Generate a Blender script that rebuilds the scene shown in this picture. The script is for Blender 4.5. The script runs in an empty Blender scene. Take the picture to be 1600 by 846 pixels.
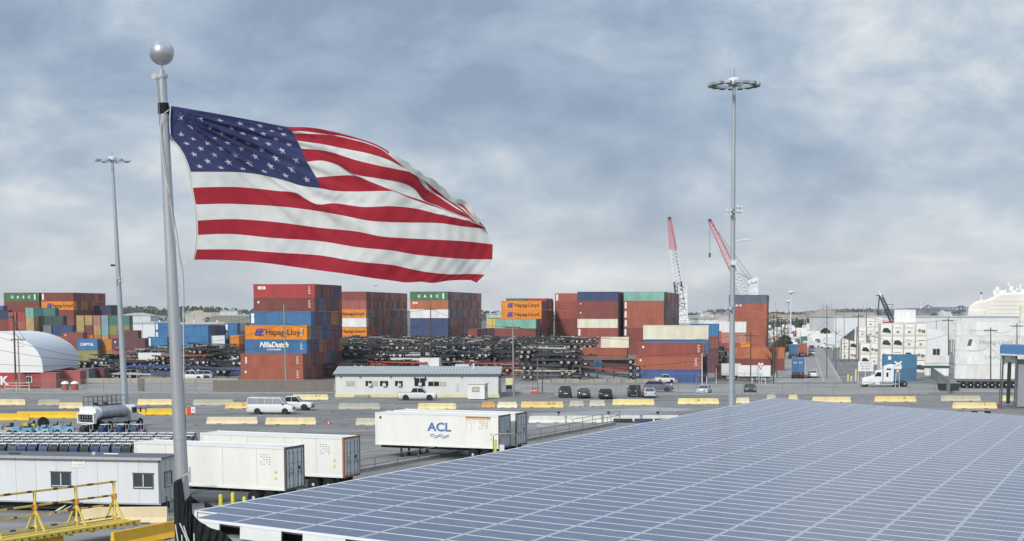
import bpy, bmesh, math, random
from math import sin, cos, tan, radians as R, pi, sqrt, atan2, atan, hypot, floor
from mathutils import Vector, Matrix
random.seed(7)
SC = bpy.context.scene
COL = SC.collection
CAMZ = 13.0                                   # eye height above the yard, metres

# ------------------------------------------------------------------ camera
F = 2400.0; PITCH = atan(F/20000.0); CY = 487 + F*tan(PITCH)
cam = bpy.data.cameras.new('camera'); camo = bpy.data.objects.new('camera', cam); COL.objects.link(camo)
camo.location = (0, 0, CAMZ); camo.rotation_euler = (pi/2 - PITCH, 0, 0)
cam.sensor_fit = 'HORIZONTAL'; cam.sensor_width = 36; cam.lens = F/1600*36
cam.shift_y = (CY-423)/1600; cam.clip_start = .5; cam.clip_end = 40000
SC.camera = camo
SC.view_settings.view_transform = 'Standard'; SC.view_settings.look = 'None'
SC.view_settings.exposure = 0.33; SC.view_settings.gamma = 1.0

def srgb(h):
    h = h.lstrip('#'); v = [int(h[i:i+2], 16)/255 for i in (0, 2, 4)]
    return tuple([(c/12.92 if c <= .04045 else ((c+.055)/1.055)**2.4) for c in v] + [1.0])

# ------------------------------------------------------------------ world: overcast daylight
SUN_EL, SUN_AZ = R(34), R(208)                 # azimuth clockwise from +Y: behind the camera, to the left
W = bpy.data.worlds.new('World'); SC.world = W; W.use_nodes = True
nt = W.node_tree; N = nt.nodes; LK = nt.links; N.clear()
def nn(t, x=0, y=0, nodes=None, **kw):
    n = (nodes or N).new(t); n.location = (x, y)
    for k, v in kw.items(): setattr(n, k, v)
    return n
out = nn('ShaderNodeOutputWorld'); bg = nn('ShaderNodeBackground'); bg.inputs[1].default_value = .1
sky = nn('ShaderNodeTexSky', sky_type='NISHITA', sun_disc=False); sky.sun_elevation = SUN_EL; sky.sun_rotation = SUN_AZ
sky.air_density = 1.0; sky.dust_density = 1.5
tc = nn('ShaderNodeTexCoord'); sep = nn('ShaderNodeSeparateXYZ'); LK.new(tc.outputs['Generated'], sep.inputs[0])
def m(op, a, b=None, c=None, clamp=False):
    n = nn('ShaderNodeMath', operation=op); n.use_clamp = clamp
    for i, v in enumerate((a, b, c)):
        if v is None: continue
        if isinstance(v, (int, float)): n.inputs[i].default_value = v
        else: LK.new(v, n.inputs[i])
    return n.outputs[0]
zc = m('MAXIMUM', sep.outputs[2], 0.0)
cb = nn('ShaderNodeCombineXYZ'); LK.new(sep.outputs[0], cb.inputs[0]); LK.new(sep.outputs[1], cb.inputs[1])
LK.new(m('MULTIPLY', m('POWER', m('ADD', zc, .02), .75), 1.35), cb.inputs[2])      # layers pack closer together low down
def noise(scale, detail, rough, off, stretch=(1, 1, 1), dist=0.0):
    mp = nn('ShaderNodeMapping'); mp.inputs['Location'].default_value = off; mp.inputs['Scale'].default_value = stretch
    LK.new(cb.outputs[0], mp.inputs[0]); n = nn('ShaderNodeTexNoise'); n.inputs['Scale'].default_value = scale
    n.inputs['Detail'].default_value = detail; n.inputs['Roughness'].default_value = rough; n.inputs['Distortion'].default_value = dist
    LK.new(mp.outputs[0], n.inputs['Vector']); return n.outputs['Fac']
def ramp(fac, stops):
    r = nn('ShaderNodeValToRGB'); LK.new(fac, r.inputs[0]); e = r.color_ramp.elements
    e[0].position, e[0].color = stops[0]; e[1].position, e[1].color = stops[-1]
    for p, c in stops[1:-1]: x = e.new(p); x.color = c
    return r.outputs[0]
def mix(fac, a, b, bt='MIX'):
    n = nn('ShaderNodeMix', data_type='RGBA', blend_type=bt)
    for s, v in ((n.inputs[0], fac), (n.inputs[6], a), (n.inputs[7], b)):
        if isinstance(v, (float, int, tuple)): s.default_value = v
        else: LK.new(v, s)
    return n.outputs[2]
def sc10(h, k=10.0):
    c = srgb(h); return (c[0]*k, c[1]*k, c[2]*k, 1)
big = noise(3.4, 9, .56, (1.3, .2, .6), (1, 1, 1), .25)
fine = noise(11, 8, .60, (8.3, 2.2, 1), (1, 1, 1.15), .3)
cl = m('ADD', m('MULTIPLY', big, .66), m('MULTIPLY', fine, .34))
cloud = ramp(cl, [(.42, sc10('#8090a7')), (.475, sc10('#8f9fb3')), (.52, sc10('#9fadbd')), (.56, sc10('#b4bdc6')), (.61, sc10('#d0d3d3'))])
# towards the horizon the deck is seen through its own thickness and goes pale
hz = ramp(zc, [(0.0, (1, 1, 1, 1)), (.03, (.85, .85, .85, 1)), (.075, (.12, .12, .12, 1)), (.12, (0, 0, 0, 1))])
pale = ramp(cl, [(.40, sc10('#adb5be')), (.5, sc10('#ccd0d3')), (.58, sc10('#e3e4e2'))])
cloud = mix(hz, cloud, pale)
# an overcast vault is brighter overhead than low down
up = nn('ShaderNodeMapRange', interpolation_type='SMOOTHSTEP'); up.inputs[1].default_value = .2; up.inputs[2].default_value = .85; up.inputs[3].default_value = 1.0; up.inputs[4].default_value = 1.7; LK.new(zc, up.inputs[0])
cloud = mix(1.0, cloud, up.outputs[0], 'MULTIPLY')
skyc = mix(.93, sky.outputs[0], cloud)
LK.new(skyc, bg.inputs[0]); LK.new(bg.outputs[0], out.inputs[0])

sun = bpy.data.lights.new('sun', 'SUN'); sun.energy = 2.5; sun.angle = R(6); sun.color = (1, .955, .89)
so = bpy.data.objects.new('sun', sun); COL.objects.link(so)
sd = Vector((sin(SUN_AZ)*cos(SUN_EL), cos(SUN_AZ)*cos(SUN_EL), sin(SUN_EL)))
so.rotation_euler = (-sd).to_track_quat('-Z', 'Y').to_euler(); so.location = (-30, -40, 80)

# ------------------------------------------------------------------ measuring the photograph
def ray(px, py):
    a = (px-800)/F; b = (CY-py)/F
    d = Vector((a, cos(PITCH)+b*sin(PITCH), -sin(PITCH)+b*cos(PITCH))); return d/d.y
def at(px, py, Y): d = ray(px, py); return Vector((d.x*Y, Y, CAMZ+d.z*Y))
def G(px, py, z=0.0):
    d = ray(px, py); t = (z-CAMZ)/d.z; return Vector((d.x*t, t, z))
def X_at(px, Y, py=520): return (px-800)/F*Y/(cos(PITCH)+(CY-py)/F*sin(PITCH))

# ------------------------------------------------------------------ materials
MATS = {}
def mat(name, col, rough=.6, metal=0.0, var=.12, vscale=3.0, dirt=0.0, dcol='#5a4a3a', bump=0.0, bscale=40.0, spec=.4, coat=0.0, streak=(1,1,.25), alpha=1.0, trans=0.0, emit=None):
    """painted / real surface: base colour with soft variation, worn dirt patches and fine relief, in object space"""
    if name in MATS: return MATS[name]
    ma = bpy.data.materials.new(name); ma.use_nodes = True; t = ma.node_tree; n = t.nodes; l = t.links
    b = n['Principled BSDF']; c = srgb(col) if isinstance(col, str) else tuple(col)
    b.inputs['Roughness'].default_value = rough; b.inputs['Metallic'].default_value = metal
    b.inputs['Specular IOR Level'].default_value = spec; b.inputs['Coat Weight'].default_value = coat
    tcn = n.new('ShaderNodeTexCoord'); oi = n.new('ShaderNodeObjectInfo')
    ad = n.new('ShaderNodeVectorMath'); ad.operation = 'ADD'; l.new(tcn.outputs['Object'], ad.inputs[0])
    cx = n.new('ShaderNodeCombineXYZ'); ml = n.new('ShaderNodeMath'); ml.operation = 'MULTIPLY'; ml.inputs[1].default_value = 37.0
    l.new(oi.outputs['Random'], ml.inputs[0]); l.new(ml.outputs[0], cx.inputs[0]); l.new(ml.outputs[0], cx.inputs[2]); l.new(cx.outputs[0], ad.inputs[1])
    mp = n.new('ShaderNodeMapping'); mp.inputs['Scale'].default_value = streak; l.new(ad.outputs[0], mp.inputs[0])
    nz = n.new('ShaderNodeTexNoise'); nz.inputs['Scale'].default_value = vscale; nz.inputs['Detail'].default_value = 5; nz.inputs['Roughness'].default_value = .6
    l.new(mp.outputs[0], nz.inputs['Vector'])
    hs = n.new('ShaderNodeMix'); hs.data_type = 'RGBA'; hs.blend_type = 'MULTIPLY'; hs.inputs[0].default_value = 1
    rg = n.new('ShaderNodeMapRange'); rg.inputs[1].default_value = .3; rg.inputs[2].default_value = .7; rg.inputs[3].default_value = 1-var; rg.inputs[4].default_value = 1+var*.6
    l.new(nz.outputs['Fac'], rg.inputs[0]); hs.inputs[6].default_value = c; l.new(rg.outputs[0], hs.inputs[7])
    col_out = hs.outputs[2]
    if dirt > 0:
        nz2 = n.new('ShaderNodeTexNoise'); nz2.inputs['Scale'].default_value = vscale*.8; nz2.inputs['Detail'].default_value = 8; nz2.inputs['Roughness'].default_value = .72
        mp2 = n.new('ShaderNodeMapping'); mp2.inputs['Scale'].default_value = streak; mp2.inputs['Location'].default_value = (4, 9, 2); l.new(ad.outputs[0], mp2.inputs[0]); l.new(mp2.outputs[0], nz2.inputs['Vector'])
        r2 = n.new('ShaderNodeMapRange'); r2.inputs[1].default_value = .5; r2.inputs[2].default_value = .75; r2.inputs[4].default_value = dirt; l.new(nz2.outputs['Fac'], r2.inputs[0])
        mx = n.new('ShaderNodeMix'); mx.data_type = 'RGBA'; l.new(r2.outputs[0], mx.inputs[0]); l.new(col_out, mx.inputs[6]); mx.inputs[7].default_value = srgb(dcol); col_out = mx.outputs[2]
    l.new(col_out, b.inputs['Base Color'])
    if bump > 0:
        nb = n.new('ShaderNodeTexNoise'); nb.inputs['Scale'].default_value = bscale; nb.inputs['Detail'].default_value = 4; l.new(tcn.outputs['Object'], nb.inputs['Vector'])
        bp = n.new('ShaderNodeBump'); bp.inputs['Strength'].default_value = bump; bp.inputs['Distance'].default_value = .02; l.new(nb.outputs['Fac'], bp.inputs['Height']); l.new(bp.outputs[0], b.inputs['Normal'])
    if alpha < 1: b.inputs['Alpha'].default_value = alpha
    if trans > 0: b.inputs['Transmission Weight'].default_value = trans
    if emit: b.inputs['Emission Color'].default_value = srgb(emit[0]); b.inputs['Emission Strength'].default_value = emit[1]
    MATS[name] = ma; return ma

# ------------------------------------------------------------------ mesh building
class MB:
    def __init__(s): s.v = []; s.f = []; s.m = []; s.mi = 0
    def poly(s, pts, flip=False):
        i = len(s.v); s.v += [tuple(p) for p in pts]; r = list(range(i, i+len(pts)))
        s.f.append(r[::-1] if flip else r); s.m.append(s.mi); return s
    def box(s, x0, y0, z0, x1, y1, z1):
        i = len(s.v)
        s.v += [(x0,y0,z0),(x1,y0,z0),(x1,y1,z0),(x0,y1,z0),(x0,y0,z1),(x1,y0,z1),(x1,y1,z1),(x0,y1,z1)]
        for q in ((3,2,1,0),(4,5,6,7),(0,1,5,4),(1,2,6,5),(2,3,7,6),(3,0,4,7)): s.f.append([i+k for k in q]); s.m.append(s.mi)
        return s
    def cbox(s, c, d): return s.box(c[0]-d[0]/2, c[1]-d[1]/2, c[2]-d[2]/2, c[0]+d[0]/2, c[1]+d[1]/2, c[2]+d[2]/2)
    def hexa(s, p):                            # 8 corners in box order
        i = len(s.v); s.v += [tuple(q) for q in p]
        for q in ((3,2,1,0),(4,5,6,7),(0,1,5,4),(1,2,6,5),(2,3,7,6),(3,0,4,7)): s.f.append([i+k for k in q]); s.m.append(s.mi)
        return s
    def bar(s, a, b, w, h=None, up=(0,0,1)):   # rectangular bar from a to b
        a = Vector(a); b = Vector(b); h = h or w; d = (b-a).normalized(); u = Vector(up)
        if abs(d.dot(u)) > .98: u = Vector((1,0,0))
        x = d.cross(u).normalized()*w/2; y = x.cross(d).normalized()*h/2
        return s.hexa([a-x-y, a+x-y, b+x-y, b-x-y, a-x+y, a+x+y, b+x+y, b-x+y])
    def tube(s, pts, r, n=8, cap=True):
        pts = [Vector(p) for p in pts]; rs = r if isinstance(r, (list, tuple)) else [r]*len(pts)
        base = len(s.v); prev = None
        for k, p in enumerate(pts):
            d = (pts[min(k+1, len(pts)-1)]-pts[max(k-1, 0)]).normalized()
            if prev is None:
                u = Vector((0,0,1)) if abs(d.z) < .9 else Vector((1,0,0)); x = d.cross(u).normalized()
            else: x = (prev-d*prev.dot(d)).normalized()
            prev = x; y = d.cross(x)
            for j in range(n):
                a = 2*pi*j/n; s.v.append(tuple(p+(x*cos(a)+y*sin(a))*rs[k]))
        for k in range(len(pts)-1):
            for j in range(n):
                a = base+k*n+j; b = base+k*n+(j+1) % n; s.f.append([a, b, b+n, a+n]); s.m.append(s.mi)
        if cap:
            s.f.append([base+j for j in range(n)][::-1]); s.m.append(s.mi)
            e = base+(len(pts)-1)*n; s.f.append([e+j for j in range(n)]); s.m.append(s.mi)
        return s
    def lathe(s, prof, n=16, c=(0,0,0), axis='z'):
        base = len(s.v)
        for r, h in prof:
            for j in range(n):
                a = 2*pi*j/n
                p = (r*cos(a), r*sin(a), h) if axis == 'z' else ((h, r*cos(a), r*sin(a)) if axis == 'x' else (r*sin(a), h, r*cos(a)))
                s.v.append((p[0]+c[0], p[1]+c[1], p[2]+c[2]))
        for k in range(len(prof)-1):
            for j in range(n):
                a = base+k*n+j; b = base+k*n+(j+1) % n; s.f.append([a, b, b+n, a+n]); s.m.append(s.mi)
        s.f.append([base+j for j in range(n)][::-1]); s.m.append(s.mi)
        e = base+(len(prof)-1)*n; s.f.append([e+j for j in range(n)]); s.m.append(s.mi)
        return s
    def prism(s, prof, y0, y1, axis='y'):      # closed outline (x,z) pushed along y (or (y,z) along x)
        n = len(prof); i = len(s.v)
        for d in (y0, y1):
            for a, b in prof: s.v.append((a, d, b) if axis == 'y' else ((d, a, b) if axis == 'x' else (a, b, d)))
        for k in range(n):
            q = (k+1) % n; s.f.append([i+k, i+q, i+n+q, i+n+k]); s.m.append(s.mi)
        s.f.append([i+k for k in range(n)][::-1]); s.m.append(s.mi); s.f.append([i+n+k for k in range(n)]); s.m.append(s.mi)
        return s
    def mat(s, i): s.mi = i; return s
    def xf(s, M, start=0):
        for k in range(start, len(s.v)): s.v[k] = tuple(M @ Vector(s.v[k]))
        return s
    def mesh(s, name, mats, smooth=False, fix=True):
        me = bpy.data.meshes.new(name); me.from_pydata(s.v, [], s.f)
        if not isinstance(mats, (list, tuple)): mats = [mats]
        for q in mats: me.materials.append(q)
        if len(mats) > 1: me.polygons.foreach_set('material_index', s.m)
        if fix:
            b = bmesh.new(); b.from_mesh(me); bmesh.ops.recalc_face_normals(b, faces=b.faces); b.to_mesh(me); b.free()
        if smooth:
            me.polygons.foreach_set('use_smooth', [True]*len(me.polygons))
            try: me.set_sharp_from_angle(angle=R(smooth if smooth is not True else 40))
            except Exception: pass
        me.update(); return me
    def build(s, name, mats, parent=None, smooth=False, loc=None, fix=True):
        return link(name, s.mesh(name, mats, smooth, fix), parent, loc)
def link(name, data, parent=None, loc=None, rz=0):
    o = bpy.data.objects.new(name, data); COL.objects.link(o)
    if parent: o.parent = parent
    if loc is not None: o.location = loc
    if rz: o.rotation_euler.z = rz
    return o
def tag(o, label=None, cat=None, group=None, kind=None):
    for k, v in (('label', label), ('category', cat), ('group', group), ('kind', kind)):
        if v: o[k] = v
    return o
def thing(name, label, cat, loc=(0,0,0), rz=0, group=None):
    return tag(link(name, None, None, loc, rz), label, cat, group)
def copy_tree(o, parent=None, kids=None):
    c = o.copy(); COL.objects.link(c)
    if parent: c.parent = parent
    for ch in KIDS(o): copy_tree(ch, c)
    return c
def KIDS(o): return [x for x in COL.objects if x.parent == o] if False else list(o.children)
def put(proto, used, loc, rz=0, label=None, group=None):
    """first use moves the prototype itself, later ones copy it with its parts"""
    c = copy_tree(proto) if proto.name in used else proto
    used.add(proto.name) if c is proto else None
    c.location = loc; c.rotation_euler.z = rz
    if label: c['label'] = label
    if group: c['group'] = group
    return c
USED = set()
_tx = {}
def text_mesh(s, size, mat_, depth=.0, shear=0.0, bold=0.0, spacing=1.0):
    """lettering as real geometry, centred, lying in the local xz plane facing -y"""
    key = (s, size, mat_.name, shear, bold)
    if key in _tx: return _tx[key]
    cu = bpy.data.curves.new('lettering', 'FONT'); cu.body = s; cu.size = size; cu.align_x = 'CENTER'; cu.align_y = 'CENTER'
    cu.extrude = depth; cu.shear = shear; cu.offset = bold; cu.resolution_u = 3; cu.space_character = spacing
    o = bpy.data.objects.new('tmp', cu); COL.objects.link(o)
    me = bpy.data.meshes.new_from_object(o.evaluated_get(bpy.context.evaluated_depsgraph_get()))
    bpy.data.objects.remove(o); me.transform(Matrix.Rotation(pi/2, 4, 'X')); me.materials.clear(); me.materials.append(mat_)
    _tx[key] = me; return me
# ------------------------------------------------------------------ ground, asphalt
def ground_mat(name, base, lo, hi, patch=.5, sc=.02, stripes=True):
    ma = bpy.data.materials.new(name); ma.use_nodes = True; t = ma.node_tree; n = t.nodes; l = t.links; b = n['Principled BSDF']
    b.inputs['Roughness'].default_value = .85; b.inputs['Specular IOR Level'].default_value = .3
    tcn = n.new('ShaderNodeTexCoord')
    def nz(scale, stretch=(1,1,1), det=6, ro=.6):
        mp = n.new('ShaderNodeMapping'); mp.inputs['Scale'].default_value = stretch; l.new(tcn.outputs['Object'], mp.inputs[0])
        x = n.new('ShaderNodeTexNoise'); x.inputs['Scale'].default_value = scale; x.inputs['Detail'].default_value = det; x.inputs['Roughness'].default_value = ro
        l.new(mp.outputs[0], x.inputs['Vector']); return x.outputs['Fac']
    r = n.new('ShaderNodeValToRGB'); e = r.color_ramp.elements; e[0].position = .35; e[0].color = srgb(lo); e[1].position = .65; e[1].color = srgb(hi)
    l.new(nz(sc, (1, 2.2, 1)), r.inputs[0])
    r2 = n.new('ShaderNodeMapRange'); r2.inputs[1].default_value = .35; r2.inputs[2].default_value = .7; r2.inputs[3].default_value = .72; r2.inputs[4].default_value = 1.18; l.new(nz(.35, (.35, 1.0, 1), 8, .7), r2.inputs[0])
    mx = n.new('ShaderNodeMix'); mx.data_type = 'RGBA'; mx.blend_type = 'MULTIPLY'; mx.inputs[0].default_value = 1; l.new(r.outputs[0], mx.inputs[6]); l.new(r2.outputs[0], mx.inputs[7])
    r3 = n.new('ShaderNodeMapRange'); r3.inputs[1].default_value = .3; r3.inputs[2].default_value = .7; r3.inputs[3].default_value = .85; r3.inputs[4].default_value = 1.12; l.new(nz(9, det=3), r3.inputs[0])
    mx2 = n.new('ShaderNodeMix'); mx2.data_type = 'RGBA'; mx2.blend_type = 'MULTIPLY'; mx2.inputs[0].default_value = 1; l.new(mx.outputs[2], mx2.inputs[6]); l.new(r3.outputs[0], mx2.inputs[7])
    # sealed cracks and joints
    vo = n.new('ShaderNodeTexVoronoi'); vo.feature = 'DISTANCE_TO_EDGE'; vo.inputs['Scale'].default_value = .085
    mpv = n.new('ShaderNodeMapping'); mpv.inputs['Scale'].default_value = (1, 1, 1)
    wob = n.new('ShaderNodeTexNoise'); wob.inputs['Scale'].default_value = .3; wob.inputs['Detail'].default_value = 4; l.new(tcn.outputs['Object'], wob.inputs['Vector'])
    vm = n.new('ShaderNodeVectorMath'); vm.operation = 'MULTIPLY_ADD'; vm.inputs[1].default_value = (5, 5, 5); l.new(wob.outputs['Color'], vm.inputs[0]); l.new(tcn.outputs['Object'], vm.inputs[2]); l.new(vm.outputs[0], vo.inputs['Vector'])
    r4 = n.new('ShaderNodeMapRange'); r4.inputs[1].default_value = 0.006; r4.inputs[2].default_value = .012; r4.inputs[3].default_value = .55; r4.inputs[4].default_value = 1; l.new(vo.outputs['Distance'], r4.inputs[0])
    mx3 = n.new('ShaderNodeMix'); mx3.data_type = 'RGBA'; mx3.blend_type = 'MULTIPLY'; mx3.inputs[0].default_value = 1; l.new(mx2.outputs[2], mx3.inputs[6]); l.new(r4.outputs[0], mx3.inputs[7])
    # oil spots and worn wheel tracks
    r5 = n.new('ShaderNodeMapRange'); r5.inputs[1].default_value = .62; r5.inputs[2].default_value = .72; r5.inputs[3].default_value = 1; r5.inputs[4].default_value = .62; l.new(nz(.8, det=2), r5.inputs[0])
    r6 = n.new('ShaderNodeMapRange'); r6.inputs[1].default_value = .56; r6.inputs[2].default_value = .64; r6.inputs[3].default_value = 1; r6.inputs[4].default_value = .78; l.new(nz(.12, (.25, 1.6, 1), 3, .4), r6.inputs[0])
    mm = n.new('ShaderNodeMath'); mm.operation = 'MULTIPLY'; l.new(r5.outputs[0], mm.inputs[0]); l.new(r6.outputs[0], mm.inputs[1])
    mx4 = n.new('ShaderNodeMix'); mx4.data_type = 'RGBA'; mx4.blend_type = 'MULTIPLY'; mx4.inputs[0].default_value = 1; l.new(mx3.outputs[2], mx4.inputs[6]); l.new(mm.outputs[0], mx4.inputs[7])
    l.new(mx4.outputs[2], b.inputs['Base Color'])
    bp = n.new('ShaderNodeBump'); bp.inputs['Strength'].default_value = .3; bp.inputs['Distance'].default_value = .02; l.new(nz(25, det=3), bp.inputs['Height']); l.new(bp.outputs[0], b.inputs['Normal'])
    MATS[name] = ma; return ma
m_asph = ground_mat('asphalt', None, '#7b7b7a', '#91908c')
m_road = ground_mat('road_asphalt', None, '#969490', '#a3a09a', sc=.05)
m_far = ground_mat('far_ground', None, '#5e6252', '#8b8878', sc=.004)
def sheet(name, pts, z, ma, label=None):
    mb = MB(); mb.poly([(p[0], p[1], z) for p in pts]); o = mb.build(name, ma, fix=False)
    if o.data.polygons[0].normal.z < 0: o.data.flip_normals()
    return tag(o, kind='structure')
sheet('terrain', [(-6500, -300), (6500, -300), (6500, 8000), (-6500, 8000)], -.03, m_far)
sheet('yard_ground', [(-330, -60), (330, -60), (420, 760), (-330, 760)], 0, m_asph)
m_white = mat('white_paint', '#d9dbd8', .5, var=.06, dirt=.25, dcol='#9a968c', vscale=1.2)
m_dark = mat('dark_void_paint', '#26292c', .7, var=.2)
# ------------------------------------------------------------------ shipping containers
YAW = R(10.8); DV = Vector((sin(YAW), cos(YAW), 0)); LV = Vector((cos(YAW), -sin(YAW), 0))
PAL = {'maroon': '#7c3a34', 'brown': '#86453a', 'rust': '#a3543f', 'brick': '#94463b', 'orange': '#e08a2c', 'tawny': '#b5653f', 'red': '#b03537',
 'rose': '#a75450', 'blue': '#2f6ea6', 'royal': '#3b5596', 'navy': '#2b3f6c', 'dark blue': '#27354f', 'green': '#3d7048', 'dark green': '#2f4a44', 'teal': '#3d7a70',
 'mint': '#7fb9a8', 'cream': '#dcdac6', 'white': '#dcdedb', 'grey': '#6d7379', 'slate': '#4f6271', 'pale blue': '#96b4c8', 'aqua': '#7fb9c0', 'tan': '#c4a766',
 'olive': '#8d8650', 'pink': '#b97a6e', 'amber': '#c87b30', 'plum': '#5d3740', 'charcoal': '#3b3f46', 'ochre': '#a8763c'}
for k_ in PAL:
    if k_ not in ('white', 'cream', 'orange'):
        h_ = PAL[k_].lstrip('#'); g_ = (0x9c, 0x94, 0x8c); PAL[k_] = '#%02x%02x%02x' % tuple(int(int(h_[i*2:i*2+2], 16)*.84+g_[i]*.16) for i in range(3))
def cmat(c): return mat('container_paint_'+c.replace(' ', '_'), PAL[c], .5, var=.16, vscale=.5, dirt=.42, dcol='#4a3226' if c not in ('white', 'cream') else '#8f8676', streak=(1, 1, .22), spec=.35)
m_rod = mat('galvanised_rod', '#8d9092', .5, .5); m_dec = mat('decal_white', '#e6e6e2', .5, var=.05); m_ink = mat('lettering_dark', '#3b2a22', .6, var=.05)
m_purple = mat('logo_purple', '#3f3f8f', .5, var=.05); m_gask = mat('dark_gasket', '#2a2928', .8)
_cm = {}
def wave(mb, x0, x1, y, z0, z1, d, pitch, axis='x'):
    n = max(1, int(round((x1-x0)/pitch))); p = (x1-x0)/n; pr = []
    for k in range(n):
        a = x0+k*p; pr += [(a, 0), (a+p*.25, 0), (a+p*.4, d), (a+p*.85, d)]
    pr.append((x1, 0))
    for (a, da), (b, db) in zip(pr, pr[1:]):
        if axis == 'x': mb.poly([(a, y+da, z0), (b, y+db, z0), (b, y+db, z1), (a, y+da, z1)])
        else: mb.poly([(y+da, a, z0), (y+db, b, z0), (y+db, b, z1), (y+da, a, z1)])
def cmeshes(L, H, c, lod, kind='dry'):
    k = (round(L, 1), round(H, 2), c, lod, kind)
    if k in _cm: return _cm[k]
    ma = cmat(c); Wd = 2.44; pitch = .28 if lod == 0 else .8
    body = MB()
    if kind == 'reefer':
        body.poly([(.1, .02, .16), (L-.1, .02, .16), (L-.1, .02, H-.1), (.1, .02, H-.1)]); body.poly([(.1, Wd-.02, .16), (L-.1, Wd-.02, .16), (L-.1, Wd-.02, H-.1), (.1, Wd-.02, H-.1)])
    else:
        wave(body, .1, L-.1, .02, .16, H-.1, .036, pitch); wave(body, .1, L-.1, Wd-.056, .16, H-.1, .036, pitch)
    wave(body, .1, Wd-.1, .03, .16, H-.1, .036, pitch, 'y')
    body.poly([(.05, .05, H-.02), (L-.05, .05, H-.02), (L-.05, Wd-.05, H-.02), (.05, Wd-.05, H-.02)])
    body.poly([(.05, .05, .12), (L-.05, .05, .12), (L-.05, Wd-.05, .12), (.05, Wd-.05, .12)])
    fr = MB()
    for x in (0, L-.14):
        for y in (0, Wd-.12): fr.box(x, y, 0, x+.14, y+.12, H)
    for y in (0, Wd-.06):
        fr.box(.14, y, 0, L-.14, y+.06, .16); fr.box(.14, y, H-.1, L-.14, y+.06, H-.001)
    for x in (0, L-.1):
        fr.box(x, .12, 0, x+.1, Wd-.12, .16); fr.box(x, .12, H-.12, x+.1, Wd-.12, H-.002)
    dr = []
    for s in range(2):
        d = MB(); y0 = .125+s*1.1; d.box(L-.07, y0, .18, L-.03, y0+1.09, H-.14)
        for q in ((.2, .34, 1.03) if lod == 0 else (.5, .7)) : pass
        d.mat(1)
        for yy in (y0+.28, y0+.82): d.box(L-.028, yy-.022, .1, L+.015, yy+.022, H-.06)
        d.box(L-.028, y0+.2, 1.1, L+.02, y0+.9, 1.16)
        d.mat(2).box(L-.075, y0-.01 if s else y0+1.08, .18, L-.025, y0+.01 if s else y0+1.10, H-.14)
        dr.append(d.mesh('door', [ma, m_rod, m_gask]))
    r = (body.mesh('body', ma), fr.mesh('frame', ma), dr); _cm[k] = r; return r
CLIST = []
def cont(P, L, c, label, lod=1, H=2.6, rz=-YAW, logo=None, kind='dry', prio=None, group=None):
    CLIST.append(dict(P=Vector(P), L=L, c=c, label=label, lod=lod, H=H, rz=rz, logo=logo, kind=kind, prio=prio if prio is not None else 0, group=group))
def logo_on(o, d):
    L, H = d['L'], d['H']
    def T(s, size, x, z, ma, shear=0, bold=.01): q = link('lettering', text_mesh(s, size, ma, .003, shear, bold), o, (x, -.004, z)); return q
    lg = d['logo']
    if lg == 'hapag':
        T('Hapag-Lloyd', 1.5, L*.64, H*.5, m_ink, .0, .02)
        for k in range(2):
            mb = MB(); x = 1.9+k*.75
            mb.prism([(x, .65), (x+.95, .65), (x+1.05, .9), (x+.55, 1.0), (x+.6, 1.25), (x+1.1, 1.3), (x+1.15, 1.5), (x+.65, 1.6), (x+.75, 1.8), (x+1.3, 1.85), (x+1.35, 2.0), (x+.5, 2.0), (x+.15, 1.5)], -.006, .0)
            mb.build('emblem', m_purple, o, loc=(0, -.003, 0))
    elif lg == 'uasc':
        for i, ch in enumerate('UASC'): T(ch, 1.15, L*(.24+.16*i), H*.47, m_dec, 0, .06)
        MB().box(L*.86, -.01, .5, L*.90, 0, 2.2).build('white_bar', m_dec, o, loc=(0, -.004, 0))
    elif lg == 'nile':
        T('NileDutch', 1.35, L*.47, H*.60, m_dec, .25, .05); T('CONTAINERS', .45, L*.47, H*.26, m_dec, .2, .01)
    elif lg == 'cai':
        MB().box(.9, -.01, H*.62, 2.4, 0, H*.84).build('white_decal', m_dec, o, loc=(0, -.004, 0)); T('CAI', .5, 1.65, H*.73, cmat(d['c']), .0, .02).location.y = -.018
    elif lg == 'bar': MB().box(.35, -.01, .4, .95, 0, H-.35).build('white_bar', m_dec, o, loc=(0, -.004, 0))
    elif lg == 'vert':
        for k in range(3): MB().box(.9, -.01, H*.30+k*.42, 1.25, 0, H*.30+k*.42+.3).build('white_decal', m_dec, o, loc=(0, -.004, 0))
    elif lg == 'mark': MB().box(.8, -.01, H*.6, 1.15, 0, H*.75).build('white_decal', m_dec, o, loc=(0, -.004, 0))
    elif lg == 'shield':
        MB().prism([(L*.66, .7), (L*.90, .7), (L*.84, 1.55), (L*.72, 1.55)], -.006, 0).build('white_decal', m_dec, o, loc=(0, -.003, 0))
    elif lg == 'capital': T('CAPITAL', 1.0, L*.5, H*.5, m_dec, 0, .03)
    elif lg == 'k': T('K', 2.0, L*.49, H*.48, m_dec, 0, .08)
    elif lg == 'hl_grey': T('Hapag-Lloyd', 1.2, L*.6, H*.55, mat('logo_grey', '#9aa3ad', .5), 0, .01)
    if lg and lg not in ('bar',) and d['lod'] == 0:
        for k in range(5): MB().box(L-1.25, -.008, H*.30+k*.3, L-1.25+[.5, .35, .45, .3, .4][k], 0, H*.30+k*.3+.1).build('code_decal', m_dec, o, loc=(0, -.003, 0))
OW = ['first', 'second', 'third', 'fourth', 'fifth', 'sixth', 'seventh', 'eighth', 'ninth', 'tenth', 'eleventh', 'twelfth', 'thirteenth', 'fourteenth', 'fifteenth', 'sixteenth', 'seventeenth', 'eighteenth', 'nineteenth', 'twentieth']
def tier(l, n): return 'bottom' if l == 0 else ('top' if l == n-1 else OW[l])
rb = random.Random(11)
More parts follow.
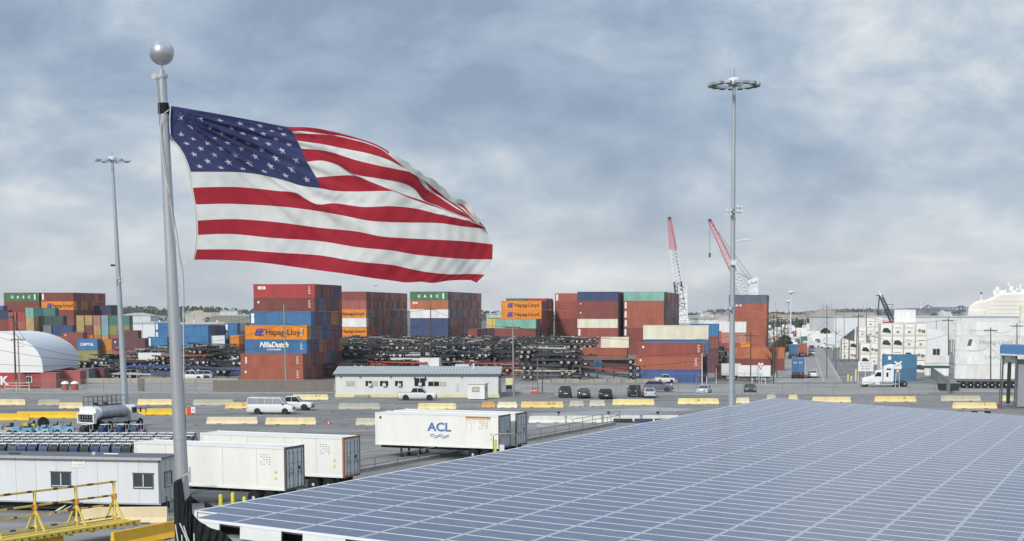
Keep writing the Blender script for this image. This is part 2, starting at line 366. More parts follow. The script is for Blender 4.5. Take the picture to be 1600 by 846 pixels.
ENDC = ['maroon', 'brown', 'brown', 'plum', 'grey', 'maroon', 'grey', 'rust', 'slate', 'rose', 'brown', 'charcoal', 'tawny', 'maroon', 'plum', 'brown']
def block(px, Y, levels, rows, h, where, L=12.19, logos={}, lod=1, starts=None, lvl_rows=None, cols=1, pal=None, base=0, prio=0):
    """a yard block: levels = front colours from the bottom up, further rows run away along the yard lane"""
    P0 = Vector((X_at(px, Y), Y, base)); n = len(levels)
    for l in range(n):
        s = starts[l] if starts else 0
        R_ = lvl_rows[l] if lvl_rows else rows
        for r in range(s, R_):
            c = levels[l] if r == s else rb.choice(pal or ENDC)
            lab = ('%s container, %s tier front face, %s' % (c, tier(l, n), where)) if r == s else ('%s container end, %s tier, %s row, %s' % (c, tier(l, n), OW[min(r-s, 19)], where))
            P = P0+DV*(r*2.53)+Vector((0, 0, l*h))+DV*rb.uniform(-.04, .04)+LV*rb.uniform(-.05, .05)
            cont(P, L, c, lab, lod, h-.02, logo=logos.get(l) if r == s else None, prio=prio+(r-s)*6+(0 if r > s else -200))
GA = 'stair-stepped stack'
block(375, 289, ['rust', 'rust', 'blue', 'orange', 'blue', 'maroon', 'red'], 10, 2.6, 'the '+GA, starts=[0, 0, 1, 1, 2, 3, 3], logos={0: 'mark', 1: 'vert', 2: 'nile', 3: 'hapag', 4: 'bar', 5: 'mark', 6: 'cai'}, lod=0, prio=-60,
      pal=['maroon', 'brown', 'plum', 'rust', 'dark green', 'navy', 'amber', 'maroon', 'brown', 'blue', 'maroon'])
block(514, 485, ['brown', 'tawny', 'orange', 'white', 'orange', 'rose', 'maroon'], 20, 2.74, 'block left of the green-topped one', logos={2: 'hapag', 4: 'hapag'})
block(641, 485, ['navy', 'navy', 'navy', 'navy', 'white', 'tawny', 'green'], 20, 2.74, 'green-topped block', logos={6: 'uasc', 5: 'cai'})
block(731, 480, ['maroon', 'charcoal', 'maroon'], 13, 2.55, 'low block by the green-topped one', L=3.0)
block(773, 452, ['white', 'white', 'maroon', 'mint'], 3, 2.70, 'the orange-topped block', prio=0)
block(783, 462, ['maroon', 'maroon', 'maroon', 'maroon', 'orange', 'orange'], 9, 2.70, 'inner rows of the orange-topped block', logos={4: 'hapag', 5: 'hapag'}, lvl_rows=[9]*6)
block(791, 474, ['green'], 5, 2.70, 'above the orange-topped block', base=14.3, L=6.06)
block(823, 474, ['red'], 5, 2.70, 'above the orange-topped block', base=14.3, L=6.06)
block(867, 480, ['brown', 'maroon', 'maroon', 'maroon', 'brick', 'brick', 'rust'], 2, 2.66, 'brown stack beside the blue-topped block', logos={4: 'shield', 5: 'shield', 1: 'bar', 6: 'bar'})
block(902, 465, ['maroon', 'brick', 'brick', 'brown', 'cream', 'maroon', 'maroon', 'navy'][0:0]+['maroon', 'brick', 'brick', 'cream', 'maroon', 'maroon', 'navy'], 12, 2.70, 'the blue-topped block', logos={4: 'mark', 5: 'mark', 2: 'bar'})
block(974, 467, ['maroon', 'maroon', 'maroon', 'rust', 'rust', 'rust', 'mint'], 22, 2.70, 'mint-topped block', logos={2: 'bar', 3: 'bar', 4: 'bar', 5: 'bar'})
block(1138, 500, ['rust', 'rust', 'rust', 'rust', 'rust', 'rust', 'slate'], 10, 2.62, 'tall block behind the light mast')
# front stack right of centre and its neighbours
wF = 'the stack behind the grey sedan'
P = lambda px, Y, z=0: Vector((X_at(px, Y), Y, z))
for c, x, l in (('royal', 991, 0), ('rust', 993, 1), ('brick', 997, 2)): cont(P(x, 284, l*2.44), 12.19, c, '%s container, %s tier of the low front stack, cream container above' % (c, ['bottom', 'middle', 'third'][l]), 0, 2.42, logo='mark' if l else None, prio=-300)
cont(P(1005, 290, 5.2), 12.19, 'blue', 'blue container peeping out right under the cream one', 0, 2.58, prio=-300)
cont(P(1005, 290, 7.8), 12.19, 'cream', 'large cream container on top of the front stack right of centre', 0, 2.62, prio=-300)
for z in (0, 2.6): cont(P(1003, 290, z), 12.19, 'charcoal', 'dark container hidden behind the front stack, %s one' % ('lower' if z == 0 else 'upper'), 1, 2.58, prio=50)
cont(P(897, 335, 0), 6.06, 'blue', 'short blue container on the ground behind the tilted chassis', 0, logo='mark', prio=-300)
cont(P(942, 335, 0), 6.06, 'maroon', 'short maroon container on the ground behind the tilted chassis', 0, prio=-300)
cont(P(892, 335, 2.6), 12.19, 'rust', 'long rust container carrying a short cream one at its right', 0, prio=-300)
cont(P(939, 335, 5.2), 6.06, 'cream', 'short cream container on a rust one, left of the front stack', 0, 2.3, prio=-300)
for px, Y, z, L, c, s in ((1078, 330, 7.8, 6.06, 'blue', 'blue container just right of the cream one, upper'), (1078, 330, 5.2, 6.06, 'brown', 'brown container just under a blue one, behind the front stack'),
   (1078, 330, 2.6, 6.06, 'plum', 'plum container low behind the front stack'), (1078, 330, 0, 6.06, 'plum', 'plum container on the ground behind the front stack'),
   (1100, 410, 7.9, 6.06, 'white', 'white container left of the right light mast, upper'), (1112, 400, 5.3, 6.06, 'rose', 'rose container left of the right light mast'), (1112, 400, 2.65, 6.06, 'maroon', 'maroon container left of the right light mast'), (1112, 400, 0, 6.06, 'brown', 'brown container on the ground left of the right light mast'),
   (1127, 380, 7.9, 6.06, 'white', 'white container directly behind the right light mast'), (1127, 380, 5.3, 6.06, 'pink', 'pink container directly behind the right light mast'), (1127, 380, 2.65, 6.06, 'rust', 'rust container directly behind the right light mast'), (1127, 380, 0, 6.06, 'slate', 'slate container on the ground behind the right light mast'),
   (1157, 370, 3.0, 2.6, 'orange', 'small orange box container right of the light mast'), (1156, 366, .0, 6.06, 'brown', 'brown container under the small orange one'),
   (1118, 300, 0, 6.06, 'rust', 'rust container on the ground left of the mast foot'), (1140, 345, 2.5, 12.19, 'tawny', 'tawny container above the white trailer'), (1140, 345, 0, 12.19, 'maroon', 'maroon container behind the white trailer')):
    cont(P(px, Y, z), L, c, s, 1, 2.6, prio=-250)
# left block: columns measured one by one
def column(x0, x1, Y, ytop, cols, where, side=True, logos={}, lod=1, L=None):
    zt = CAMZ-(ytop-487)*Y/F; n = max(len(cols), int(round(zt/2.68))); h = zt/n
    for i in range(n):
        c = cols[i] if i < len(cols) else rb.choice(['maroon', 'brown', 'rust', 'navy']); l = n-1-i
        lab = '%s container%s, %s tier %s' % (c, '' if side else ' end-on', tier(l, n), where)
        if side: cont(P(x0, Y, l*h), L or (x1-x0)/F*Y*1.02, c, lab, lod, h-.02, logo=logos.get(i), prio=-180 if i < len(cols) else 400)
        else:   # end towards the camera: turned a quarter, doors facing us
            cont(P(x1, Y, l*h)+DV*12.19*0, 6.06, c, lab, lod, h-.02, rz=-YAW-pi/2, prio=-180 if i < len(cols) else 400)
            CLIST[-1]['P'] = P(x0, Y, l*h)+DV*6.06; CLIST[-1]['endon'] = True
column(8, 66, 490, 458, ['green', 'maroon', 'maroon', 'maroon'], 'of the far left stack, its own left column', logos={0: 'uasc'})
block(66, 488, ['maroon', 'rust', 'tawny', 'brown', 'maroon', 'orange', 'maroon'], 9, 2.70, 'the far left block', L=10.9, logos={5: 'hapag', 6: 'bar'}, pal=['brown', 'tawny', 'brown', 'maroon', 'ochre'])
column(-50, 10, 480, 478, ['royal'], 'at the left picture edge, behind')
column(-50, 18, 462, 485, ['dark blue', 'maroon'], 'at the left picture edge, in front')
column(14, 27, 452, 488, ['rose', 'red', 'rose'], 'of the first red column from the left edge', False)
column(28, 40, 452, 488, ['red', 'rose', 'maroon'], 'of the second red column from the left edge', False)
column(41, 54, 446, 481, ['mint', 'tan', 'tan'], 'of the mint-topped column above the dome', False)
column(55, 89, 458, 481, ['teal'], 'right of the mint end', logos={0: 'bar'})
column(55, 67, 449, 494, ['slate', 'maroon'], 'under the teal container', False)
column(67, 101, 449, 494, ['dark green'], 'under the teal container, at right')
column(68, 80, 441, 508, ['grey'], 'above the dome roof', False)
column(81, 115, 441, 508, ['navy'], 'above the dome roof')
column(97, 131, 432, 519, ['brown'], 'just over the right slope of the dome', logos={0: 'mark'})
wz = 'of the patchwork wall'
column(120, 132, 470, 493, ['tan', 'tan', 'brown'], wz+', first column', False)
column(133, 145, 470, 493, ['tan', 'maroon', 'orange'], wz+', second column', False)
column(145.5, 157, 470, 493, ['pink', 'tan', 'amber'], wz+', third column', False)
column(157.5, 169, 470, 493, ['pale blue', 'aqua', 'tan'], wz+', fourth column', False)
column(169.5, 204, 470, 493, ['teal', 'olive', 'rose'], wz+', right column')
column(133, 144, 500, 478, ['slate'], 'behind the patchwork wall', False)
column(144, 176, 500, 478, ['dark blue', 'plum'], 'behind the patchwork wall, dark')
column(168, 178, 520, 477, ['charcoal'], 'at the right end behind the patchwork wall', False)
column(184, 217, 440, 516, ['plum', 'maroon'], 'right of the left light mast', logos={0: 'mark'})
column(174, 228, 398, 528, ['plum'], 'low at the foot of the patchwork wall', logos={0: 'mark'})
column(119, 153, 402, 529, ['blue', 'olive'], 'beside the dome end', logos={0: 'capital'})
column(154, 188, 404, 530, ['amber', 'ochre'], 'beside the blue container at the dome end', logos={})
column(262, 323, 440, 508, ['blue', 'blue'], 'behind the flagpole', L=12.19)
for k in range(1, 7): cont(P(262, 440)+DV*(k*2.53)+Vector((0, 0, 6.1)), 12.19, ['navy', 'slate', 'plum'][k % 3], '%s container end, %s row behind the blue ones by the flagpole' % (['navy', 'slate', 'plum'][k % 3], OW[k-1]), 1, 3.0, prio=0)
column(242, 270, 456, 504, ['blue', 'blue'], 'left of the flagpole', logos={0: 'bar', 1: 'bar'})
column(230, 262, 440, 526, ['blue', 'navy'], 'low left of the flagpole', logos={0: 'bar'})
column(351, 371, 450, 505, ['blue', 'blue'], 'left of the stair-stepped stack', logos={0: 'bar', 1: 'bar'})
column(371, 386, 458, 505, ['slate', 'charcoal'], 'left of the stair-stepped stack, dark', True)
column(359, 372, 400, 524, ['orange', 'rust'], 'among the chassis left of the stair-stepped stack', False)
column(372, 392, 404, 526, ['ochre', 'brown'], 'among the chassis left of the stair-stepped stack, at right')

CLIST.sort(key=lambda d: (d['prio'], d['P'].y))
seenl = {}; NCONT = 292; far = {}
for i, d in enumerate(CLIST):
    b, f, dr = cmeshes(d['L'], d['H'], d['c'], d['lod'], d['kind'])
    if i < NCONT:
        lab = d['label']; o = thing('shipping_container', lab, 'container', d['P'], d['rz'], 'stacked shipping containers in the yard')
        link('body', b, o); link('frame', f, o)
        for q in dr: link('door', q, o)
        if d.get('endon'):   # lock rods face the camera: the door end is the near one
            o.rotation_euler.z = -YAW-pi/2; 
        if d['logo']: logo_on(o, d)
    else:
        M = Matrix.Translation(d['P']) @ Matrix.Rotation(d['rz'], 4, 'Z'); mb = far.setdefault(d['c'], MB()); s = len(mb.v)
        mb.box(.02, .02, .02, d['L']-.02, 2.42, d['H']-.02); mb.box(0, 0, 0, .14, .12, d['H']).box(d['L']-.14, 0, 0, d['L'], .12, d['H']).box(d['L']-.14, 2.32, 0, d['L'], 2.44, d['H'])
        mb.xf(M, s)
allm = MB(); ms = []
for c, mb in far.items():
    s = len(allm.v); ms.append(cmat(c)); allm.v += mb.v; allm.f += [[a+s for a in f] for f in mb.f]; allm.m += [len(ms)-1]*len(mb.f)
tag(allm.build('far_shipping_containers', ms), 'further rows of stacked containers behind the front ones', 'containers', kind='stuff')
print('containers', len(CLIST))
# ------------------------------------------------------------------ vehicles
m_tyre = mat('tyre_rubber', '#1c1d1e', .85, var=.2); m_rim = mat('wheel_rim', '#c9cbc9', .45, .1); m_glass = mat('dark_window_glass', '#1b2228', .08, spec=.6, var=.05)
m_lamp = mat('headlamp_lens', '#d8dcdc', .1, spec=.6, var=.02); m_tail = mat('tail_lamp_red', '#8e1818', .2, var=.05); m_trim = mat('black_trim', '#202224', .5); m_chrome = mat('polished_metal', '#c9cccf', .2, .8)
m_plate = mat('plate_white', '#d5d5cf', .5)
def paint(c, n=None): return mat('car_paint_'+(n or c.strip('#')), c, .28, var=.04, coat=.6, dirt=.12, dcol='#6f6a60', vscale=1.5)
def wheel_mb(r=.36, w=.24, rimf=.62, n=18):
    mb = MB(); mb.mat(0).lathe([(r*rimf, -w/2), (r*.93, -w/2), (r, -w*.36), (r, w*.36), (r*.93, w/2), (r*rimf, w/2)], n, axis='y')
    mb.mat(1).lathe([(r*.1, -w/2-.01), (r*.3, -w/2+.005), (r*rimf, -w/2+.02), (r*rimf, w/2-.02), (r*.3, w/2-.005), (r*.1, w/2+.01)], n, axis='y'); return mb
_wm = {}
def wheel(parent, x, y, r=.36, w=.24, rim=None, n=18):
    k = (r, w, rim.name if rim else '', n)
    if k not in _wm: _wm[k] = wheel_mb(r, w, n=n).mesh('wheel', [m_tyre, rim or m_rim], smooth=35)
    return link('wheel', _wm[k], parent, (x, y, r))
def loft(secs, ma, name, parent, smooth=38, mats=None, mf=None):
    """secs: list of (x, outline [(y,z)...]) all with the same count, outline open at the bottom"""
    mb = MB(); n = len(secs[0][1])
    for x, o in secs: mb.v += [(x, y, z) for y, z in o]
    for k in range(len(secs)-1):
        for j in range(n): a = k*n+j; b = k*n+(j+1) % n; mb.f.append([a, b, b+n, a+n]); mb.m.append(0)
    mb.f.append(list(range(n))[::-1]); mb.m.append(0); e = (len(secs)-1)*n; mb.f.append([e+j for j in range(n)]); mb.m.append(0)
    return mb.build(name, mats or ma, parent, smooth=smooth)
def rr(hw, z0, z1, top=.85, sh=.12):            # rounded car cross-section
    return [(-hw*.92, z0), (-hw, z0+sh), (-hw, z1-sh), (-hw*top, z1), (hw*top, z1), (hw, z1-sh), (hw, z0+sh), (hw*.92, z0)]
CARS = {  # name: length, half width, lower body [(x, z0, z1)], greenhouse [(x, hw, z0, z1)], wheel radius, front axle, rear axle
 'sedan': (4.8, .92, [(0,.38,.70),(.12,.25,.86),(.9,.22,.98),(1.5,.2,1.02),(3.3,.2,1.02),(4.3,.22,1.0),(4.7,.25,.95),(4.8,.38,.8)], [(1.35,.78,.98,1.02),(2.05,.68,1.0,1.42),(3.1,.68,1.0,1.44),(4.05,.76,1.0,1.06)], .33, .95, 3.75),
 'suv': (4.7, .95, [(0,.42,.85),(.12,.3,1.02),(1.1,.28,1.1),(1.5,.27,1.12),(4.2,.27,1.12),(4.6,.3,1.1),(4.7,.4,.95)], [(1.25,.84,1.08,1.14),(1.9,.76,1.1,1.68),(4.0,.76,1.1,1.72),(4.55,.82,1.1,1.2)], .38, .95, 3.7),
 'jeep': (4.3, .93, [(0,.5,1.0),(.08,.45,1.12),(1.3,.42,1.15),(1.4,.42,1.17),(4.1,.42,1.17),(4.3,.5,1.12)], [(1.45,.82,1.15,1.2),(1.7,.78,1.15,1.82),(4.05,.78,1.15,1.84),(4.15,.8,1.15,1.2)], .42, .8, 3.4),
 'pickup': (5.7, .98, [(0,.5,.88),(.12,.4,1.05),(1.3,.36,1.13),(1.6,.35,1.15),(5.55,.35,1.15),(5.7,.45,1.05)], [(1.45,.86,1.12,1.18),(2.05,.78,1.14,1.82),(3.45,.78,1.14,1.84),(3.75,.84,1.14,1.2)], .40, 1.0, 4.5),
 'van': (5.9, 1.0, [(0,.42,.92),(.12,.34,1.05),(.8,.3,1.2),(1.1,.3,1.28),(5.8,.3,1.28),(5.9,.4,1.25)], [(.95,.9,1.24,1.3),(1.65,.86,1.26,2.05),(5.75,.88,1.26,2.1),(5.88,.9,1.26,1.3)], .37, 1.0, 4.55)}
def car(kind, colour, label, loc, rz, cat='car', rack=False, group=None):
    L, hw, low, gh, wr, ax1, ax2 = CARS[kind]; o = thing({'pickup': 'pickup_truck', 'van': 'passenger_van', 'suv': 'parked_suv', 'jeep': 'off_road_car'}.get(kind, 'parked_car'), label, cat, loc, rz, group)
    pt = paint(colour); B = Vector((-L/2, 0, 0)); sub = thing  # local x: 0 = nose
    def sh(secs): return [(x-L/2, ol) for x, ol in secs]
    loft(sh([(x, rr(hw*(.86 if x in (0, L) else 1), z0, z1)) for x, z0, z1 in low]), pt, 'body', o)
    # greenhouse: glass with painted roof and pillars
    loft(sh([(x, [(-h*.99, z0), (-h*.99, z0+.02), (-h*(.9 if z1-z0 > .2 else .99), z1-.03), (-h*.8, z1), (h*.8, z1), (h*(.9 if z1-z0 > .2 else .99), z1-.03), (h*.99, z0+.02), (h*.99, z0)]) for x, h, z0, z1 in gh]), m_glass if kind != 'van' else mat('pale_window_glass', '#8b9297', .2, spec=.6, var=.1), 'windows', o)
    t = MB(); (x0, h0, a0, b0), (x1, h1, a1, b1), (x2, h2, a2, b2), (x3, h3, a3, b3) = gh
    t.hexa([(x1-L/2-.05, -h1*.92, b1-.03), (x2-L/2+.05, -h2*.92, b2-.03), (x2-L/2+.05, h2*.92, b2-.03), (x1-L/2-.05, h1*.92, b1-.03), (x1-L/2, -h1*.8, b1+.035), (x2-L/2, -h2*.8, b2+.035), (x2-L/2, h2*.8, b2+.035), (x1-L/2, h1*.8, b1+.035)])
    t.build('roof', pt, o, smooth=30)
    pl = MB()
    for s in (-1, 1):
        xs = [x1+(x2-x1)*q for q in ((0, .5, 1) if kind != 'van' else (0, .22, .48, .74, 1))]
        pl.bar((x0-L/2+.05, s*h0*.99, b0), (x1-L/2, s*h1*.91, b1), .07, .05); pl.bar((x2-L/2, s*h2*.91, b2), (x3-L/2, s*h3*.99, b3), .16 if kind in ('van', 'suv') else .1, .05)
        for x in xs[1:-1] if kind != 'van' else xs[1:]: pl.bar((x-L/2, s*h1*1.0, a1), (x-L/2, s*h1*.90, b1-.02), .09 if kind != 'van' else .16, .04)
    pl.build('pillars', pt, o)
    for x in (ax1, ax2):
        for s in (-1, 1): wheel(o, x-L/2, s*(hw-.11), wr, .23)
    for x in (ax1, ax2):
        for s in (-1, 1): MB().lathe([(wr*1.18, -.02), (wr*1.18, .02)], 16, (x-L/2, s*(hw+.001), wr), 'y').build('wheel_arch', m_trim, o)
    zl = low[1][2]-.2
    for s in (-1, 1):
        MB().box(-L/2-.0, s*hw*.62-.17, zl-.08, -L/2+.12, s*hw*.62+.17, zl+.08).build('headlight', m_lamp, o)
        MB().box(L/2-.10, s*hw*.78-.12, zl-.05 if kind != 'van' else zl, L/2+.012, s*hw*.78+.12, zl+.17).build('tail_light', m_tail, o)
        MB().box(gh[0][0]-L/2+.25, s*(hw+.02)-.09, low[2][2]+.02, gh[0][0]-L/2+.42, s*(hw+.02)+.09, low[2][2]+.18).build('mirror', m_trim, o)
    for b in (MB().box(-L/2-.05, -hw*.9, .36, -L/2+.1, hw*.9, .55), MB().box(L/2-.1, -hw*.9, .36, L/2+.05, hw*.9, .56)): b.build('bumper', m_trim if kind in ('jeep', 'pickup', 'suv') else pt, o)
    MB().box(-L/2-.03, -hw*.45, .58, -L/2+.02, hw*.45, zl+.02).build('grille', m_trim, o)
    MB().box(L/2-.02, -.26, .62, L/2+.03, .26, .76).build('licence_plate', m_plate, o)
    if kind == 'pickup':   # open load bed
        d = MB(); x0 = 3.8-L/2; x1_ = L/2-.12; d.box(x0, -hw+.12, 1.152, x1_, hw-.12, 1.158); d.build('load_bed', mat('bed_liner', '#2b2d2e', .8), o)
        r_ = MB()
        for s in (-1, 1): r_.box(x0, s*(hw-.06)-.05, 1.15, x1_, s*(hw-.06)+.05, 1.22)
        r_.box(x1_-.05, -hw, 1.15, x1_+.03, hw, 1.22); r_.build('bed_rail', pt, o)
    if kind == 'jeep': q = wheel(o, L/2+.12, 0, .38, .24); q.rotation_euler = (0, 0, pi/2); q.location.z = .98; q.name = 'spare_wheel'
    if rack:
        k = MB()
        for s in (-1, 1): k.bar((x1-L/2+.1, s*.62, b1+.13), (x2-L/2-.1, s*.62, b2+.13), .04)
        for q in range(5): xx = x1-L/2+.2+q*(x2-x1-.4)/4; k.bar((xx, -.64, b1+.14), (xx, .64, b1+.14), .035); k.bar((xx, -.6, b1), (xx, -.6, b1+.14), .03); k.bar((xx, .6, b1), (xx, .6, b1+.14), .03)
        k.build('roof_rack', m_chrome, o)
    return o
def g2(px, py): p = G(px, py); return Vector((p.x, p.y, 0))
# parked row by the fence (seen from behind) : nose points away from the camera => local -x to +Y
away = -pi/2; 
car('suv', '#23272b', 'dark grey SUV, leftmost of the row parked behind the fence', g2(883, 621), away, 'car')
car('sedan', '#30363c', 'low dark sedan parked between the dark SUV and the black wagon', g2(912, 622), away, 'car')
car('suv', '#1f2429', 'black wagon parked third from the left, boxy with a white plate', g2(946, 623), away, 'car').scale = (1, 1, .86)
car('jeep', '#24282a', 'tall black off-roader parked beside the silver sedan', g2(991, 620), away, 'car')
car('sedan', '#c6cacc', 'silver sedan parked right of the black off-roader', g2(1014, 621), away, 'car')
car('suv', '#5c6877', 'blue-grey car passing just behind the silver sedan', g2(1029, 612), R(170), 'car')
car('sedan', '#b9c4cc', 'pale silver car driving toward the camera, left of the mast', g2(1100, 616), R(75), 'car')
car('sedan', '#3a4146', 'dark grey sedan on the road right of the mast foot', g2(1172, 614), R(84), 'car')
car('pickup', '#dfe1e0', 'white pickup truck parked in front of the white office building', g2(652, 625.5), pi, 'pickup')
car('van', '#e6e7e5', 'white passenger van with a ladder rack, parked on the lot', g2(424, 647), pi-R(3), 'van', rack=True)
car('pickup', '#e2e3e1', 'white pickup truck half hidden behind the passenger van', g2(456, 641), pi-R(3), 'pickup')
car('pickup', '#dcdedd', 'small white utility truck parked against the royal blue container', Vector((X_at(1039, 280), 280, 0)), R(190), 'pickup').scale = (.62, .8, .9)

# semi tractor, side on, facing left
def semi(label, loc, rz, colour='#e3e5e4', sleeper=True):
    o = thing('semi_tractor', label, 'truck', loc, rz); pt = paint(colour)
    loft([(-3.75, rr(.95, .55, 1.25, .8)), (-3.6, rr(1.08, .45, 1.5, .8)), (-2.6, rr(1.15, .45, 1.72, .82)), (-2.0, rr(1.2, .5, 1.85, .85)), (-1.95, rr(1.2, .5, 1.85, .85))], pt, 'hood', o)
    loft([(-2.0, rr(1.18, .6, 1.9, .9)), (-1.45, rr(1.18, .6, 2.75, .85)), (-.3, rr(1.18, .6, 2.95, .85))], pt, 'cab', o)
    if sleeper: loft([(-.35, rr(1.22, .75, 2.95, .85)), (.0, rr(1.22, .75, 3.5, .85)), (.9, rr(1.22, .75, 3.85, .85)), (1.55, rr(1.22, .75, 3.9, .85))], pt, 'sleeper', o)
    w = MB(); w.hexa([(-1.97, -1.05, 1.93), (-1.90, -1.05, 1.93), (-1.90, 1.05, 1.93), (-1.97, 1.05, 1.93), (-1.52, -1.0, 2.68), (-1.44, -1.0, 2.70), (-1.44, 1.0, 2.70), (-1.52, 1.0, 2.68)]); w.build('windscreen', m_glass, o)
    for s in (-1, 1):
        w = MB(); w.prism([(-1.7, 1.85), (-1.3, 2.55), (-.6, 2.55), (-.55, 1.8)], s*1.185-.008, s*1.185+.008); w.build('side_window', m_glass, o)
        if sleeper:
            MB().box(.3, s*1.225-.008, 1.75, .65, s*1.225+.008, 2.5).build('sleeper_window', m_glass, o); MB().box(.3, s*1.225-.008, 2.95, 1.1, s*1.225+.008, 3.2).build('upper_window', m_glass, o)
        MB().lathe([(.34, -1.0), (.34, 1.3)], 16, (0.2, s*.98, .72), 'x').build('fuel_tank', m_chrome, o, smooth=30)
        MB().box(-1.6, s*1.18-.06, .42, 1.7, s*1.18+.06, .66).build('side_skirt', pt, o)
        mb = MB(); mb.prism([(-3.35+1.2*cos(a)*.52+.1, .52+1.2*sin(a)*.52) for a in [k*pi/8 for k in range(9)]]+[(-3.5, .4)], s*1.02-.17, s*1.02+.17) ; mb.build('mudguard', pt, o)
        MB().box(-1.75, s*1.42-.1, 1.9, -1.65, s*1.42+.1, 2.4).build('mirror', m_chrome, o); MB().box(-3.72, s*.85-.2, .95, -3.55, s*.85+.2, 1.2).build('headlight', m_lamp, o)
        MB().tube([(-.32, s*1.28, .9), (-.32, s*1.28, 3.6)], .07, 10).build('exhaust_stack', m_chrome, o, smooth=40)
        wheel(o, -3.2, s*.98, .52, .3, m_rim, 24)
        for x in (2.2, 3.5): wheel(o, x, s*.93, .52, .55, m_rim, 24)
    f = MB(); f.box(-3.5, -.45, .6, 4.1, -.3, .85).box(-3.5, .3, .6, 4.1, .45, .85).box(2.0, -.5, .85, 3.7, .5, 1.05); f.build('chassis_frame', mat('frame_grey', '#57595b', .6), o)
    MB().box(-3.85, -1.1, .3, -3.6, 1.1, .62).build('bumper', m_chrome, o); MB().box(-3.79, -.45, .65, -3.7, .45, 1.3).build('grille', m_chrome, o)
    return o
semi('white semi tractor with tall sleeper cab, side-on, passing the crossing signs', g2(1382, 605)+Vector((0, 1.2, 0)), R(-2))

# reefer trailers -----------------------------------------------------------
TY = R(22.6); TU = Vector((cos(TY), -sin(TY), 0)); TV = Vector((sin(TY), cos(TY), 0))
m_reef = mat('reefer_white', '#e2e2dc', .42, var=.05, dirt=.16, dcol='#9c917c', vscale=.7, streak=(1, 1, .3)); m_door = mat('reefer_door_grey', '#dadee0', .4, var=.12, dirt=.3, dcol='#5f5a54', vscale=1.5, streak=(1, 1, .3))
m_post = mat('corner_post_dark', '#5a5854', .6, var=.2); m_under = mat('underframe_dark', '#26282a', .7, var=.2); m_rust = mat('rusty_post', '#a4653a', .7, var=.25, vscale=6)
def reefer(label, P, rz, rust=False, wheels=True, seam=True, H=2.9, base=1.08, legs=True, L=12.19):
    o = thing('reefer_trailer', label, 'trailer', P, rz); W_ = 2.44; z0 = base; z1 = base+H
    mb = MB(); mb.box(.06, .04, z0+.14, L-.06, W_-.04, z1-.03); mb.build('box_body', m_reef, o)
    fr = MB(); 
    for y in (0, W_-.1): fr.box(.1, y, z0, L-.1, y+.1, z0+.15); fr.box(.1, y, z1-.1, L-.1, y+.1, z1)
    fr.box(0, 0, z0, .12, W_, z0+.16); fr.box(0, 0, z1-.1, .12, W_, z1); fr.build('side_rail', m_reef, o)
    # faint panel joints
    if seam:
        for x in (2.6, 4.1, 7.2, 9.9): MB().box(x, .028, z0+.2, x+.02, .045, z1-.12).build('panel_joint', mat('joint_grey', '#b7b6b0', .6), o)
    for k, x in enumerate((0, L-.14)):
        for ya, yb in ((-.01, .13), (W_-.13, W_+.01)): MB().box(x, ya, z0, x+.14, yb, z1+.03).build('corner_post', (m_rust if rust else m_post) if k else m_reef, o)
    h = MB(); h.box(L-.1, .1, z1-.13, L+.0, W_-.1, z1+.02).box(L-.1, .1, z0, L, W_-.1, z0+.15); h.build('door_header', m_rust if rust else m_post, o)
    for s in range(2):
        y0 = .13+s*1.1; d = MB(); d.box(L-.06, y0, z0+.16, L-.015, y0+1.08, z1-.14)
        dd = d.build('door', m_door, o)
        r_ = MB()
        for yy in (y0+.3, y0+.8):
            r_.tube([(L+.03, yy, z0+.05), (L+.03, yy, z1-.05)], .025, 8)
            for zz in (z0+.3, z0+1.0, z0+1.8, z0+2.5): r_.cbox((L+.015, yy, zz), (.06, .14, .07))
        r_.box(L+.0, y0+.25, z0+1.15, L+.06, y0+.85, z0+1.2); r_.build('lock_rod', m_rod, dd)
        MB().box(L-.013, y0+.42, z0+1.3, L-.006, y0+.68, z0+1.55).build('decal', mat('decal_yellow' if s == 0 else 'decal_dark', '#c9c24a' if s == 0 else '#2f3338', .5), dd)
        g = MB(); g.box(L-.07, y0-.02, z0+.16, L-.01, y0, z1-.14).box(L-.07, y0+1.08, z0+.16, L-.01, y0+1.1, z1-.14); g.build('door_seal', m_gask, dd)
    # small printed codes and warning triangles beside the doors
    c = MB()
    for k in range(5):
        for q in range(4):
            if (k*7+q*3) % 5 < 4: c.box(L-2.0+q*.22, .034, z1-.55-k*.16, L-2.0+q*.22+.13, .039, z1-.50-k*.16)
    c.build('printed_code', mat('code_grey', '#8a8c8b', .5), o)
    for k in range(2): MB().prism([(L-.95, z0+1.15-k*.42), (L-.68, z0+1.15-k*.42), (L-.815, z0+1.38-k*.42)], .033, .039).build('warning_triangle', mat('decal_yellow', '#c9c24a', .5), o)
    ch = MB(); ch.box(.3, .6, z0-.28, L-.3, .78, z0-.02).box(.3, W_-.78, z0-.28, L-.3, W_-.6, z0-.02)
    for k in range(12): ch.box(.5+k*1.0, .1, z0-.16, .62+k*1.0, W_-.1, z0-.03)
    ch.build('chassis_frame', m_under, o)
    if legs:
        for y in (.45, W_-.45):
            g = MB(); g.box(2.3, y-.07, .12, 2.44, y+.07, z0-.05).box(2.2, y-.16, .04, 2.54, y+.16, .12); g.build('landing_leg', m_under, o)
    if wheels:
        for x in (L-2.6, L-1.35):
            for y in (.28, W_-.28): wheel(o, x, y, .50, .5, None, 20)
    for ya in (.15, W_-.75): MB().box(L-.6, ya, .35, L-.57, ya+.6, .9).build('mud_flap', m_trim, o)
    return o
def corner(px, Y, L=12.19): return Vector((X_at(px, Y, 740), Y, 0))-TU*L
r1 = reefer('white refrigerated trailer nearest the flagpole, doors facing right', corner(447, 102), -TY)
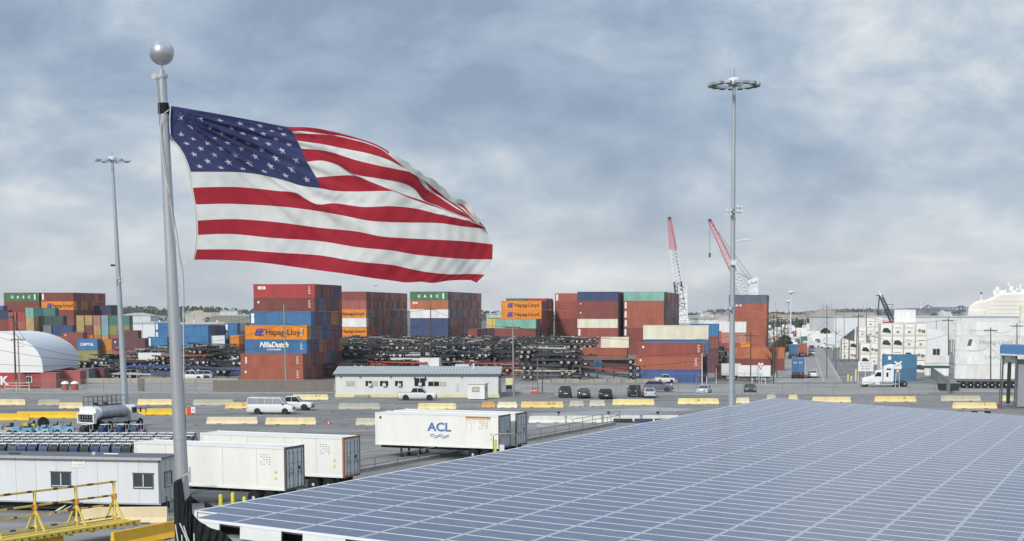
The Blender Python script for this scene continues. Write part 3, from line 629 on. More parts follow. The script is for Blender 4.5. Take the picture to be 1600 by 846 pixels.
r2 = reefer('white refrigerated trailer with rusty corner posts, behind the nearest one', corner(538, 110), -TY, rust=True)
r3 = reefer('white refrigerated trailer marked ACL, standing beside the solar canopy', corner(781, 133.5), -TY, seam=False)
r4 = reefer('white refrigerated trailer tucked in behind the one marked ACL', corner(781, 133.5)+TV*3.4+TU*.2, -TY, seam=False)
m_acl = mat('acl_blue', '#54759f', .5, var=.04)
link('lettering', text_mesh('ACL', 1.05, m_acl, .003, 0, .035), r3, (6.35, .03, 1.08+1.72)).scale = (1.15, 1, 1)
mb = MB()
for row in range(2):
    for k in range(16):
        a, b = k/16, (k+1)/16; f_ = lambda t: .09*sin(t*3*pi*2*.75+row*.6); x = lambda t: 5.45+t*1.85
        zb = 1.08+.98-row*.16; mb.poly([(x(a), .034, zb+f_(a)), (x(b), .034, zb+f_(b)), (x(b), .034, zb+f_(b)+.08), (x(a), .034, zb+f_(a)+.08)])
mb.build('wave_emblem', m_acl, r3)
mb = MB(); mb.box(8.9, .025, 3.72, 11.3, .037, 3.84); mb.build('rust_stain', mat('rust_stain_orange', '#b86a33', .8, var=.3), r3)
mb = MB(); rs = random.Random(5); mb.box(8.9, .026, 3.60, 11.3, .036, 3.715)
for k in range(14): x = 8.95+k*.17; mb.box(x, .026, 3.6-rs.uniform(.05, 1.3)*(1 if k % 3 == 0 else .3), x+.035, .036, 3.6)
mb.build('rust_streak', mat('rust_streak_tan', '#cdb98d', .8, var=.2), r3)
MB().lathe([(.13, -.0), (.13, .02)], 14, (.5, .02, 3.55), 'y').build('vent_cap', m_post, r3)

# tanker truck
m_tank = mat('tank_aluminium', '#a9adb4', .35, .5, var=.1, dirt=.25, dcol='#6f6f72')
def tanker():
    o = thing('tanker_truck', 'white and silver tanker truck with a railed catwalk on its tank', 'truck', G(137, 673), R(243))
    # local: +x rear ... front at -x ; keep rear at x=0
    pt = paint('#e1e2e0')
    el = lambda x, s: (x, [(1.18*s*cos(a), 2.05+.82*s*sin(a)) for a in [k*pi/10 for k in range(20)]])
    loft([el(-6.4, .8), el(-6.2, .97), el(-6.1, 1), el(-1.3, 1), el(-1.2, 1.0)], m_tank, 'tank', o, 30)
    for x in (-2.4, -3.6, -4.8, -6.0):
        mb = MB(); loft([el(x, 1.015), el(x-.06, 1.015)], m_rod, 'tank_band', o, 30)
    c = MB(); loft([(-1.3, [(y*1.06, 1.1+(z-1.1)*1.02) for y, z in el(0, 1)[1]]), (-.9, el(0, 1.04)[1]), (-.1, [(1.2, 1.2), (1.25, 1.7), (1.22, 2.55), (.95, 2.78), (.4, 2.85), (0, 2.86), (-.4, 2.85), (-.95, 2.78), (-1.22, 2.55), (-1.25, 1.7), (-1.2, 1.2), (-1.0, .95), (-.8, .9), (-.5, .88), (-.2, .88), (.2, .88), (.5, .88), (.8, .9), (1.0, .95), (1.15, 1.05)])], pt, 'rear_housing', o, 30)
    b = MB(); b.box(-.1, -1.28, .85, .35, 1.28, 1.0).box(-.1, -1.28, 1.9, .35, 1.28, 2.08).box(-.1, -1.28, 1.0, .35, -1.12, 1.9).box(-.1, 1.12, 1.0, .35, 1.28, 1.9); b.build('cabinet_frame', pt, o)
    MB().box(-.08, -1.12, 1.0, -.04, 1.12, 1.9).build('cabinet_back', m_dark, o)
    for k in range(6): y = -.95+k*.36; MB().tube([(-.04, y, 1.2+.1*(k % 2)), (.22, y, 1.2+.1*(k % 2))], .09, 10).build('valve', m_chrome, o); MB().box(.0, y-.05, 1.5, .15, y+.05, 1.8).build('valve_handle', m_chrome, o)
    w = MB(); w.box(-6.0, -.35, 2.88, -1.0, .35, 2.95); w.build('catwalk', mat('catwalk_grating', '#6b6558', .8), o)
    g = MB(); 
    for y in (-.75, .75):
        for k in range(8): x = -.3-k*.85; g.bar((x, y, 2.75), (x, y, 3.95), .035)
        for z in (3.35, 3.95): g.bar((-.3, y, z), (-6.25, y, z), .035)
    g.bar((-.3, -.75, 3.95), (-.3, .75, 3.95), .035); g.bar((-6.25, -.75, 3.95), (-6.25, .75, 3.95), .035); g.build('guard_rail', m_trim, o)
    for x in (-1.5, -3.4): MB().tube([(x, 0, 2.85), (x, 0, 3.2)], .28, 14).build('manhole', m_trim, o)
    loft([(-6.7, rr(1.15, .8, 2.6, .85)), (-7.6, rr(1.15, .8, 2.7, .85)), (-8.1, rr(1.12, .7, 1.9, .9))], pt, 'cab', o); loft([(-8.05, rr(1.1, .6, 1.75, .85)), (-9.2, rr(1.0, .6, 1.5, .8))], pt, 'hood', o)
    MB().hexa([(-8.12, -1.0, 1.85), (-8.06, -1.0, 1.85), (-8.06, 1.0, 1.85), (-8.12, 1.0, 1.85), (-7.66, -.95, 2.6), (-7.6, -.95, 2.6), (-7.6, .95, 2.6), (-7.66, .95, 2.6)]).build('windscreen', m_glass, o)
    for s in (-1, 1):
        MB().box(-7.75, s*1.16-.01, 1.75, -6.95, s*1.16+.01, 2.4).build('side_window', m_glass, o); MB().box(-8.2, s*1.45-.1, 1.8, -8.1, s*1.45+.1, 2.35).build('mirror', m_trim, o)
        wheel(o, -8.5, s*1.0, .52, .3, None, 20)
        for x in (-1.4, -2.7): wheel(o, x, s*.93, .52, .55, None, 20)
        MB().box(-6.0, s*1.1-.05, .8, -1.3, s*1.1+.05, 1.25).build('side_skirt', m_tank, o)
    MB().box(-9, -.45, .6, .2, .45, .9).build('chassis_frame', m_under, o)
    o.scale = (.88, .95, .93); return o
tk = tanker()
# compact utility carts ------------------------------------------------------
m_cartroof = mat('cart_roof_white', '#d4d6d6', .5, var=.08, dirt=.3); m_cartgrey = mat('cart_panel_grey', '#c9cdce', .5, dirt=.2)
def cart_meshes(body):
    r_ = MB(); r_.box(-.78, -.54, 1.78, .72, .54, 1.85).box(-.7, -.44, 1.85, .64, .44, 1.88)
    p = MB()
    for x, xx in ((-.95, -.66), (.9, .66)):
        for s in (-1, 1): p.bar((x, s*.48, .7), (xx, s*.5, 1.8), .05)
    b = MB(); b.prism([(-1.25, .35), (1.2, .35), (1.2, .85), (.35, .85), (.3, .45), (-.55, .45), (-.6, 1.5), (-.98, 1.55), (-1.22, 1.2)], -.55, .55)
    s_ = MB(); s_.box(.3, -.5, .85, .85, .5, .97).box(.8, -.5, .95, .95, .5, 1.45)
    w = MB(); w.hexa([(-.82, -.45, 1.52), (-.78, -.45, 1.52), (-.78, .45, 1.52), (-.82, .45, 1.52), (-.66, -.47, 1.75), (-.62, -.47, 1.75), (-.62, .47, 1.75), (-.66, .47, 1.75)])
    sd = MB(); sd.mat(1).box(.62, -.5, .5, .67, .5, 1.75).mat(0)
    for y in (-.545, .525): sd.box(-.1, y, .5, .65, y+.02, .98).box(.5, y, .98, .65, y+.02, 1.75).box(-.1, y, .98, .0, y+.02, 1.75)
    return [('roof', r_.mesh('roof', m_cartroof)), ('post', p.mesh('post', m_cartgrey)), ('body', b.mesh('body', body)), ('seat', s_.mesh('seat', m_trim)), ('windscreen', w.mesh('windscreen', m_glass)), ('side_panel', sd.mesh('side_panel', [m_cartgrey, m_trim]))]
m_cartb = [mat('cart_blue', '#2c4064', .5, var=.1), mat('cart_dark', '#2c2f35', .5, var=.1), mat('cart_slate', '#43536a', .5, var=.1)]
CM = [cart_meshes(q) for q in m_cartb]; cwm = wheel_mb(.22, .18, n=12).mesh('wheel', [m_tyre, m_rim])
rc = random.Random(21); ORD = OW+['%s to last' % q for q in ('sixth', 'fifth', 'fourth', 'third', 'next', 'almost')]
def cart(P_, rz, label, k=None):
    o = thing('utility_cart', label, 'utility cart', P_, rz, 'utility carts parked in rows behind the office trailer')
    for nme, me in CM[rc.randrange(3) if k is None else k]: link(nme, me, o)
    for x in (-.8, .75):
        for s in (-1, 1): link('wheel', cwm, o, (x, s*.44, .22))
    o.scale = (.62, .74, .62)
for row, (Y, x1) in enumerate(((138.6, 205), (141.8, 247), (144.8, 262), (147.8, 300), (151, 312))):
    px = 6-row*5
    n = 0
    while px < x1:
        if not (row > 0 and 268 < px < 270):
            cart(Vector((X_at(px, Y, 700)+rc.uniform(-.05, .05), Y+rc.uniform(-.2, .2), 0)), pi/2-R(8)+R(rc.uniform(-3, 3)),
                 'white-roofed cart, %s from left, %s row behind the office trailer' % (ORD[n], ['front', 'second', 'third', 'fourth', 'rear'][row]))
        px += 16.3*138.6/Y; n += 1
for k, px in enumerate((137, 166, 193, 217)):
    cart(G(px, 680), pi/2-R(35), 'utility cart with grey side panels %s' % ['just behind the tanker wheels, leftmost', 'beside a leaning cone, second from left', 'in the line below the tanker cab', 'rightmost of the line below the tanker'][k], [1, 0, 0, 2][k])
# tow tractors
def tug(px, py, col, label, rz=0.0, s=1.0):
    o = thing('tow_tractor', label, 'tow tractor', G(px, py), rz); m_ = mat('tug_paint_'+col.strip('#'), col, .45, var=.08, dirt=.2)
    MB().prism([(-1.1, .25), (1.05, .25), (1.05, .85), (.2, .85), (.1, .55), (-.25, .55), (-.3, .92), (-1.0, .88), (-1.1, .6)], -.6, .6).build('body', m_, o)
    MB().box(.25, -.5, .85, .75, .5, .98).box(.72, -.5, .9, .85, .5, 1.3).build('seat', m_trim, o)
    MB().tube([(-.25, 0, .9), (.05, 0, 1.2)], .03, 8).build('steering_column', m_trim, o)
    MB().box(-1.15, -.62, .25, -1.05, .62, .5).build('bumper', m_trim, o)
    for x in (-.7, .65):
        for q in (-1, 1): wheel(o, x, q*.52, .28, .2, None, 12)
    o.scale = (s*.95,)*3; return o
tug(100, 678, '#86b6d2', 'light blue tow tractor nearest the orange cone', R(15)); tug(79, 677, '#7fb0cc', 'light blue tow tractor, second from the orange cone', R(15)); tug(64, 679, '#9cc4d0', 'small pale blue tow tractor left of the other light blue ones', R(10), .8)
tug(36, 680, '#6fa3c0', 'low light blue tow tractor at far left', R(5)); tug(46, 670, '#c7c04a', 'small yellow tow tractor behind the blue ones', R(0), .7); tug(8, 679, '#a8abab', 'grey tow tractor at the left picture edge', R(0))
o = thing('big_tyre', 'large black tyre standing alone behind the light blue tractors', 'tyre', G(68, 669), R(25)); mb = wheel_mb(.62, .5, .55, 24); q = mb.build('tyre', [m_tyre, m_under], o, smooth=35); q.location.z = .62
# ------------------------------------------------------------------ mid-ground: street, barriers, buildings, poles
rm = random.Random(31)
def strip(name, px0, y0, px1, y1, wpx, z, ma):   # a line between two ground pixels, width metres
    a, b = G(px0, y0), G(px1, y1); d = (b-a).normalized(); s = Vector((-d.y, d.x, 0))*wpx/2
    mb = MB(); mb.poly([(a+s)+Vector((0,0,z)), (a-s)+Vector((0,0,z)), (b-s)+Vector((0,0,z)), (b+s)+Vector((0,0,z))]); o = mb.build(name, ma, fix=False)
    if o.data.polygons[0].normal.z < 0: o.data.flip_normals()
    return tag(o, kind='structure')
def gpoly(name, pts, z, ma): return sheet(name, [G(x, y) for x, y in pts], z, ma)
m_line = mat('road_paint_white', '#b9b9b4', .7, var=.25, vscale=1.5, dirt=.5, dcol='#808080'); m_yline = mat('road_paint_yellow', '#b5a560', .7, var=.25, vscale=1.5, dirt=.5, dcol='#808080')
m_conc = mat('concrete', '#9b9a94', .8, var=.14, vscale=1, dirt=.3, dcol='#6c6a64', bump=.2)
# public road across the picture and the lane running away at right
a = [G(-300, 600), G(1900, 600), G(1900, 613.5), G(-300, 613.5)]
sheet('road', [(p.x, p.y) for p in a], .004, m_road)
ln = [(1206, 599), (1318, 599), (1283, 540), (1262, 510), (1256, 510), (1232, 540)]
gpoly('truck_lane', ln, .008, m_road)
strip('lane_marking', 1208, 594, 1229, 553, .22, .012, m_line); strip('lane_marking', 1258.5, 596, 1258, 520, .16, .012, m_line); strip('lane_marking', 1287, 595, 1273, 553, .2, .012, m_line)
strip('lane_marking', 1313, 594, 1292, 560, .2, .012, m_line); strip('lane_marking', 1285, 583, 1306, 583, .4, .012, m_line)
for x0, x1, y in ((0, 600, 606.5), (850, 1450, 606.5)): strip('centre_line', x0, y, x1, y, .2, .012, m_yline)
for x0, y0, x1, y1 in ((0, 651, 90, 648), (180, 645, 300, 641), (370, 656, 560, 624), (484, 632, 530, 624), (560, 640, 640, 626), (0, 664, 230, 661), (220, 667, 300, 664), (560, 707, 650, 690), (520, 676, 596, 672), (500, 663, 560, 660)):
    strip('bay_marking', x0, y0, x1, y1, .16, .006, m_line)
for k in range(5): strip('bay_marking', 566+k*5, 700-k*3, 640+k*5, 700-k*3, .14, .006, m_line)
gpoly('patched_asphalt', [(0, 640), (240, 636), (250, 643), (0, 655)], .003, mat('patch_asphalt', '#686b70', .85, var=.2, vscale=.3)); gpoly('patched_asphalt', [(840, 668), (960, 652), (1090, 640), (1020, 636), (830, 646)], .003, ground_mat('pale_asphalt', None, '#97979a', '#a8a8aa'))
# kerbs
def wallseg(name, px0, y0, px1, y1, h, th, ma, base=0.0):
    a, b = G(px0, y0), G(px1, y1); mb = MB(); mb.bar((a.x, a.y, base+h/2), (b.x, b.y, base+h/2), th, h); return mb.build(name, ma)
tag(wallseg('kerb', -200, 614.6, 860, 614.6, .14, .3, m_conc), kind='structure')
# jersey barriers
def jersey(px0, px1, yb, col, label, num=None, L=None, yaw=0.0):
    Y = 13*F/(yb-487); Lm = L or (px1-px0)/F*Y
    if col not in (YL, '#d9a93a'): h_ = col.lstrip('#'); col = '#%02x%02x%02x' % tuple(int(int(h_[i*2:i*2+2], 16)*.72+(0xde, 0xd3, 0xb4)[i]*.28) for i in range(3)) if col not in (GY, '#d2d3ca') else col
    ma = mat('barrier_'+col.strip('#'), col, .75, var=.12, vscale=1.2, dirt=.35, dcol='#8b7f66', bump=.25, bscale=12)
    P_ = Vector((X_at(px0, Y, yb), Y, 0)); o = thing('traffic_barrier', label, 'barrier', P_, yaw, 'concrete traffic barriers scattered over the lot')
    pr = [(-.30, 0), (-.30, .08), (-.13, .34), (-.08, .81), (.08, .81), (.13, .34), (.30, .08), (.30, 0)]
    mb = MB(); e = .12
    n = len(pr); mb.v += [(0 if z < .7 else e, y, z) for y, z in pr]+[(Lm if z < .7 else Lm-e, y, z) for y, z in pr]
    for k in range(n): q = (k+1) % n; mb.f.append([k, q, n+q, n+k]); mb.m.append(0)
    mb.f.append(list(range(n))); mb.m.append(0); mb.f.append([n+k for k in range(n)]); mb.m.append(0)
    mb.build('barrier_body', ma, o)
    for x in (Lm*.25, Lm*.75): MB().box(x-.25, -.305, -.0, x+.25, -.2, .06).build('lift_slot', m_dark, o)
    if num: link('lettering', text_mesh(num, .55, mat('stencil_dark', '#6f6648', .8, var=.3), .002), o, (Lm*.72 if num != 'III' else Lm*.5, -.125, .55)).rotation_euler.x = R(-6)
    return o
CR, GY, YL = '#dcc98f', '#a2a196', '#e0b92f'
BJ = [(-28, 40, 632, '#dcc898', 'cream barrier cut off by the left picture edge'), (60, 95, 632.5, '#98948a', 'grey concrete barrier left of the tanker, in the back row'), (93, 130, 637.5, '#d8c593', 'dirty cream barrier just behind the tanker'),
 (215, 279, 632, '#dfca90', 'cream barrier directly left of the flagpole, above a yellow one'), (302, 366, 632.5, '#9fa096', 'grey barrier right of the flagpole with a pale square'), (352, 392, 637.5, '#dfbd6e', 'yellowish barrier numbered 25, half behind the white van', '25'),
 (457, 513, 624, '#dccf9c', 'cream barrier with faint marks in front of the screened fence', 'Y Y'), (529, 594, 638.5, '#9b9b92', 'grey barrier with a cream patch left of the pickup'), (653, 713, 638.5, '#e0d493', 'pale yellow barrier in front of the white pickup'),
 (753, 773, 636.5, '#c08a3a', 'short orange barrier piece below the guard booth'), (777, 808, 636.5, '#dedbbb', 'short whitish barrier beside the orange piece'), (814, 880, 636, '#dfbd68', 'yellow barrier with dark numbers near the dark SUV', '20 03'),
 (890, 912, 634.5, '#a3a49b', 'short grey barrier below the dark sedan'), (921, 945, 634, '#aeaf9f', 'faded grey-yellow barrier below the black wagon'), (957, 1022, 632, '#e2d07f', 'yellow barrier below the black off-roader'),
 (1059, 1123, 630.5, '#e3d384', 'yellow barrier with three strokes left of the mast', 'III'), (1150, 1171, 629.5, '#d0cba8', 'faded barrier just right of the mast'), (1198, 1212, 624.5, '#a9a99c', 'tiny grey barrier piece right of the mast'), (1232, 1246, 624.5, '#cbc58f', 'short barrier behind the far roof corner'),
 (1269, 1329, 628, '#e5cc93', 'cream barrier behind the far edge of the solar roof'), (1366, 1431, 627, '#e4c57d', 'orange-yellow barrier with a small stencil, below the semi tractor', 'A'), (1470, 1532, 626, '#b0b09a', 'grey barrier with pale patches near the right fence'), (1564, 1612, 626, '#dfd29c', 'cream barrier behind the posts of the blue shelter'), (1488, 1557, 637.5, '#e2cd8b', 'large cream barrier left of the blue shelter', 'T'),
 (323, 403, 661.5, '#dcc9a5', 'long pinkish cream barrier in front of the white van'), (415, 494, 662.5, '#e2cd97', 'long cream barrier left of the fallen cone'), (556, 598, 663.5, '#b9b8a8', 'grey barrier touching the left end of the ACL trailer')]
for b in BJ: jersey(b[0], b[1], b[2], b[3], b[4], b[5] if len(b) > 5 else None)
for b in ((-40, 46, 656, YL, 'bright yellow barrier at the left edge, nearer of two'), (26, 126, 652.5, YL, 'long bright yellow barrier left of the tanker'), (212, 228, 648.8, YL, 'short yellow barrier by the tanker cab'), (229, 272, 647.5, YL, 'bright yellow barrier left of the flagpole'), (273, 294, 647.5, '#d9a93a', 'yellow barrier behind the flagpole next to the red sign')): jersey(*b)
# white low wall with rail posts right of the ACL trailer
for x0, x1, yb, l in ((826, 884, 660, 'white low wall section right of the ACL trailer'), (885, 942, 659.5, 'white low wall section between two small dark lamps'), (943, 1002, 659, 'white low wall section behind dark blue kerb panels'), (1003, 1062, 658.5, 'white low wall section running behind the solar roof edge')):
    jersey(x0, x1-1, yb, '#d2d3ca', l)
for x, y in ((873, 651), (951, 650), (1028, 649)):
    o = thing('wall_lamp', 'small dark lamp on the white low wall, %s' % {873: 'leftmost', 951: 'middle one', 1028: 'rightmost'}[x], 'lamp', G(x, 659.5)+Vector((0, .2, 0))); MB().tube([(0, 0, 0), (0, 0, 1.05)], .05, 8).build('post', m_trim, o); MB().cbox((0, 0, 1.12), (.35, .25, .2)).build('lamp_head', m_trim, o)
for x0, x1, c in ((960, 989, '#2a3238'), (993, 1022, '#39456b'), (1025, 1050, '#3c4a74')):
    Y = 180.5; tag(MB().box(X_at(x0, Y), Y, 0, X_at(x1, Y), Y+.6, .45).build('kerb_block', mat('block_'+c.strip('#'), c, .6)), '%s low block in front of the white wall' % ('blackish' if x0 == 960 else ('dull purple' if x0 == 993 else 'navy')), 'block')
# pipe hand rail running beside the canopy
ra, rbb = G(470, 757), G(968, 664); n = 18; o = thing('pipe_handrail', 'thin grey pipe handrail running beside the solar canopy', 'handrail', ra); d = rbb-ra
for k in range(n+1): p = d*(k/n); MB().tube([p, p+Vector((0, 0, 1.1))], .035, 6).build('post', m_rod, o)
for z in (.55, 1.1): MB().tube([Vector((0, 0, z)), d+Vector((0, 0, z))], .035, 6).build('rail', m_rod, o)
tag(wallseg('kerb', 470, 757, 968, 664, .25, .35, m_conc).copy() if False else wallseg('kerb', 462, 757, 960, 664, .3, .35, m_conc), kind='structure')
p0 = Vector((X_at(771, 127, 720), 127, 0)); o = thing('pipe_gate', 'bent grey pipe gate with a yellow bollard beside the ACL trailer', 'gate', p0)
MB().tube([(0, 0, 0), (0, 0, 2.75), (.15, 0, 2.9), (1.8, 0, 2.95), (1.95, 0, 2.8), (1.95, 0, 0)], .045, 8).build('pipe_frame', m_rod, o, smooth=40); MB().tube([(.17, -.1, 0), (.17, -.1, 2.45)], .1, 12).build('bollard', mat('bollard_yellow', '#d6cf3a', .5), o, smooth=40); MB().box(.5, .1, 1.0, .9, .35, 2.0).build('meter_box', m_cartroof, o)
o = thing('guide_fence', 'grey framed mesh fence panel where the handrail meets the wall', 'fence', G(895, 674)); d = G(968, 660)-G(895, 674)
for k in range(6): MB().tube([d*(k/5), d*(k/5)+Vector((0, 0, 1.3))], .04, 6).build('post', m_rod, o)
for z in (.1, 1.3): MB().tube([Vector((0, 0, z)), d+Vector((0, 0, z))], .03, 6).build('rail', m_rod, o)
# bollards
for x, y, l in ((345, 792, 'nearest the flagpole'), (364, 789, 'second from the flagpole'), (382, 796, 'low one in the middle'), (401, 789, 'farthest from the flagpole')):
    o = thing('bollard', 'yellow steel bollard under the white trailer, %s' % l, 'bollard', G(x, y), 0, 'yellow bollards'); MB().lathe([(.13, 0), (.13, .72), (.11, .80), (.05, .84)], 16).build('post', MATS.get('bollard_yellow'), o, smooth=40)
# cones
m_cone = mat('cone_orange', '#d4483a', .6); 
def cone(px, py, label, rot=(0, 0, 0), s=1.0):
    o = thing('traffic_cone', label, 'cone', G(px, py)); o.rotation_euler = rot; o.scale = (s,)*3
    MB().lathe([(.17, .03), (.04, .72)], 14).build('cone', m_cone, o, smooth=40); MB().box(-.22, -.22, 0, .22, .22, .035).build('base', m_cone, o); MB().lathe([(.125, .26), (.088, .44)], 14).build('white_band', m_dec, o).scale = (1.03, 1.03, 1)
cone(117.5, 678, 'orange cone beside the light blue tractor'); cone(198.5, 680, 'orange cone, left of the pair below the tanker cab'); cone(218.5, 681, 'orange cone, right of the pair below the tanker cab'); cone(196, 677, 'orange cone just behind the left one of the pair')
cone(511, 663, 'knocked-over cone lying on the empty lot', (R(70), 0, R(60)), 1.1); cone(741, 623.5, 'small orange cone at the door of the guard booth', s=.9); cone(463, 633, 'red cone standing on the hidden pickup side', s=1.4)
for k, x in enumerate((831, 836, 840)): cone(x, 615, 'red and white cone by the gate, %s' % ['leaning leftmost', 'middle', 'rightmost'][k], s=1.5)
# red notice board next to the flagpole
o = thing('notice_board', 'red framed notice board standing right of the flagpole', 'sign', G(299, 649)); MB().box(-.55, 0, .1, .25, .06, 1.0).build('red_board', m_cone, o); MB().box(-.02, -.02, .3, .5, -.005, 1.02).build('white_notice', m_dec, o); link('lettering', text_mesh('13', .4, m_ink, .002), o, (.24, -.03, .66)); MB().box(-.5, .0, 0, -.44, .05, .1).box(.15, 0, 0, .21, .05, .1).build('foot', m_trim, o)
# ---------------- white office
def office():
    c0 = G(524, 621); W_, D_, H_ = 25.0, 11.5, 3.55; o = thing('site_office', 'long low white site office with a grey ribbed roof', 'building', c0, -R(1.5))
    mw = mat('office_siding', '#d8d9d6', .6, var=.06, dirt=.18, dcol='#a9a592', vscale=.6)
    mb = MB(); n = 84; 
    for k in range(n): x = k*W_/n; mb.poly([(x, 0, 0), (x+W_/n*.85, 0, 0), (x+W_/n*.85, 0, H_), (x, 0, H_)]); mb.poly([(x+W_/n*.85, 0, 0), (x+W_/n*.92, .04, 0), (x+W_/n*.92, .04, H_), (x+W_/n*.85, 0, H_)]); mb.poly([(x+W_/n*.92, .04, 0), (x+W_/n, 0, 0), (x+W_/n, 0, H_), (x+W_/n*.92, .04, H_)])
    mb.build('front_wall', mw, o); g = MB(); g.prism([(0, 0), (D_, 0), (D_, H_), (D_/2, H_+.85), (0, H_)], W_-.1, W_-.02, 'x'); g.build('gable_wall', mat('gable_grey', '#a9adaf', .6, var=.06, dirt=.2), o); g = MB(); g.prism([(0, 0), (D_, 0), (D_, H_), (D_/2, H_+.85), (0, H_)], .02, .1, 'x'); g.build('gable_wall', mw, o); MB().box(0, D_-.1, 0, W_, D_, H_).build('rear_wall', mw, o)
    MB().box(-.03, -.06, 0, W_+.03, -.01, .5).build('base_skirt', mat('skirt_cream', '#d6cfa4', .7, var=.15, vscale=.5), o)
    mr = mat('roof_metal_grey', '#aeb3b3', .5, .2, var=.1, vscale=.6)
    for s in (0, 1):
        mb = MB(); y0, y1 = (-.3, D_/2) if s == 0 else (D_/2, D_+.3); z0, z1 = (H_-.02, H_+.9) if s == 0 else (H_+.9, H_-.02)
        mb.hexa([(-.3, y0, z0), (W_+.3, y0, z0), (W_+.3, y1, z1), (-.3, y1, z1), (-.3, y0, z0+.08), (W_+.3, y0, z0+.08), (W_+.3, y1, z1+.08), (-.3, y1, z1+.08)]); mb.build('roof_slope', mr, o)
    for k in range(50): x = k*W_/49; mb = MB(); mb.hexa([(x, -.29, H_+.06), (x+.07, -.29, H_+.06), (x+.07, D_/2, H_+.98), (x, D_/2, H_+.98), (x, -.29, H_+.13), (x+.07, -.29, H_+.13), (x+.07, D_/2, H_+1.05), (x, D_/2, H_+1.05)]); mb.build('roof_rib', mr, o)
    MB().box(-.3, -.38, H_-.18, W_+.3, -.305, H_+.05).build('gutter', mat('gutter_dark', '#5b5f60', .6), o)
    MB().box(W_-.06, -.07, .5, W_+.04, .06, H_-.1).build('corner_trim', m_trim, o)
    MB().box(W_+.0, D_*.25-.1, 2.9, W_+.3, D_*.25+.2, 3.1).build('wall_light', m_trim, o); MB().box(W_, D_*.8-.2, 2.9, W_+.3, D_*.8+.2, 3.2).build('wall_light', m_trim, o)
    sc = 230.0/F
    def win(p0, p1, y0, y1, dark=True, name='window'):
        x0, x1 = (p0-524)*sc, (p1-524)*sc; z1 = (621.5-y0)*sc; z0 = (621.5-y1)*sc
        f = MB().box(x0-.06, -.05, z0-.06, x1+.06, -.0, z1+.06).build(name, m_post if dark else mat('frame_pale', '#b9bab6', .6), o)
        MB().box(x0, -.065, z0, x1, -.052, z1).build('pane', m_glass if dark else mat('blind_beige', '#b5b09f', .7), f); MB().box((x0+x1)/2-.03, -.08, z0, (x0+x1)/2+.03, -.066, z1).build('mullion', m_cartroof, f)
        return f
    win(542, 554, 596, 603, False); w1 = win(573, 582, 596, 603); win(583, 591, 596, 603, False); win(596, 608, 596, 603); win(620, 631, 596, 603); win(651, 667, 591.5, 603); win(673, 689, 597, 603); win(691.5, 700.5, 597, 603, False)
    for p0, y in ((577, 601), (600, 601), (624, 601), (657, 600)): x = (p0-524)*sc; MB().box(x-.0, -.42, (621.5-y)*sc-.25, x+.5, -.08, (621.5-y)*sc+.15).build('air_conditioner', m_cartroof, o)
    for p0 in (651, 668): x = (p0-524)*sc; MB().box(x-.08, -.25, 2.6, x+.08, -.05, 3.1).build('flood_light', m_trim, o)
    for p0 in (533, 564, 613, 726): x = (p0-524)*sc; MB().box(x-.12, -.2, 3.05, x+.12, -.01, 3.15).build('soffit_lamp', m_post, o)
    x = (716-524)*sc; MB().box(x, -.06, .9, x+.45, .0, 2.2).build('notice_panel', m_cartgrey, o); MB().box(3.0, -.9, 0, 5.2, -.0, .35).build('door_step', m_conc, o)
    MB().tube([((743-524)*sc, D_*.3, H_+.4), ((743-524)*sc, D_*.3, H_+1.5)], .14, 10).build('flue', m_cartroof, o)
    MB().box((711-524)*sc, D_*.55, H_+.7, (733-524)*sc, D_*.75, H_+1.2).build('roof_unit', m_cartgrey, o)
office()
o = thing('guard_booth', 'small white guard booth standing at the right end of the office', 'booth', G(731, 625), R(-12)); MB().box(0, 0, .12, 2.55, 2.2, 2.35).build('cabin', m_white, o); MB().box(-.15, -.15, 2.35, 2.7, 2.35, 2.47).build('flat_roof', m_cartroof, o)
f = MB().box(.65, -.04, 1.2, 1.75, .0, 1.9).build('window', m_post, o); MB().box(.7, -.055, 1.25, 1.7, -.041, 1.85).build('pane', mat('blind_beige', '#b5b09f', .7), f); f = MB().box(2.552, .5, .15, 2.6, 1.4, 2.2).build('door', m_cartgrey, o); MB().box(2.602, .65, 1.2, 2.615, 1.25, 1.9).build('pane', m_glass, f)
o = thing('access_kiosk', 'cream upright kiosk with a dark opening by the yard gate', 'kiosk', G(790, 613)); MB().box(0, 0, .0, 1.05, .9, .5).build('plinth', m_cartgrey, o); MB().box(0, 0, 1.15, 1.15, .9, 2.25).build('sign_box', mat('kiosk_cream', '#dcd7a8', .6), o); MB().box(.06, .02, .5, 1.0, .88, 1.15).build('opening', m_dark, o)
# left street furniture: concrete wall, screens, fences
m_lwall = mat('street_wall_concrete', '#a8a496', .8, var=.16, vscale=.4, dirt=.4, dcol='#77736a')
for k in range(12):
    x0 = -30+k*33.5; a, b = G(x0, 598.3), G(x0+33, 598.3); tag(MB().box(a.x, a.y, 0, b.x, a.y+.35, .82).build('concrete_wall_block', m_lwall), 'grey concrete wall block along the left street, %s from the left edge' % OW[k], 'wall block', 'concrete blocks along the far left street edge')
for k in range(12):
    x0 = 840+k*22; a, b = G(x0, 598.5), G(x0+21, 598.5)
    if x0 < 1040: tag(MB().box(a.x, a.y, 0, b.x, a.y+.35, .75 if k % 3 else .6).build('concrete_wall_block', m_lwall), 'grey concrete block across the road below the chassis piles, %s from the gate' % OW[k], 'wall block', 'concrete blocks below the chassis piles')
m_screen = mat('screen_mesh_brown', '#7b746e', .9, var=.12, vscale=.8)
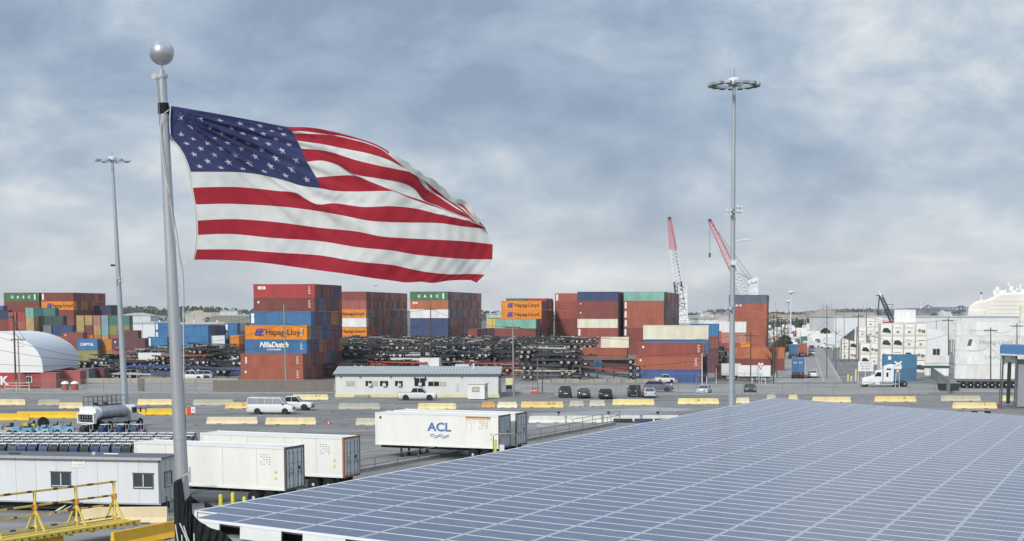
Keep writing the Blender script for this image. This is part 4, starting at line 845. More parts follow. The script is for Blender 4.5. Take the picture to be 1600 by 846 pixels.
def screenf(x0, x1, yb, h, label, n, ma=m_screen):
    a, b = G(x0, yb), G(x1, yb); o = thing('screened_fence', label, 'fence', a); w = (b.x-a.x)
    for k in range(n): MB().box(k*w/n+.05, -.01, .05, (k+1)*w/n-.05, .01, h-.08).build('screen_panel', ma, o)
    for k in range(n+1): MB().tube([(k*w/n, 0, 0), (k*w/n, 0, h+.12)], .05, 8).build('post', m_rod, o)
    MB().tube([(0, 0, h), (w, 0, h)], .03, 6).build('top_rail', m_rod, o)
screenf(333, 521, 612.5, 1.95, 'brown screened fence in front of the stair-stepped container stack', 7); screenf(216, 226, 612, 2.2, 'single narrow brown screen panel between two posts left of the flagpole', 1)
m_wire = mat('fence_wire', '#83878a', .6, .4)
def chain(x0, y0, x1, y1, h, label, n, wires=10, th=.012, vert=6):
    a, b = G(x0, y0), G(x1, y1); d = b-a; o = thing('chain_link_fence', label, 'fence', a)
    for k in range(n+1): p = d*(k/n); MB().tube([p, p+Vector((0, 0, h+.1))], .04, 6).build('post', m_rod, o)
    MB().tube([Vector((0, 0, h)), d+Vector((0, 0, h))], .025, 5).build('top_rail', m_rod, o)
    mb = MB(); L = d.length; u = d.normalized(); st = .28; q = -h
    while q < L:
        for sg in (1, -1):
            s0, s1 = max(q, 0), min(q+h, L); z0, z1 = s0-q, s1-q
            if s1 > s0:
                if sg < 0: z0, z1 = h-z0, h-z1
                pa, pb = u*s0+Vector((0, 0, z0)), u*s1+Vector((0, 0, z1)); mb.poly([pa+Vector((0, 0, th)), pa, pb, pb+Vector((0, 0, th))])
        q += st
    tag(mb.build('wire_mesh', m_wire, o, fix=False), 'woven wire of the fence', kind='stuff')
chain(800, 623, 1060, 623, 2.1, 'chain link fence in front of the parked cars', 8); chain(1060, 621, 1460, 618, 2.1, 'chain link fence along the road right of the light mast', 10); chain(800, 600, 870, 600, 2.4, 'chain link gate fence behind the kiosk', 4)
chain(0, 612.5, 216, 612.5, 1.9, 'chain link fence along the left street', 8); chain(226, 612.5, 333, 612.5, 1.9, 'chain link fence behind the flagpole', 4); chain(860, 599, 1190, 599, 1.8, 'chain link fence on the far side of the road', 12)
chain(1452, 589, 1482, 616, 2.2, 'grey fence panel turned toward the camera near the right road', 3)
for x0, x1, y in ((866, 1150, 617.5), (1150, 1450, 616.5)):
    tag(wallseg('kerb', x0, y, x1, y, .30, .5, m_conc), kind='structure')
a_, b_ = G(1453, 590), G(1483, 616); scf = thing('green_screen_fence', 'grey-green screened fence section angling toward the black bin at right', 'fence', a_)
for k in range(4): p, q = (b_-a_)*(k/4), (b_-a_)*((k+.97)/4); MB().bar(p+Vector((.15, 0, 1.15)), q+Vector((.15, 0, 1.15)), .03, 2.1).build('screen_panel', mat('screen_green', '#869490', .8, var=.1), scf)
o = thing('timber_gate', 'pale timber rail gate at the foot of the left utility poles', 'gate', G(8, 612)); m_tim = mat('pale_timber', '#cfcba9', .8)
for x in (0, 1.85, 4.0): MB().box(x-.06, -.05, 0, x+.06, .05, 1.6).build('post', m_tim, o)
for z in (.5, .95, 1.4): MB().box(0, -.03, z-.05, 4.0, .03, z+.05).build('rail', m_tim, o)
# ---------------- utility poles and wires
m_wood = mat('pole_timber', '#5a4a41', .85, var=.2, streak=(1, 1, .1)); m_greyp = mat('pole_grey', '#8c8d8a', .7, var=.15, streak=(1, 1, .1))
PT = {}
def upole(px, ytop, ybase, label, r=.16, ma=None, arm=True, lean=0.0, key=None, rig=0, px0=None):
    b = G(px0 or px, ybase); Y = b.y; tp = at(px, ytop, Y); h = tp.z; o = thing('utility_pole', label, 'utility pole', b)
    tx = tp.x-b.x; MB().tube([(0, 0, 0), (tx*.5, 0, h*.5), (tx, 0, h)], [r, r*.85, r*.65], 10).build('shaft', ma or m_wood, o, smooth=40)
    if arm:
        MB().box(tx-1.2, -.08, h-.65, tx+1.2, .06, h-.5).build('crossarm', m_wood, o)
        for k in (-1.05, -.4, .4, 1.05): MB().lathe([(.05, 0), (.07, .08), (.03, .2)], 8, (tx+k, 0, h-.5)).build('insulator', m_rod, o)
    if rig: MB().lathe([(.25, 0), (.27, .1), (.27, .75), (.2, .8)], 12, (tx+.35, 0, h-2.2)).build('transformer', m_post, o, smooth=40)
    if rig == 2: MB().box(tx-.7, -.4, h-1.0, tx-.1, 0, h-.5).build('transformer', m_post, o); MB().tube([(tx, 0, h-1.3), (tx-.9, -.2, h-1.6)], .04, 6).build('bracket', m_post, o)
    PT[key or px] = b+Vector((tx, 0, h)); return o
upole(21, 489, 608, 'dark leaning utility pole with a transformer, nearest the left edge', .17, rig=2, arm=False, px0=25)
upole(28, 526, 608, 'shorter grey utility pole beside the dark leaning one', .14, m_greyp, px0=31)
upole(443.5, 476, 605, 'grey utility pole standing before the stair-stepped stack', .17, m_greyp, px0=447)
upole(673, 479, 590, 'thin dark utility pole rising behind the office roof', .14); upole(801, 506, 620, 'grey utility pole by the yard gate', .15, m_greyp, px0=803, rig=0); upole(840, 560, 616, 'short thin pole by the gate, left of a pair', .1, m_greyp, arm=False); upole(847.5, 558, 616, 'short dark pole by the gate, right of a pair', .1, arm=False)
upole(1097, 552, 604, 'slim white pole right of the front container stack', .1, m_cartroof, arm=False); upole(1119, 575, 600, 'thin white post with a small sign behind the road', .06, m_cartroof, arm=False); upole(1173, 520, 598, 'dark pole right of the light mast', .12)
m_cable = mat('cable_black', '#33363a', .7)
def wirel(a, b, sag, label, r=.028):
    a = Vector(a); b = Vector(b); pts = [a+(b-a)*t+Vector((0, 0, -4*sag*t*(1-t))) for t in [k/14 for k in range(15)]]
    mb = MB(); mb.tube([p-a for p in pts], r, 4); o = mb.build('overhead_wire', m_cable); o.location = a; tag(o, label, 'wire', 'overhead wires'); return o
W1, W2, W3 = PT[443.5], PT[673], PT[801]
for dz, sg in ((-.5, 1.2), (-3.2, 1.6), (-6.2, 1.0)):
    LB = {-.5: 'topmost', -3.2: 'middle', -6.2: 'lowest'}[dz]
    wirel(W1+Vector((0, 0, dz)), W2+Vector((0, 0, dz)), sg, LB+' overhead wire between the poles left and behind of the office')
    wirel(W2+Vector((0, 0, dz)), W3+Vector((0, 0, dz)), sg*.7, LB+' overhead wire between the office pole and the gate pole')
    wirel(W3+Vector((0, 0, dz)), PT[1173]+Vector((0, 0, dz*.6)), sg*1.3, LB+' overhead wire from the gate pole toward the light mast')
    wirel(W1+Vector((0, 0, dz)), at(255, 508-dz*8, 262), sg*.8, LB+' overhead wire running left from the grey pole')
    wirel(at(-40, 510-dz*9, 250), at(130, 558-dz*2, 275), .4, LB+' overhead wire crossing the white dome')
for k in range(3): wirel(PT[21]+Vector((0, 0, -1-k*2.2)), PT[28]+Vector((1, 0, -.4-k*.6)), .2, ['upper', 'middle', 'lower'][k]+' short slack wire between the two left poles')
# ---------------- high masts
m_mast = mat('mast_galvanised', '#a3abb0', .5, .3, var=.08, vscale=1, streak=(1, 1, .2))
def mast(px, Y, ytop, label, rbase, rtop, n, rad, pxb, marks):
    b = Vector((X_at(pxb, Y, 640), Y, 0)); tp = at(px, ytop, Y); h = tp.z; tx = tp.x-b.x; o = thing('high_mast_light', label, 'light mast', b)
    MB().tube([(tx*t, 0, h*t) for t in (0, .2, .4, .6, .8, 1)], [rbase+(rtop-rbase)*t for t in (0, .2, .4, .6, .8, 1)], 20).build('shaft', m_mast, o, smooth=True)
    for t in (.22, .42, .66): MB().tube([(tx*t, 0, h*t), (tx*(t+.012), 0, h*(t+.012))], rbase+(rtop-rbase)*t+.02, 20).build('slip_joint', m_mast, o, smooth=30)
    T = Vector((tx, 0, h)); rg = MB()
    for k in range(24): a0, a1 = 2*pi*k/24, 2*pi*(k+1)/24; rg.bar(T+Vector((cos(a0)*rad*.72, sin(a0)*rad*.72, 0)), T+Vector((cos(a1)*rad*.72, sin(a1)*rad*.72, 0)), .09)
    for k in range(6): a0 = pi*k/3; rg.bar(T, T+Vector((cos(a0)*rad*.72, sin(a0)*rad*.72, 0)), .07)
    rg.build('lamp_ring', m_mast, o); MB().lathe([(.5, .05), (.55, .2), (.5, .5), (.2, .62)], 16, T).build('head_cover', m_cartroof, o, smooth=35)
    MB().tube([T+Vector((0, 0, .6)), T+Vector((0, 0, 1.3))], .03, 6).build('lightning_rod', m_rod, o)
    for k in range(n):
        a0 = 2*pi*k/n; dx = Vector((cos(a0), sin(a0), 0)); c = T+dx*rad*.86; lm = MB(); s = len(lm.v)
        lm.cbox((0, 0, .05), (.62, .42, .2)); lm.mat(1).cbox((.05, 0, -.065), (.5, .36, .03)); lm.xf(Matrix.Translation(c) @ Matrix.Rotation(a0, 4, 'Z'), s); lm.build('floodlight', [m_mast, m_trim], o)
    for y, kind in marks:
        t = at(px, y, Y).z/h; c = Vector((tx*t, 0, h*t))
        if kind == 'cams':
            k_ = MB(); k_.bar(c+Vector((-.6, -.3, 0)), c+Vector((.6, -.3, 0)), .05)
            k_.build('camera_bracket', m_mast, o)
            for x in (-.8, -.35, .4, .8): MB().cbox(c+Vector((x*.7, -.45, .12*(1 if x > 0 else -1))), (.14, .35, .15)).build('security_camera', m_cartroof, o)
        elif kind == 'arm': MB().tube([c, c+Vector((1.35, -.1, .12)), c+Vector((1.5, -.1, .0)), c+Vector((1.52, -.1, -.3))], .045, 8).build('side_arm', m_cartroof, o); 
        elif kind == 'box': MB().cbox(c+Vector((0, -rbase-.05, 0)), (.4, .3, .35)).build('junction_box', m_cartroof, o)
        elif kind == 'camarm': MB().bar(c, c+Vector((-.55, -.2, .05)), .08).build('camera_bracket', m_mast, o); MB().cbox(c+Vector((-.6, -.25, .0)), (.5, .3, .25)).build('security_camera', m_trim, o)
mast(1147, 122, 134, 'tall grey light mast with a full ring of floodlights, rising behind the solar roof', .27, .125, 16, 2.0, 1144, [(326, 'cams'), (333, 'cams'), (377, 'arm'), (411, 'box'), (480, 'cams')])
mast(175.5, 205, 252, 'thinner leaning light mast left of the flagpole with a small lamp ring', .47, .17, 8, 2.4, 196, [(415, 'camarm'), (436, 'cams'), (441, 'cams')])
# ---------------- white fabric dome on red containers
def dome():
    Y0, Y1 = 268.0, 305.0; xr0, xr1 = X_at(65, Y0), X_at(131, Y1); sp = 20.0; o = thing('fabric_dome_shelter', 'white fabric dome shelter sitting on red containers at far left', 'shelter', Vector((xr0-sp/2, Y0, 0)))
    m_fab = mat('dome_fabric', '#cfd5d8', .6, var=.04, dirt=.12); n, steps = 30, 10; org = Vector((xr0-sp/2, Y0, 0)); rows = []
    for j in range(steps+1):
        t = j/steps; xr = xr0+(xr1-xr0)*t; Y = Y0+(Y1-Y0)*t; rise = 7.0*(1-.04*t); s_ = 1-(.10*max(0, t-.8)/.2)**1; row = []
        for k in range(n+1):
            a = pi*k/n; row.append(Vector((xr-sp/2-sp/2*cos(a)*abs(cos(a))**-.12*s_ if abs(cos(a)) > 1e-6 else xr-sp/2, Y, 2.5+rise*s_*sin(a)**.78))-org)
        rows.append(row)
    for j in range(steps):        # one fabric bay between each pair of ribs
        mb = MB()
        for k in range(n): mb.poly([rows[j][k], rows[j][k+1], rows[j+1][k+1], rows[j+1][k]])
        mb.build('fabric_bay', m_fab, o, smooth=60)
        MB().tube([p+Vector((0, 0, .0)) for p in rows[j]], .035, 5).build('rib_seam', m_fab, o)
    MB().poly([p+Vector((0, -.02, 0)) for p in rows[0]]).build('front_gable', mat('dome_gable', '#e4e6e4', .6, var=.03), o); MB().poly(rows[-1]).build('rear_gable', m_fab, o)
    MB().box(rows[0][0].x, -.1, 2.2, rows[0][-1].x, .1, 2.5).build('sill_beam', m_white, o); MB().bar(rows[0][-1]+Vector((0, 0, -.1)), rows[-1][-1]+Vector((0, 0, -.1)), .2, .25).build('sill_beam', mat('sill_red', '#8c3b36', .6), o)
dome()
for x0, L, c, lab, lg in ((-52, 12.19, 'red', 'red container with large white lettering under the dome, at the picture edge', 'k'), (29, 6.06, 'rose', 'red container with a small window, under the dome edge', None)):
    o = thing('office_container', lab, 'container', Vector((X_at(x0, 262), 262, 0)), 0); b_, f_, d_ = cmeshes(L, 2.6, c, 0); link('body', b_, o); link('frame', f_, o); [link('door', q, o) for q in d_]
    if lg: logo_on(o, dict(L=L, H=2.6, c=c, logo='k', lod=1))
    else: w = MB().box(.95, -.06, 1.0, 2.0, .0, 2.05).build('window', m_dec, o); [MB().box(1.05+k*.45, -.08, 1.1, 1.4+k*.45, -.062, 1.95).build('pane', m_glass, w) for k in range(2)]
for x0, Y, L, c, lab in ((62, 268, 3.0, 'maroon', 'maroon container end just right of the dome front'), (74, 277, 6.06, 'rose', 'rose container along the dome side, nearer end'), (93, 288, 6.06, 'maroon', 'maroon container along the dome side, middle'), (116, 285, 2.6, 'grey', 'grey box at the right end of the dome'), (130, 290, 4.0, 'plum', 'plum box beyond the right end of the dome')):
    o = thing('storage_container', lab, 'container', Vector((X_at(x0, Y), Y, 0)), -YAW); b_, f_, d_ = cmeshes(L, 2.45, c, 1); link('body', b_, o); link('frame', f_, o); [link('door', q, o) for q in d_]
for x, c in ((99, 'cream'), (114, 'red')):
    o = thing('small_tank_shed', ('whitish' if c == 'cream' else 'red')+' little round-roofed shed in front of the dome side', 'shed', Vector((X_at(x, 256), 256, 0))); MB().lathe([(.6, 0), (.6, 1.05)], 16).build('drum', cmat('rose' if c == 'cream' else 'red'), o, smooth=30); MB().lathe([(.7, 1.05), (.65, 1.2), (.4, 1.42), (.1, 1.5)], 16).build('domed_cap', m_dec, o, smooth=50)
# ------------------------------------------------------------------ right side and the far distance
rf = random.Random(8); mat('logo_grey', '#9aa3ad', .5)
m_reefw = mat('reefer_white_far', '#e4e4dd', .5, var=.05, dirt=.2, dcol='#9c8a72', vscale=.8); m_mach = mat('machinery_dark', '#33373a', .7, var=.3); m_mgrey = mat('machinery_grey', '#85898a', .7, var=.3); m_fan = mat('fan_grille', '#6d7274', .5)
def reefer_end(P_, label, H=2.62, L=12.19, style=0):
    """refrigerated container seen from its machinery end"""
    o = thing('reefer_container', label, 'container', P_, -YAW, 'white refrigerated containers stacked at right')
    MB().box(0, 0, .0, 2.44, L, H-.02).build('box_body', m_reefw, o)
    f = MB()
    for x in (0, 2.32): f.box(x, -.06, 0, x+.12, -.002, H-.02)
    f.box(.12, -.06, 0, 2.32, -.002, .14).box(.12, -.06, H-.16, 2.32, -.002, H-.02); f.build('end_frame', mat('reefer_frame', '#d3cabb', .6, dirt=.3, dcol='#8a4f34'), o)
    u = MB().box(.2, -.1, .35, 2.24, -.0, H-.35).build('cooling_unit', m_reefw, o)
    if style == 0: MB().lathe([(.38, -.16), (.38, -.1)], 14, (.85, 0, 1.1), 'y').build('condenser_fan', m_mgrey, u); MB().box(1.3, -.15, .6, 2.05, -.1, 1.25).build('control_box', m_fan, u)
    elif style == 1: MB().prism([(.35, .75), (2.1, .55), (2.1, 1.0), (1.5, 1.65), (.6, 1.6)], -.17, -.1).build('compressor_bay', m_mach, u)
    else: MB().box(.9, -.16, .6, 1.5, -.1, 1.0).build('compressor_bay', m_mgrey, u); MB().box(.5, -.15, 1.6, 1.9, -.1, 1.7).build('vent', m_fan, u)
    return o
W3_ = ['leftmost', 'second', 'third', 'fourth', 'rightmost']
def rstack(pxs, Y, n, where, z0=0, H=2.62, st=(0, 1, 2)):
    for c, px in enumerate(pxs):
        for l in range(n if isinstance(n, int) else n[c]):
            reefer_end(Vector((X_at(px, Y), Y+rf.uniform(-.1, .1), z0+l*H)), 'white reefer end, %s column, %s tier, %s' % (W3_[c], OW[l], where), H, style=rf.choice(st))
rstack((1376, 1394, 1412, 1430), 331, (4, 4, 4, 4), 'near cluster behind the blue containers', st=(0, 1, 1, 2))
for k, (px, c) in enumerate(((1398, 'white'), (1400, 'cream'))): cont_o = None
for x0, z, lab in ((1399, 10.5, 'white container lying crosswise on top of the near reefer cluster, lower'), (1399, 13.1-.02, 'white container lying crosswise on top of the near reefer cluster')):
    if z > 11: continue
    o = thing('shipping_container', lab, 'container', Vector((X_at(x0, 335), 336, z)), -YAW); b_, f_, d_ = cmeshes(4.4, 2.9, 'white', 1); link('body', b_, o); link('frame', f_, o); [link('door', q, o) for q in d_]
rstack((1341, 1353.5, 1366), 455, (3, 4, 4), 'far cluster', H=2.82, st=(0, 2)); rstack((1328, 1340.5), 440, (2, 3), 'middle cluster', H=2.9, st=(0, 1, 2)); rstack((1314, 1327), 425, (2, 2), 'low cluster at the lane side')
rstack((1345, 1359), 380, (2, 2), 'low pair behind the sign board')
def side_white(px, Y, z, lab, lg=None, L=12.19, H=2.76, c='white', rz=-YAW):
    o = thing('shipping_container', lab, 'container', Vector((X_at(px, Y), Y, z)), rz); b_, f_, d_ = cmeshes(L, H-.02, c, 0, 'reefer'); link('body', b_, o); link('frame', f_, o); [link('door', q, o) for q in d_]
    if lg: logo_on(o, dict(L=L, H=H, c=c, logo=lg, lod=0))
    return o
for l in range(4):
    q = side_white(1495, 297, .1+l*2.76, 'big white container, %s tier of the tall white stack at right' % tier(l, 4), 'hl_grey' if l == 2 else None)
    if l == 1:
        link('lettering', text_mesh('LINALC', 1.1, MATS['logo_grey'], .003), q, (7.2, .012, 1.4)); MB().prism([(9.9, 1.0), (11.5, 1.0), (11.0, 1.75), (9.9, 1.75)], .004, .018).build('emblem', MATS['logo_grey'], q)
    if l == 2: MB().prism([(2.0, .8), (2.7, .8), (3.0, 2.1), (2.3, 2.1)], .004, .018).build('emblem', mat('logo_slate', '#5d6672', .5), q)
for l in range(5): side_white(1594, 290, .1+l*2.76, 'white container, %s tier of the stack at the right picture edge' % tier(l, 5), c='cream' if l == 4 else 'white')
for l in range(2):
    o = thing('shipping_container', '%s of the two stacked steel-blue containers behind the semi tractor' % ('lower' if l == 0 else 'upper'), 'container', Vector((X_at(1383, 289), 289, l*2.5)), -YAW*.3); b_, f_, d_ = cmeshes(6.06, 2.48, 'slate' if False else 'blue', 0)
    PALk = 'steel blue'; PAL[PALk] = '#4d7b98'; b_, f_, d_ = cmeshes(6.06, 2.48, PALk, 0); link('body', b_, o); link('frame', f_, o); [link('door', q, o) for q in d_]
    MB().box(.7, -.01, 1.5, 1.25, 0, 2.2).build('white_decal', m_dec, o)
side_white(1448, 315, 2.6, 'pale grey container right of the blue pair, upper', L=4.6, H=1.5); side_white(1448, 315, 0, 'pale container right of the blue pair, on the ground', L=4.6, H=2.5)
MB_ = MB().box(X_at(1440, 300), 300, 2.0, X_at(1486, 300), 303, 2.45).build('green_canopy', mat('canopy_green', '#3f5a52', .7)); tag(MB_, 'low dark green canopy strip right of the blue containers', 'canopy')
# arched white tent behind the reefers
def tent(px0, px1, Y, ytop, depth, label):
    x0, x1 = X_at(px0, Y), X_at(px1, Y); zt = CAMZ-(ytop-487)*Y/F; o = thing('arched_tent', label, 'tent', Vector((x0, Y, 0))); w = x1-x0; pr = [(0, 0), (0, zt*.62)]+[(w/2-w/2*cos(pi*k/14), zt*.62+zt*.38*sin(pi*k/14)) for k in range(1, 14)]+[(w, zt*.62), (w, 0)]
    m_ = mat('tent_white', '#dcdedd', .6, var=.04, dirt=.08); MB().prism(pr, 0, depth).build('fabric_shell', m_, o, smooth=40); MB().box(w*.35, -.05, 0, w*.65, -.002, zt*.45).build('doorway', m_mach, o)
    for k in range(5): x = w*(.1+.2*k); MB().box(x-.04, -.06, 0, x+.04, -.003, zt*.7).build('frame_rib', m_cartroof, o)
tent(1446, 1482, 380, 515, 20, 'arched white tent right of the near reefer cluster')
# sloping white roof shelter beside the lane
def slope_shelter():
    Y = 400; a = at(1300, 541, Y); b = at(1341, 509, Y); o = thing('sloping_roof_shelter', 'shelter with a long white sloping roof beside the truck lane', 'shelter', Vector((a.x, Y, 0))); A, B = a-o.location, b-o.location
    MB().hexa([A, B, B+Vector((0, 9, 0)), A+Vector((0, 9, 0)), A+Vector((0, 0, .45)), B+Vector((0, 0, .45)), B+Vector((0, 9, .45)), A+Vector((0, 9, .45))]).build('sloping_roof', m_cartroof, o)
    MB().prism([(A.x+(B.x-A.x)*.45, A.z+(B.z-A.z)*.42), (B.x, B.z*.55), (B.x, B.z-.05), (A.x+(B.x-A.x)*.45, A.z+(B.z-A.z)*.45-.05)], 4.0, 4.2).build('hung_curtain', mat('shed_grey', '#a9adaf', .6), o)
    for k in range(4): x = A.x+.5+(B.x-A.x-.8)*k/3; MB().tube([(x, 0, 0), (x, 0, A.z+(B.z-A.z)*(x-A.x)/(B.x-A.x))], .12, 8).build('post', m_post, o)
slope_shelter()
# sign board, crossing signs, yield signs
m_signw = mat('sign_white', '#e3e3df', .4, var=.03); m_signr = mat('sign_red', '#b3262f', .4, var=.05)
o = thing('notice_board', 'large white notice board on posts left of the semi tractor', 'sign', g2(1340, 601)); MB().box(0, 0, 2.35, 2.75, .06, 4.1).build('board', m_signw, o)
for x in (.1, 1.35, 2.6): MB().tube([(x, .1, 0), (x, .1, 4.1)], .06, 8).build('post', m_cartroof, o)
for k in range(3): link('lettering', text_mesh(['ALL TRUCKS', 'MUST STOP', 'AT GATE'][k], .38, m_ink, .002), o, (1.37, -.01, 3.75-k*.5))
MB().box(0, -.008, 2.92, 2.75, -.002, 2.95).build('board_joint', m_rod, o)
def tri(r, z, y0, y1): return MB().prism([(-r, z+r*.58), (r, z+r*.58), (0, z-r*1.15)], y0, y1)
def yieldsign(P_, label, s=1.0, cross=False):
    o = thing('crossing_sign' if cross else 'yield_sign', label, 'sign', P_)
    for x in (-.22, .22): MB().tube([(x*(1.6 if cross else 1), .05, 0), (x*(.9 if cross else 1), .05, 3.4*s)], .05, 8).build('post', m_cartroof, o)
    tri(.48, 2.75*s, -.03, -.0).build('red_triangle', m_signr, o); tri(.27, 2.75*s, -.05, -.031).build('white_triangle', m_signw, o)
    if cross:
        for a in (-1, 1): MB().bar((-.62, -.05, 4.1-a*.36), (.62, -.05-.03*(a > 0), 4.1+a*.36), .05, .26).build('crossbuck_arm', m_signw, o)
        MB().prism([(-.75, 3.45), (-.45, 3.75), (.45, 3.75), (.75, 3.45), (.55, 3.2), (-.55, 3.2)], -.0, .03).build('backing_plate', m_signw, o)
    else:
        MB().prism([(-.5, 3.55), (-.3, 3.95), (-.1, 3.7), (.1, 3.7), (.3, 3.95), (.5, 3.55), (.3, 3.4), (-.3, 3.4)], -.0, .03).build('upper_plate', m_signw, o); MB().box(-.4, .0, 1.5, .4, .03, 2.0).build('pale_blue_plate', mat('plate_paleblue', '#9cc6d6', .5), o)
yieldsign(g2(1188, 601), 'yield sign on twin white posts right of the light mast', 1.15); yieldsign(g2(1402, 606), 'railway crossbuck with a yield triangle in front of the blue containers', 1.05, True)
for x, y in ((1104, 600), (1175, 602), (1196, 602), (1049, 612)):
    o = thing('marker_post', 'short white marker post by the road, %s' % {1104: 'in front of the dark pipe frame', 1175: 'left of the yield sign', 1196: 'right of the yield sign', 1049: 'behind the silver sedan, thick one'}[x], 'post', g2(x, y)); MB().tube([(0, 0, 0), (0, 0, 1.3)], .12 if x == 1049 else .06, 8).build('post', m_signw, o); MB().tube([(0, 0, 1.3), (0, 0, 1.42)], .08, 8).build('cap', m_signr, o)
o = thing('pipe_stand', 'rust-brown pipe frame standing by the road right of the royal blue container', 'frame', g2(1088, 600)); mb = MB(); mb.tube([(0, 0, 0), (0, 0, 1.5), (1.9, 0, 1.5), (1.9, 0, 0)], .05, 6); mb.build('bent_pipe', mat('pipe_rust', '#9c7f6c', .7), o)
for x, c, h in ((1325, '#d8cf58', 1.3), (1337, '#d9cf8a', 2.2), (1330, '#c9c9c2', 1.0)):
    o = thing('bollard', {1325: 'bright yellow thick bollard left of the notice board', 1337: 'tall pale yellow post left of the notice board', 1330: 'short pale bollard between two yellow ones'}[x], 'bollard', g2(x, 597)); MB().lathe([(.16, 0), (.16, h), (.1, h+.1)], 12).build('post', mat('bollard_'+c.strip('#'), c, .6), o); MB().box(-.3, -.3, 0, .3, .3, .2).build('base', m_conc, o)
# shed boxes behind
# traffic in the truck lane
def boxtruck(px, yb, c, label, H=2.6):
    P_ = g2(px, yb); o = thing('container_truck', label, 'truck', P_, pi/2-YAW)   # local +x runs away
    q = cmeshes(12.19, H, c, 0); 
    for nme, me in (('container_body', q[0]), ('container_frame', q[1])): link(nme, me, o, (0, -1.22, 1.2))
    for k, me in enumerate(q[2]): d = link('door', me, o, (0, 1.22, 1.2), pi); d.location = (12.19-12.19, 1.22, 1.2); d.rotation_euler.z = pi; d.location.x = 12.19-.0-12.19+12.19*0+0; d.location.x = 12.19*1.0-0*1; d.location.x = 12.19
    MB().box(0, -.5, .75, 15.2, .5, 1.15).build('chassis_frame', m_under, o)
    for x in (.9, 2.2, 12.4, 13.6): 
        for y in (-.95, .95): link('wheel', chwheel, o, (x, y, .5))
    for y in (-.95, .95): link('wheel', chwheel, o, (16.6, y, .5)); MB().box(-.12, y-.22, .62, -.02, y+.22, .8).build('tail_light', m_tail, o); MB().box(-.05, y-.3, .25, 0, y+.3, .72).build('mud_flap', m_trim, o)
    MB().box(-.15, -1.15, .82, -.02, 1.15, 1.0).build('rear_bumper', mat('bumper_red', '#8e2f2a', .6), o)
    loft([(13.2, rr(1.2, 1.0, 3.6, .85)), (15.2, rr(1.2, .8, 3.6, .85)), (15.6, rr(1.15, .7, 2.2, .85)), (17.2, rr(1.0, .6, 1.8, .85))], paint('#d6d8d8'), 'cab', o); return o
chwheel = wheel_mb(.5, .5, .5, 14).mesh('wheel', [m_tyre, m_rim])
t_ = boxtruck(1246.5, 592, 'blue', 'truck carrying a blue container, nearest in the lane, seen from behind')
for k in range(2): link('lettering', text_mesh('EG', .55, m_dec, .002), t_, (-.07, .55-k*1.1, 3.1)).rotation_euler.z = -pi/2
boxtruck(1239, 561, 'blue', 'truck carrying a blue container, second in the lane'); boxtruck(1254, 558, 'rust', 'truck carrying a rusty red container further up the lane'); boxtruck(1256, 543, 'teal', 'truck carrying a teal container far up the lane')
lane = -YAW-pi/2+pi
car('sedan', '#dfe1e1', 'white car alone in the truck lane, behind the blue container truck', g2(1270.5, 590), -pi/2-YAW); car('suv', '#d3d6d8', 'pale SUV farther up the truck lane', g2(1268, 556), pi/2-YAW); car('suv', '#2b2f33', 'black SUV up the truck lane behind the pale one', g2(1268, 548), pi/2-YAW); car('van', '#d8b23a', 'yellow van far up the lane beside the trees', g2(1230, 543), -pi/2-YAW, 'van')
def longtrailer(px, yb, L, label, rz=0): q = boxtruck; o = thing('white_box_trailer', label, 'trailer', g2(px, yb), rz); MB().box(0, 0, 1.0, L, 2.5, 3.9).build('box_body', m_reefw, o); [link('wheel', chwheel, o, (L-x, y, .5)) for x in (1.2, 2.5) for y in (.3, 2.2)]; MB().box(.3, .5, .7, L-.3, 2, .98).build('chassis_frame', m_under, o)
longtrailer(1264, 537, 16, 'long white trailer crossing at the far end of the truck lane')
# multi-axle trailer and black bin under the tall white stack
o = thing('multi_axle_trailer', 'low trailer with a long row of big wheels under the white stack', 'trailer', g2(1501, 607)); L = X_at(1640, 260)-X_at(1501, 260); MB().box(0, .3, .9, L, 2.6, 1.25).build('load_bed', mat('trailer_dark', '#4a4e52', .6), o)
wmm = wheel_mb(.56, .45, .52, 20).mesh('wheel', [m_tyre, m_rim])
for k in range(11): link('wheel', wmm, o, (.5+k*1.22, .3, .56))
o = thing('debris_bin', 'black open bin left of the row of big wheels', 'bin', g2(1470, 611)); MB().prism([(0, .1), (3.0, .1), (3.2, 1.2), (-.2, 1.2)], 0, 1.6).build('bin_body', m_mach, o); MB().box(-.25, -.05, 1.2, 3.25, 1.65, 1.3).build('rim', m_rod, o)
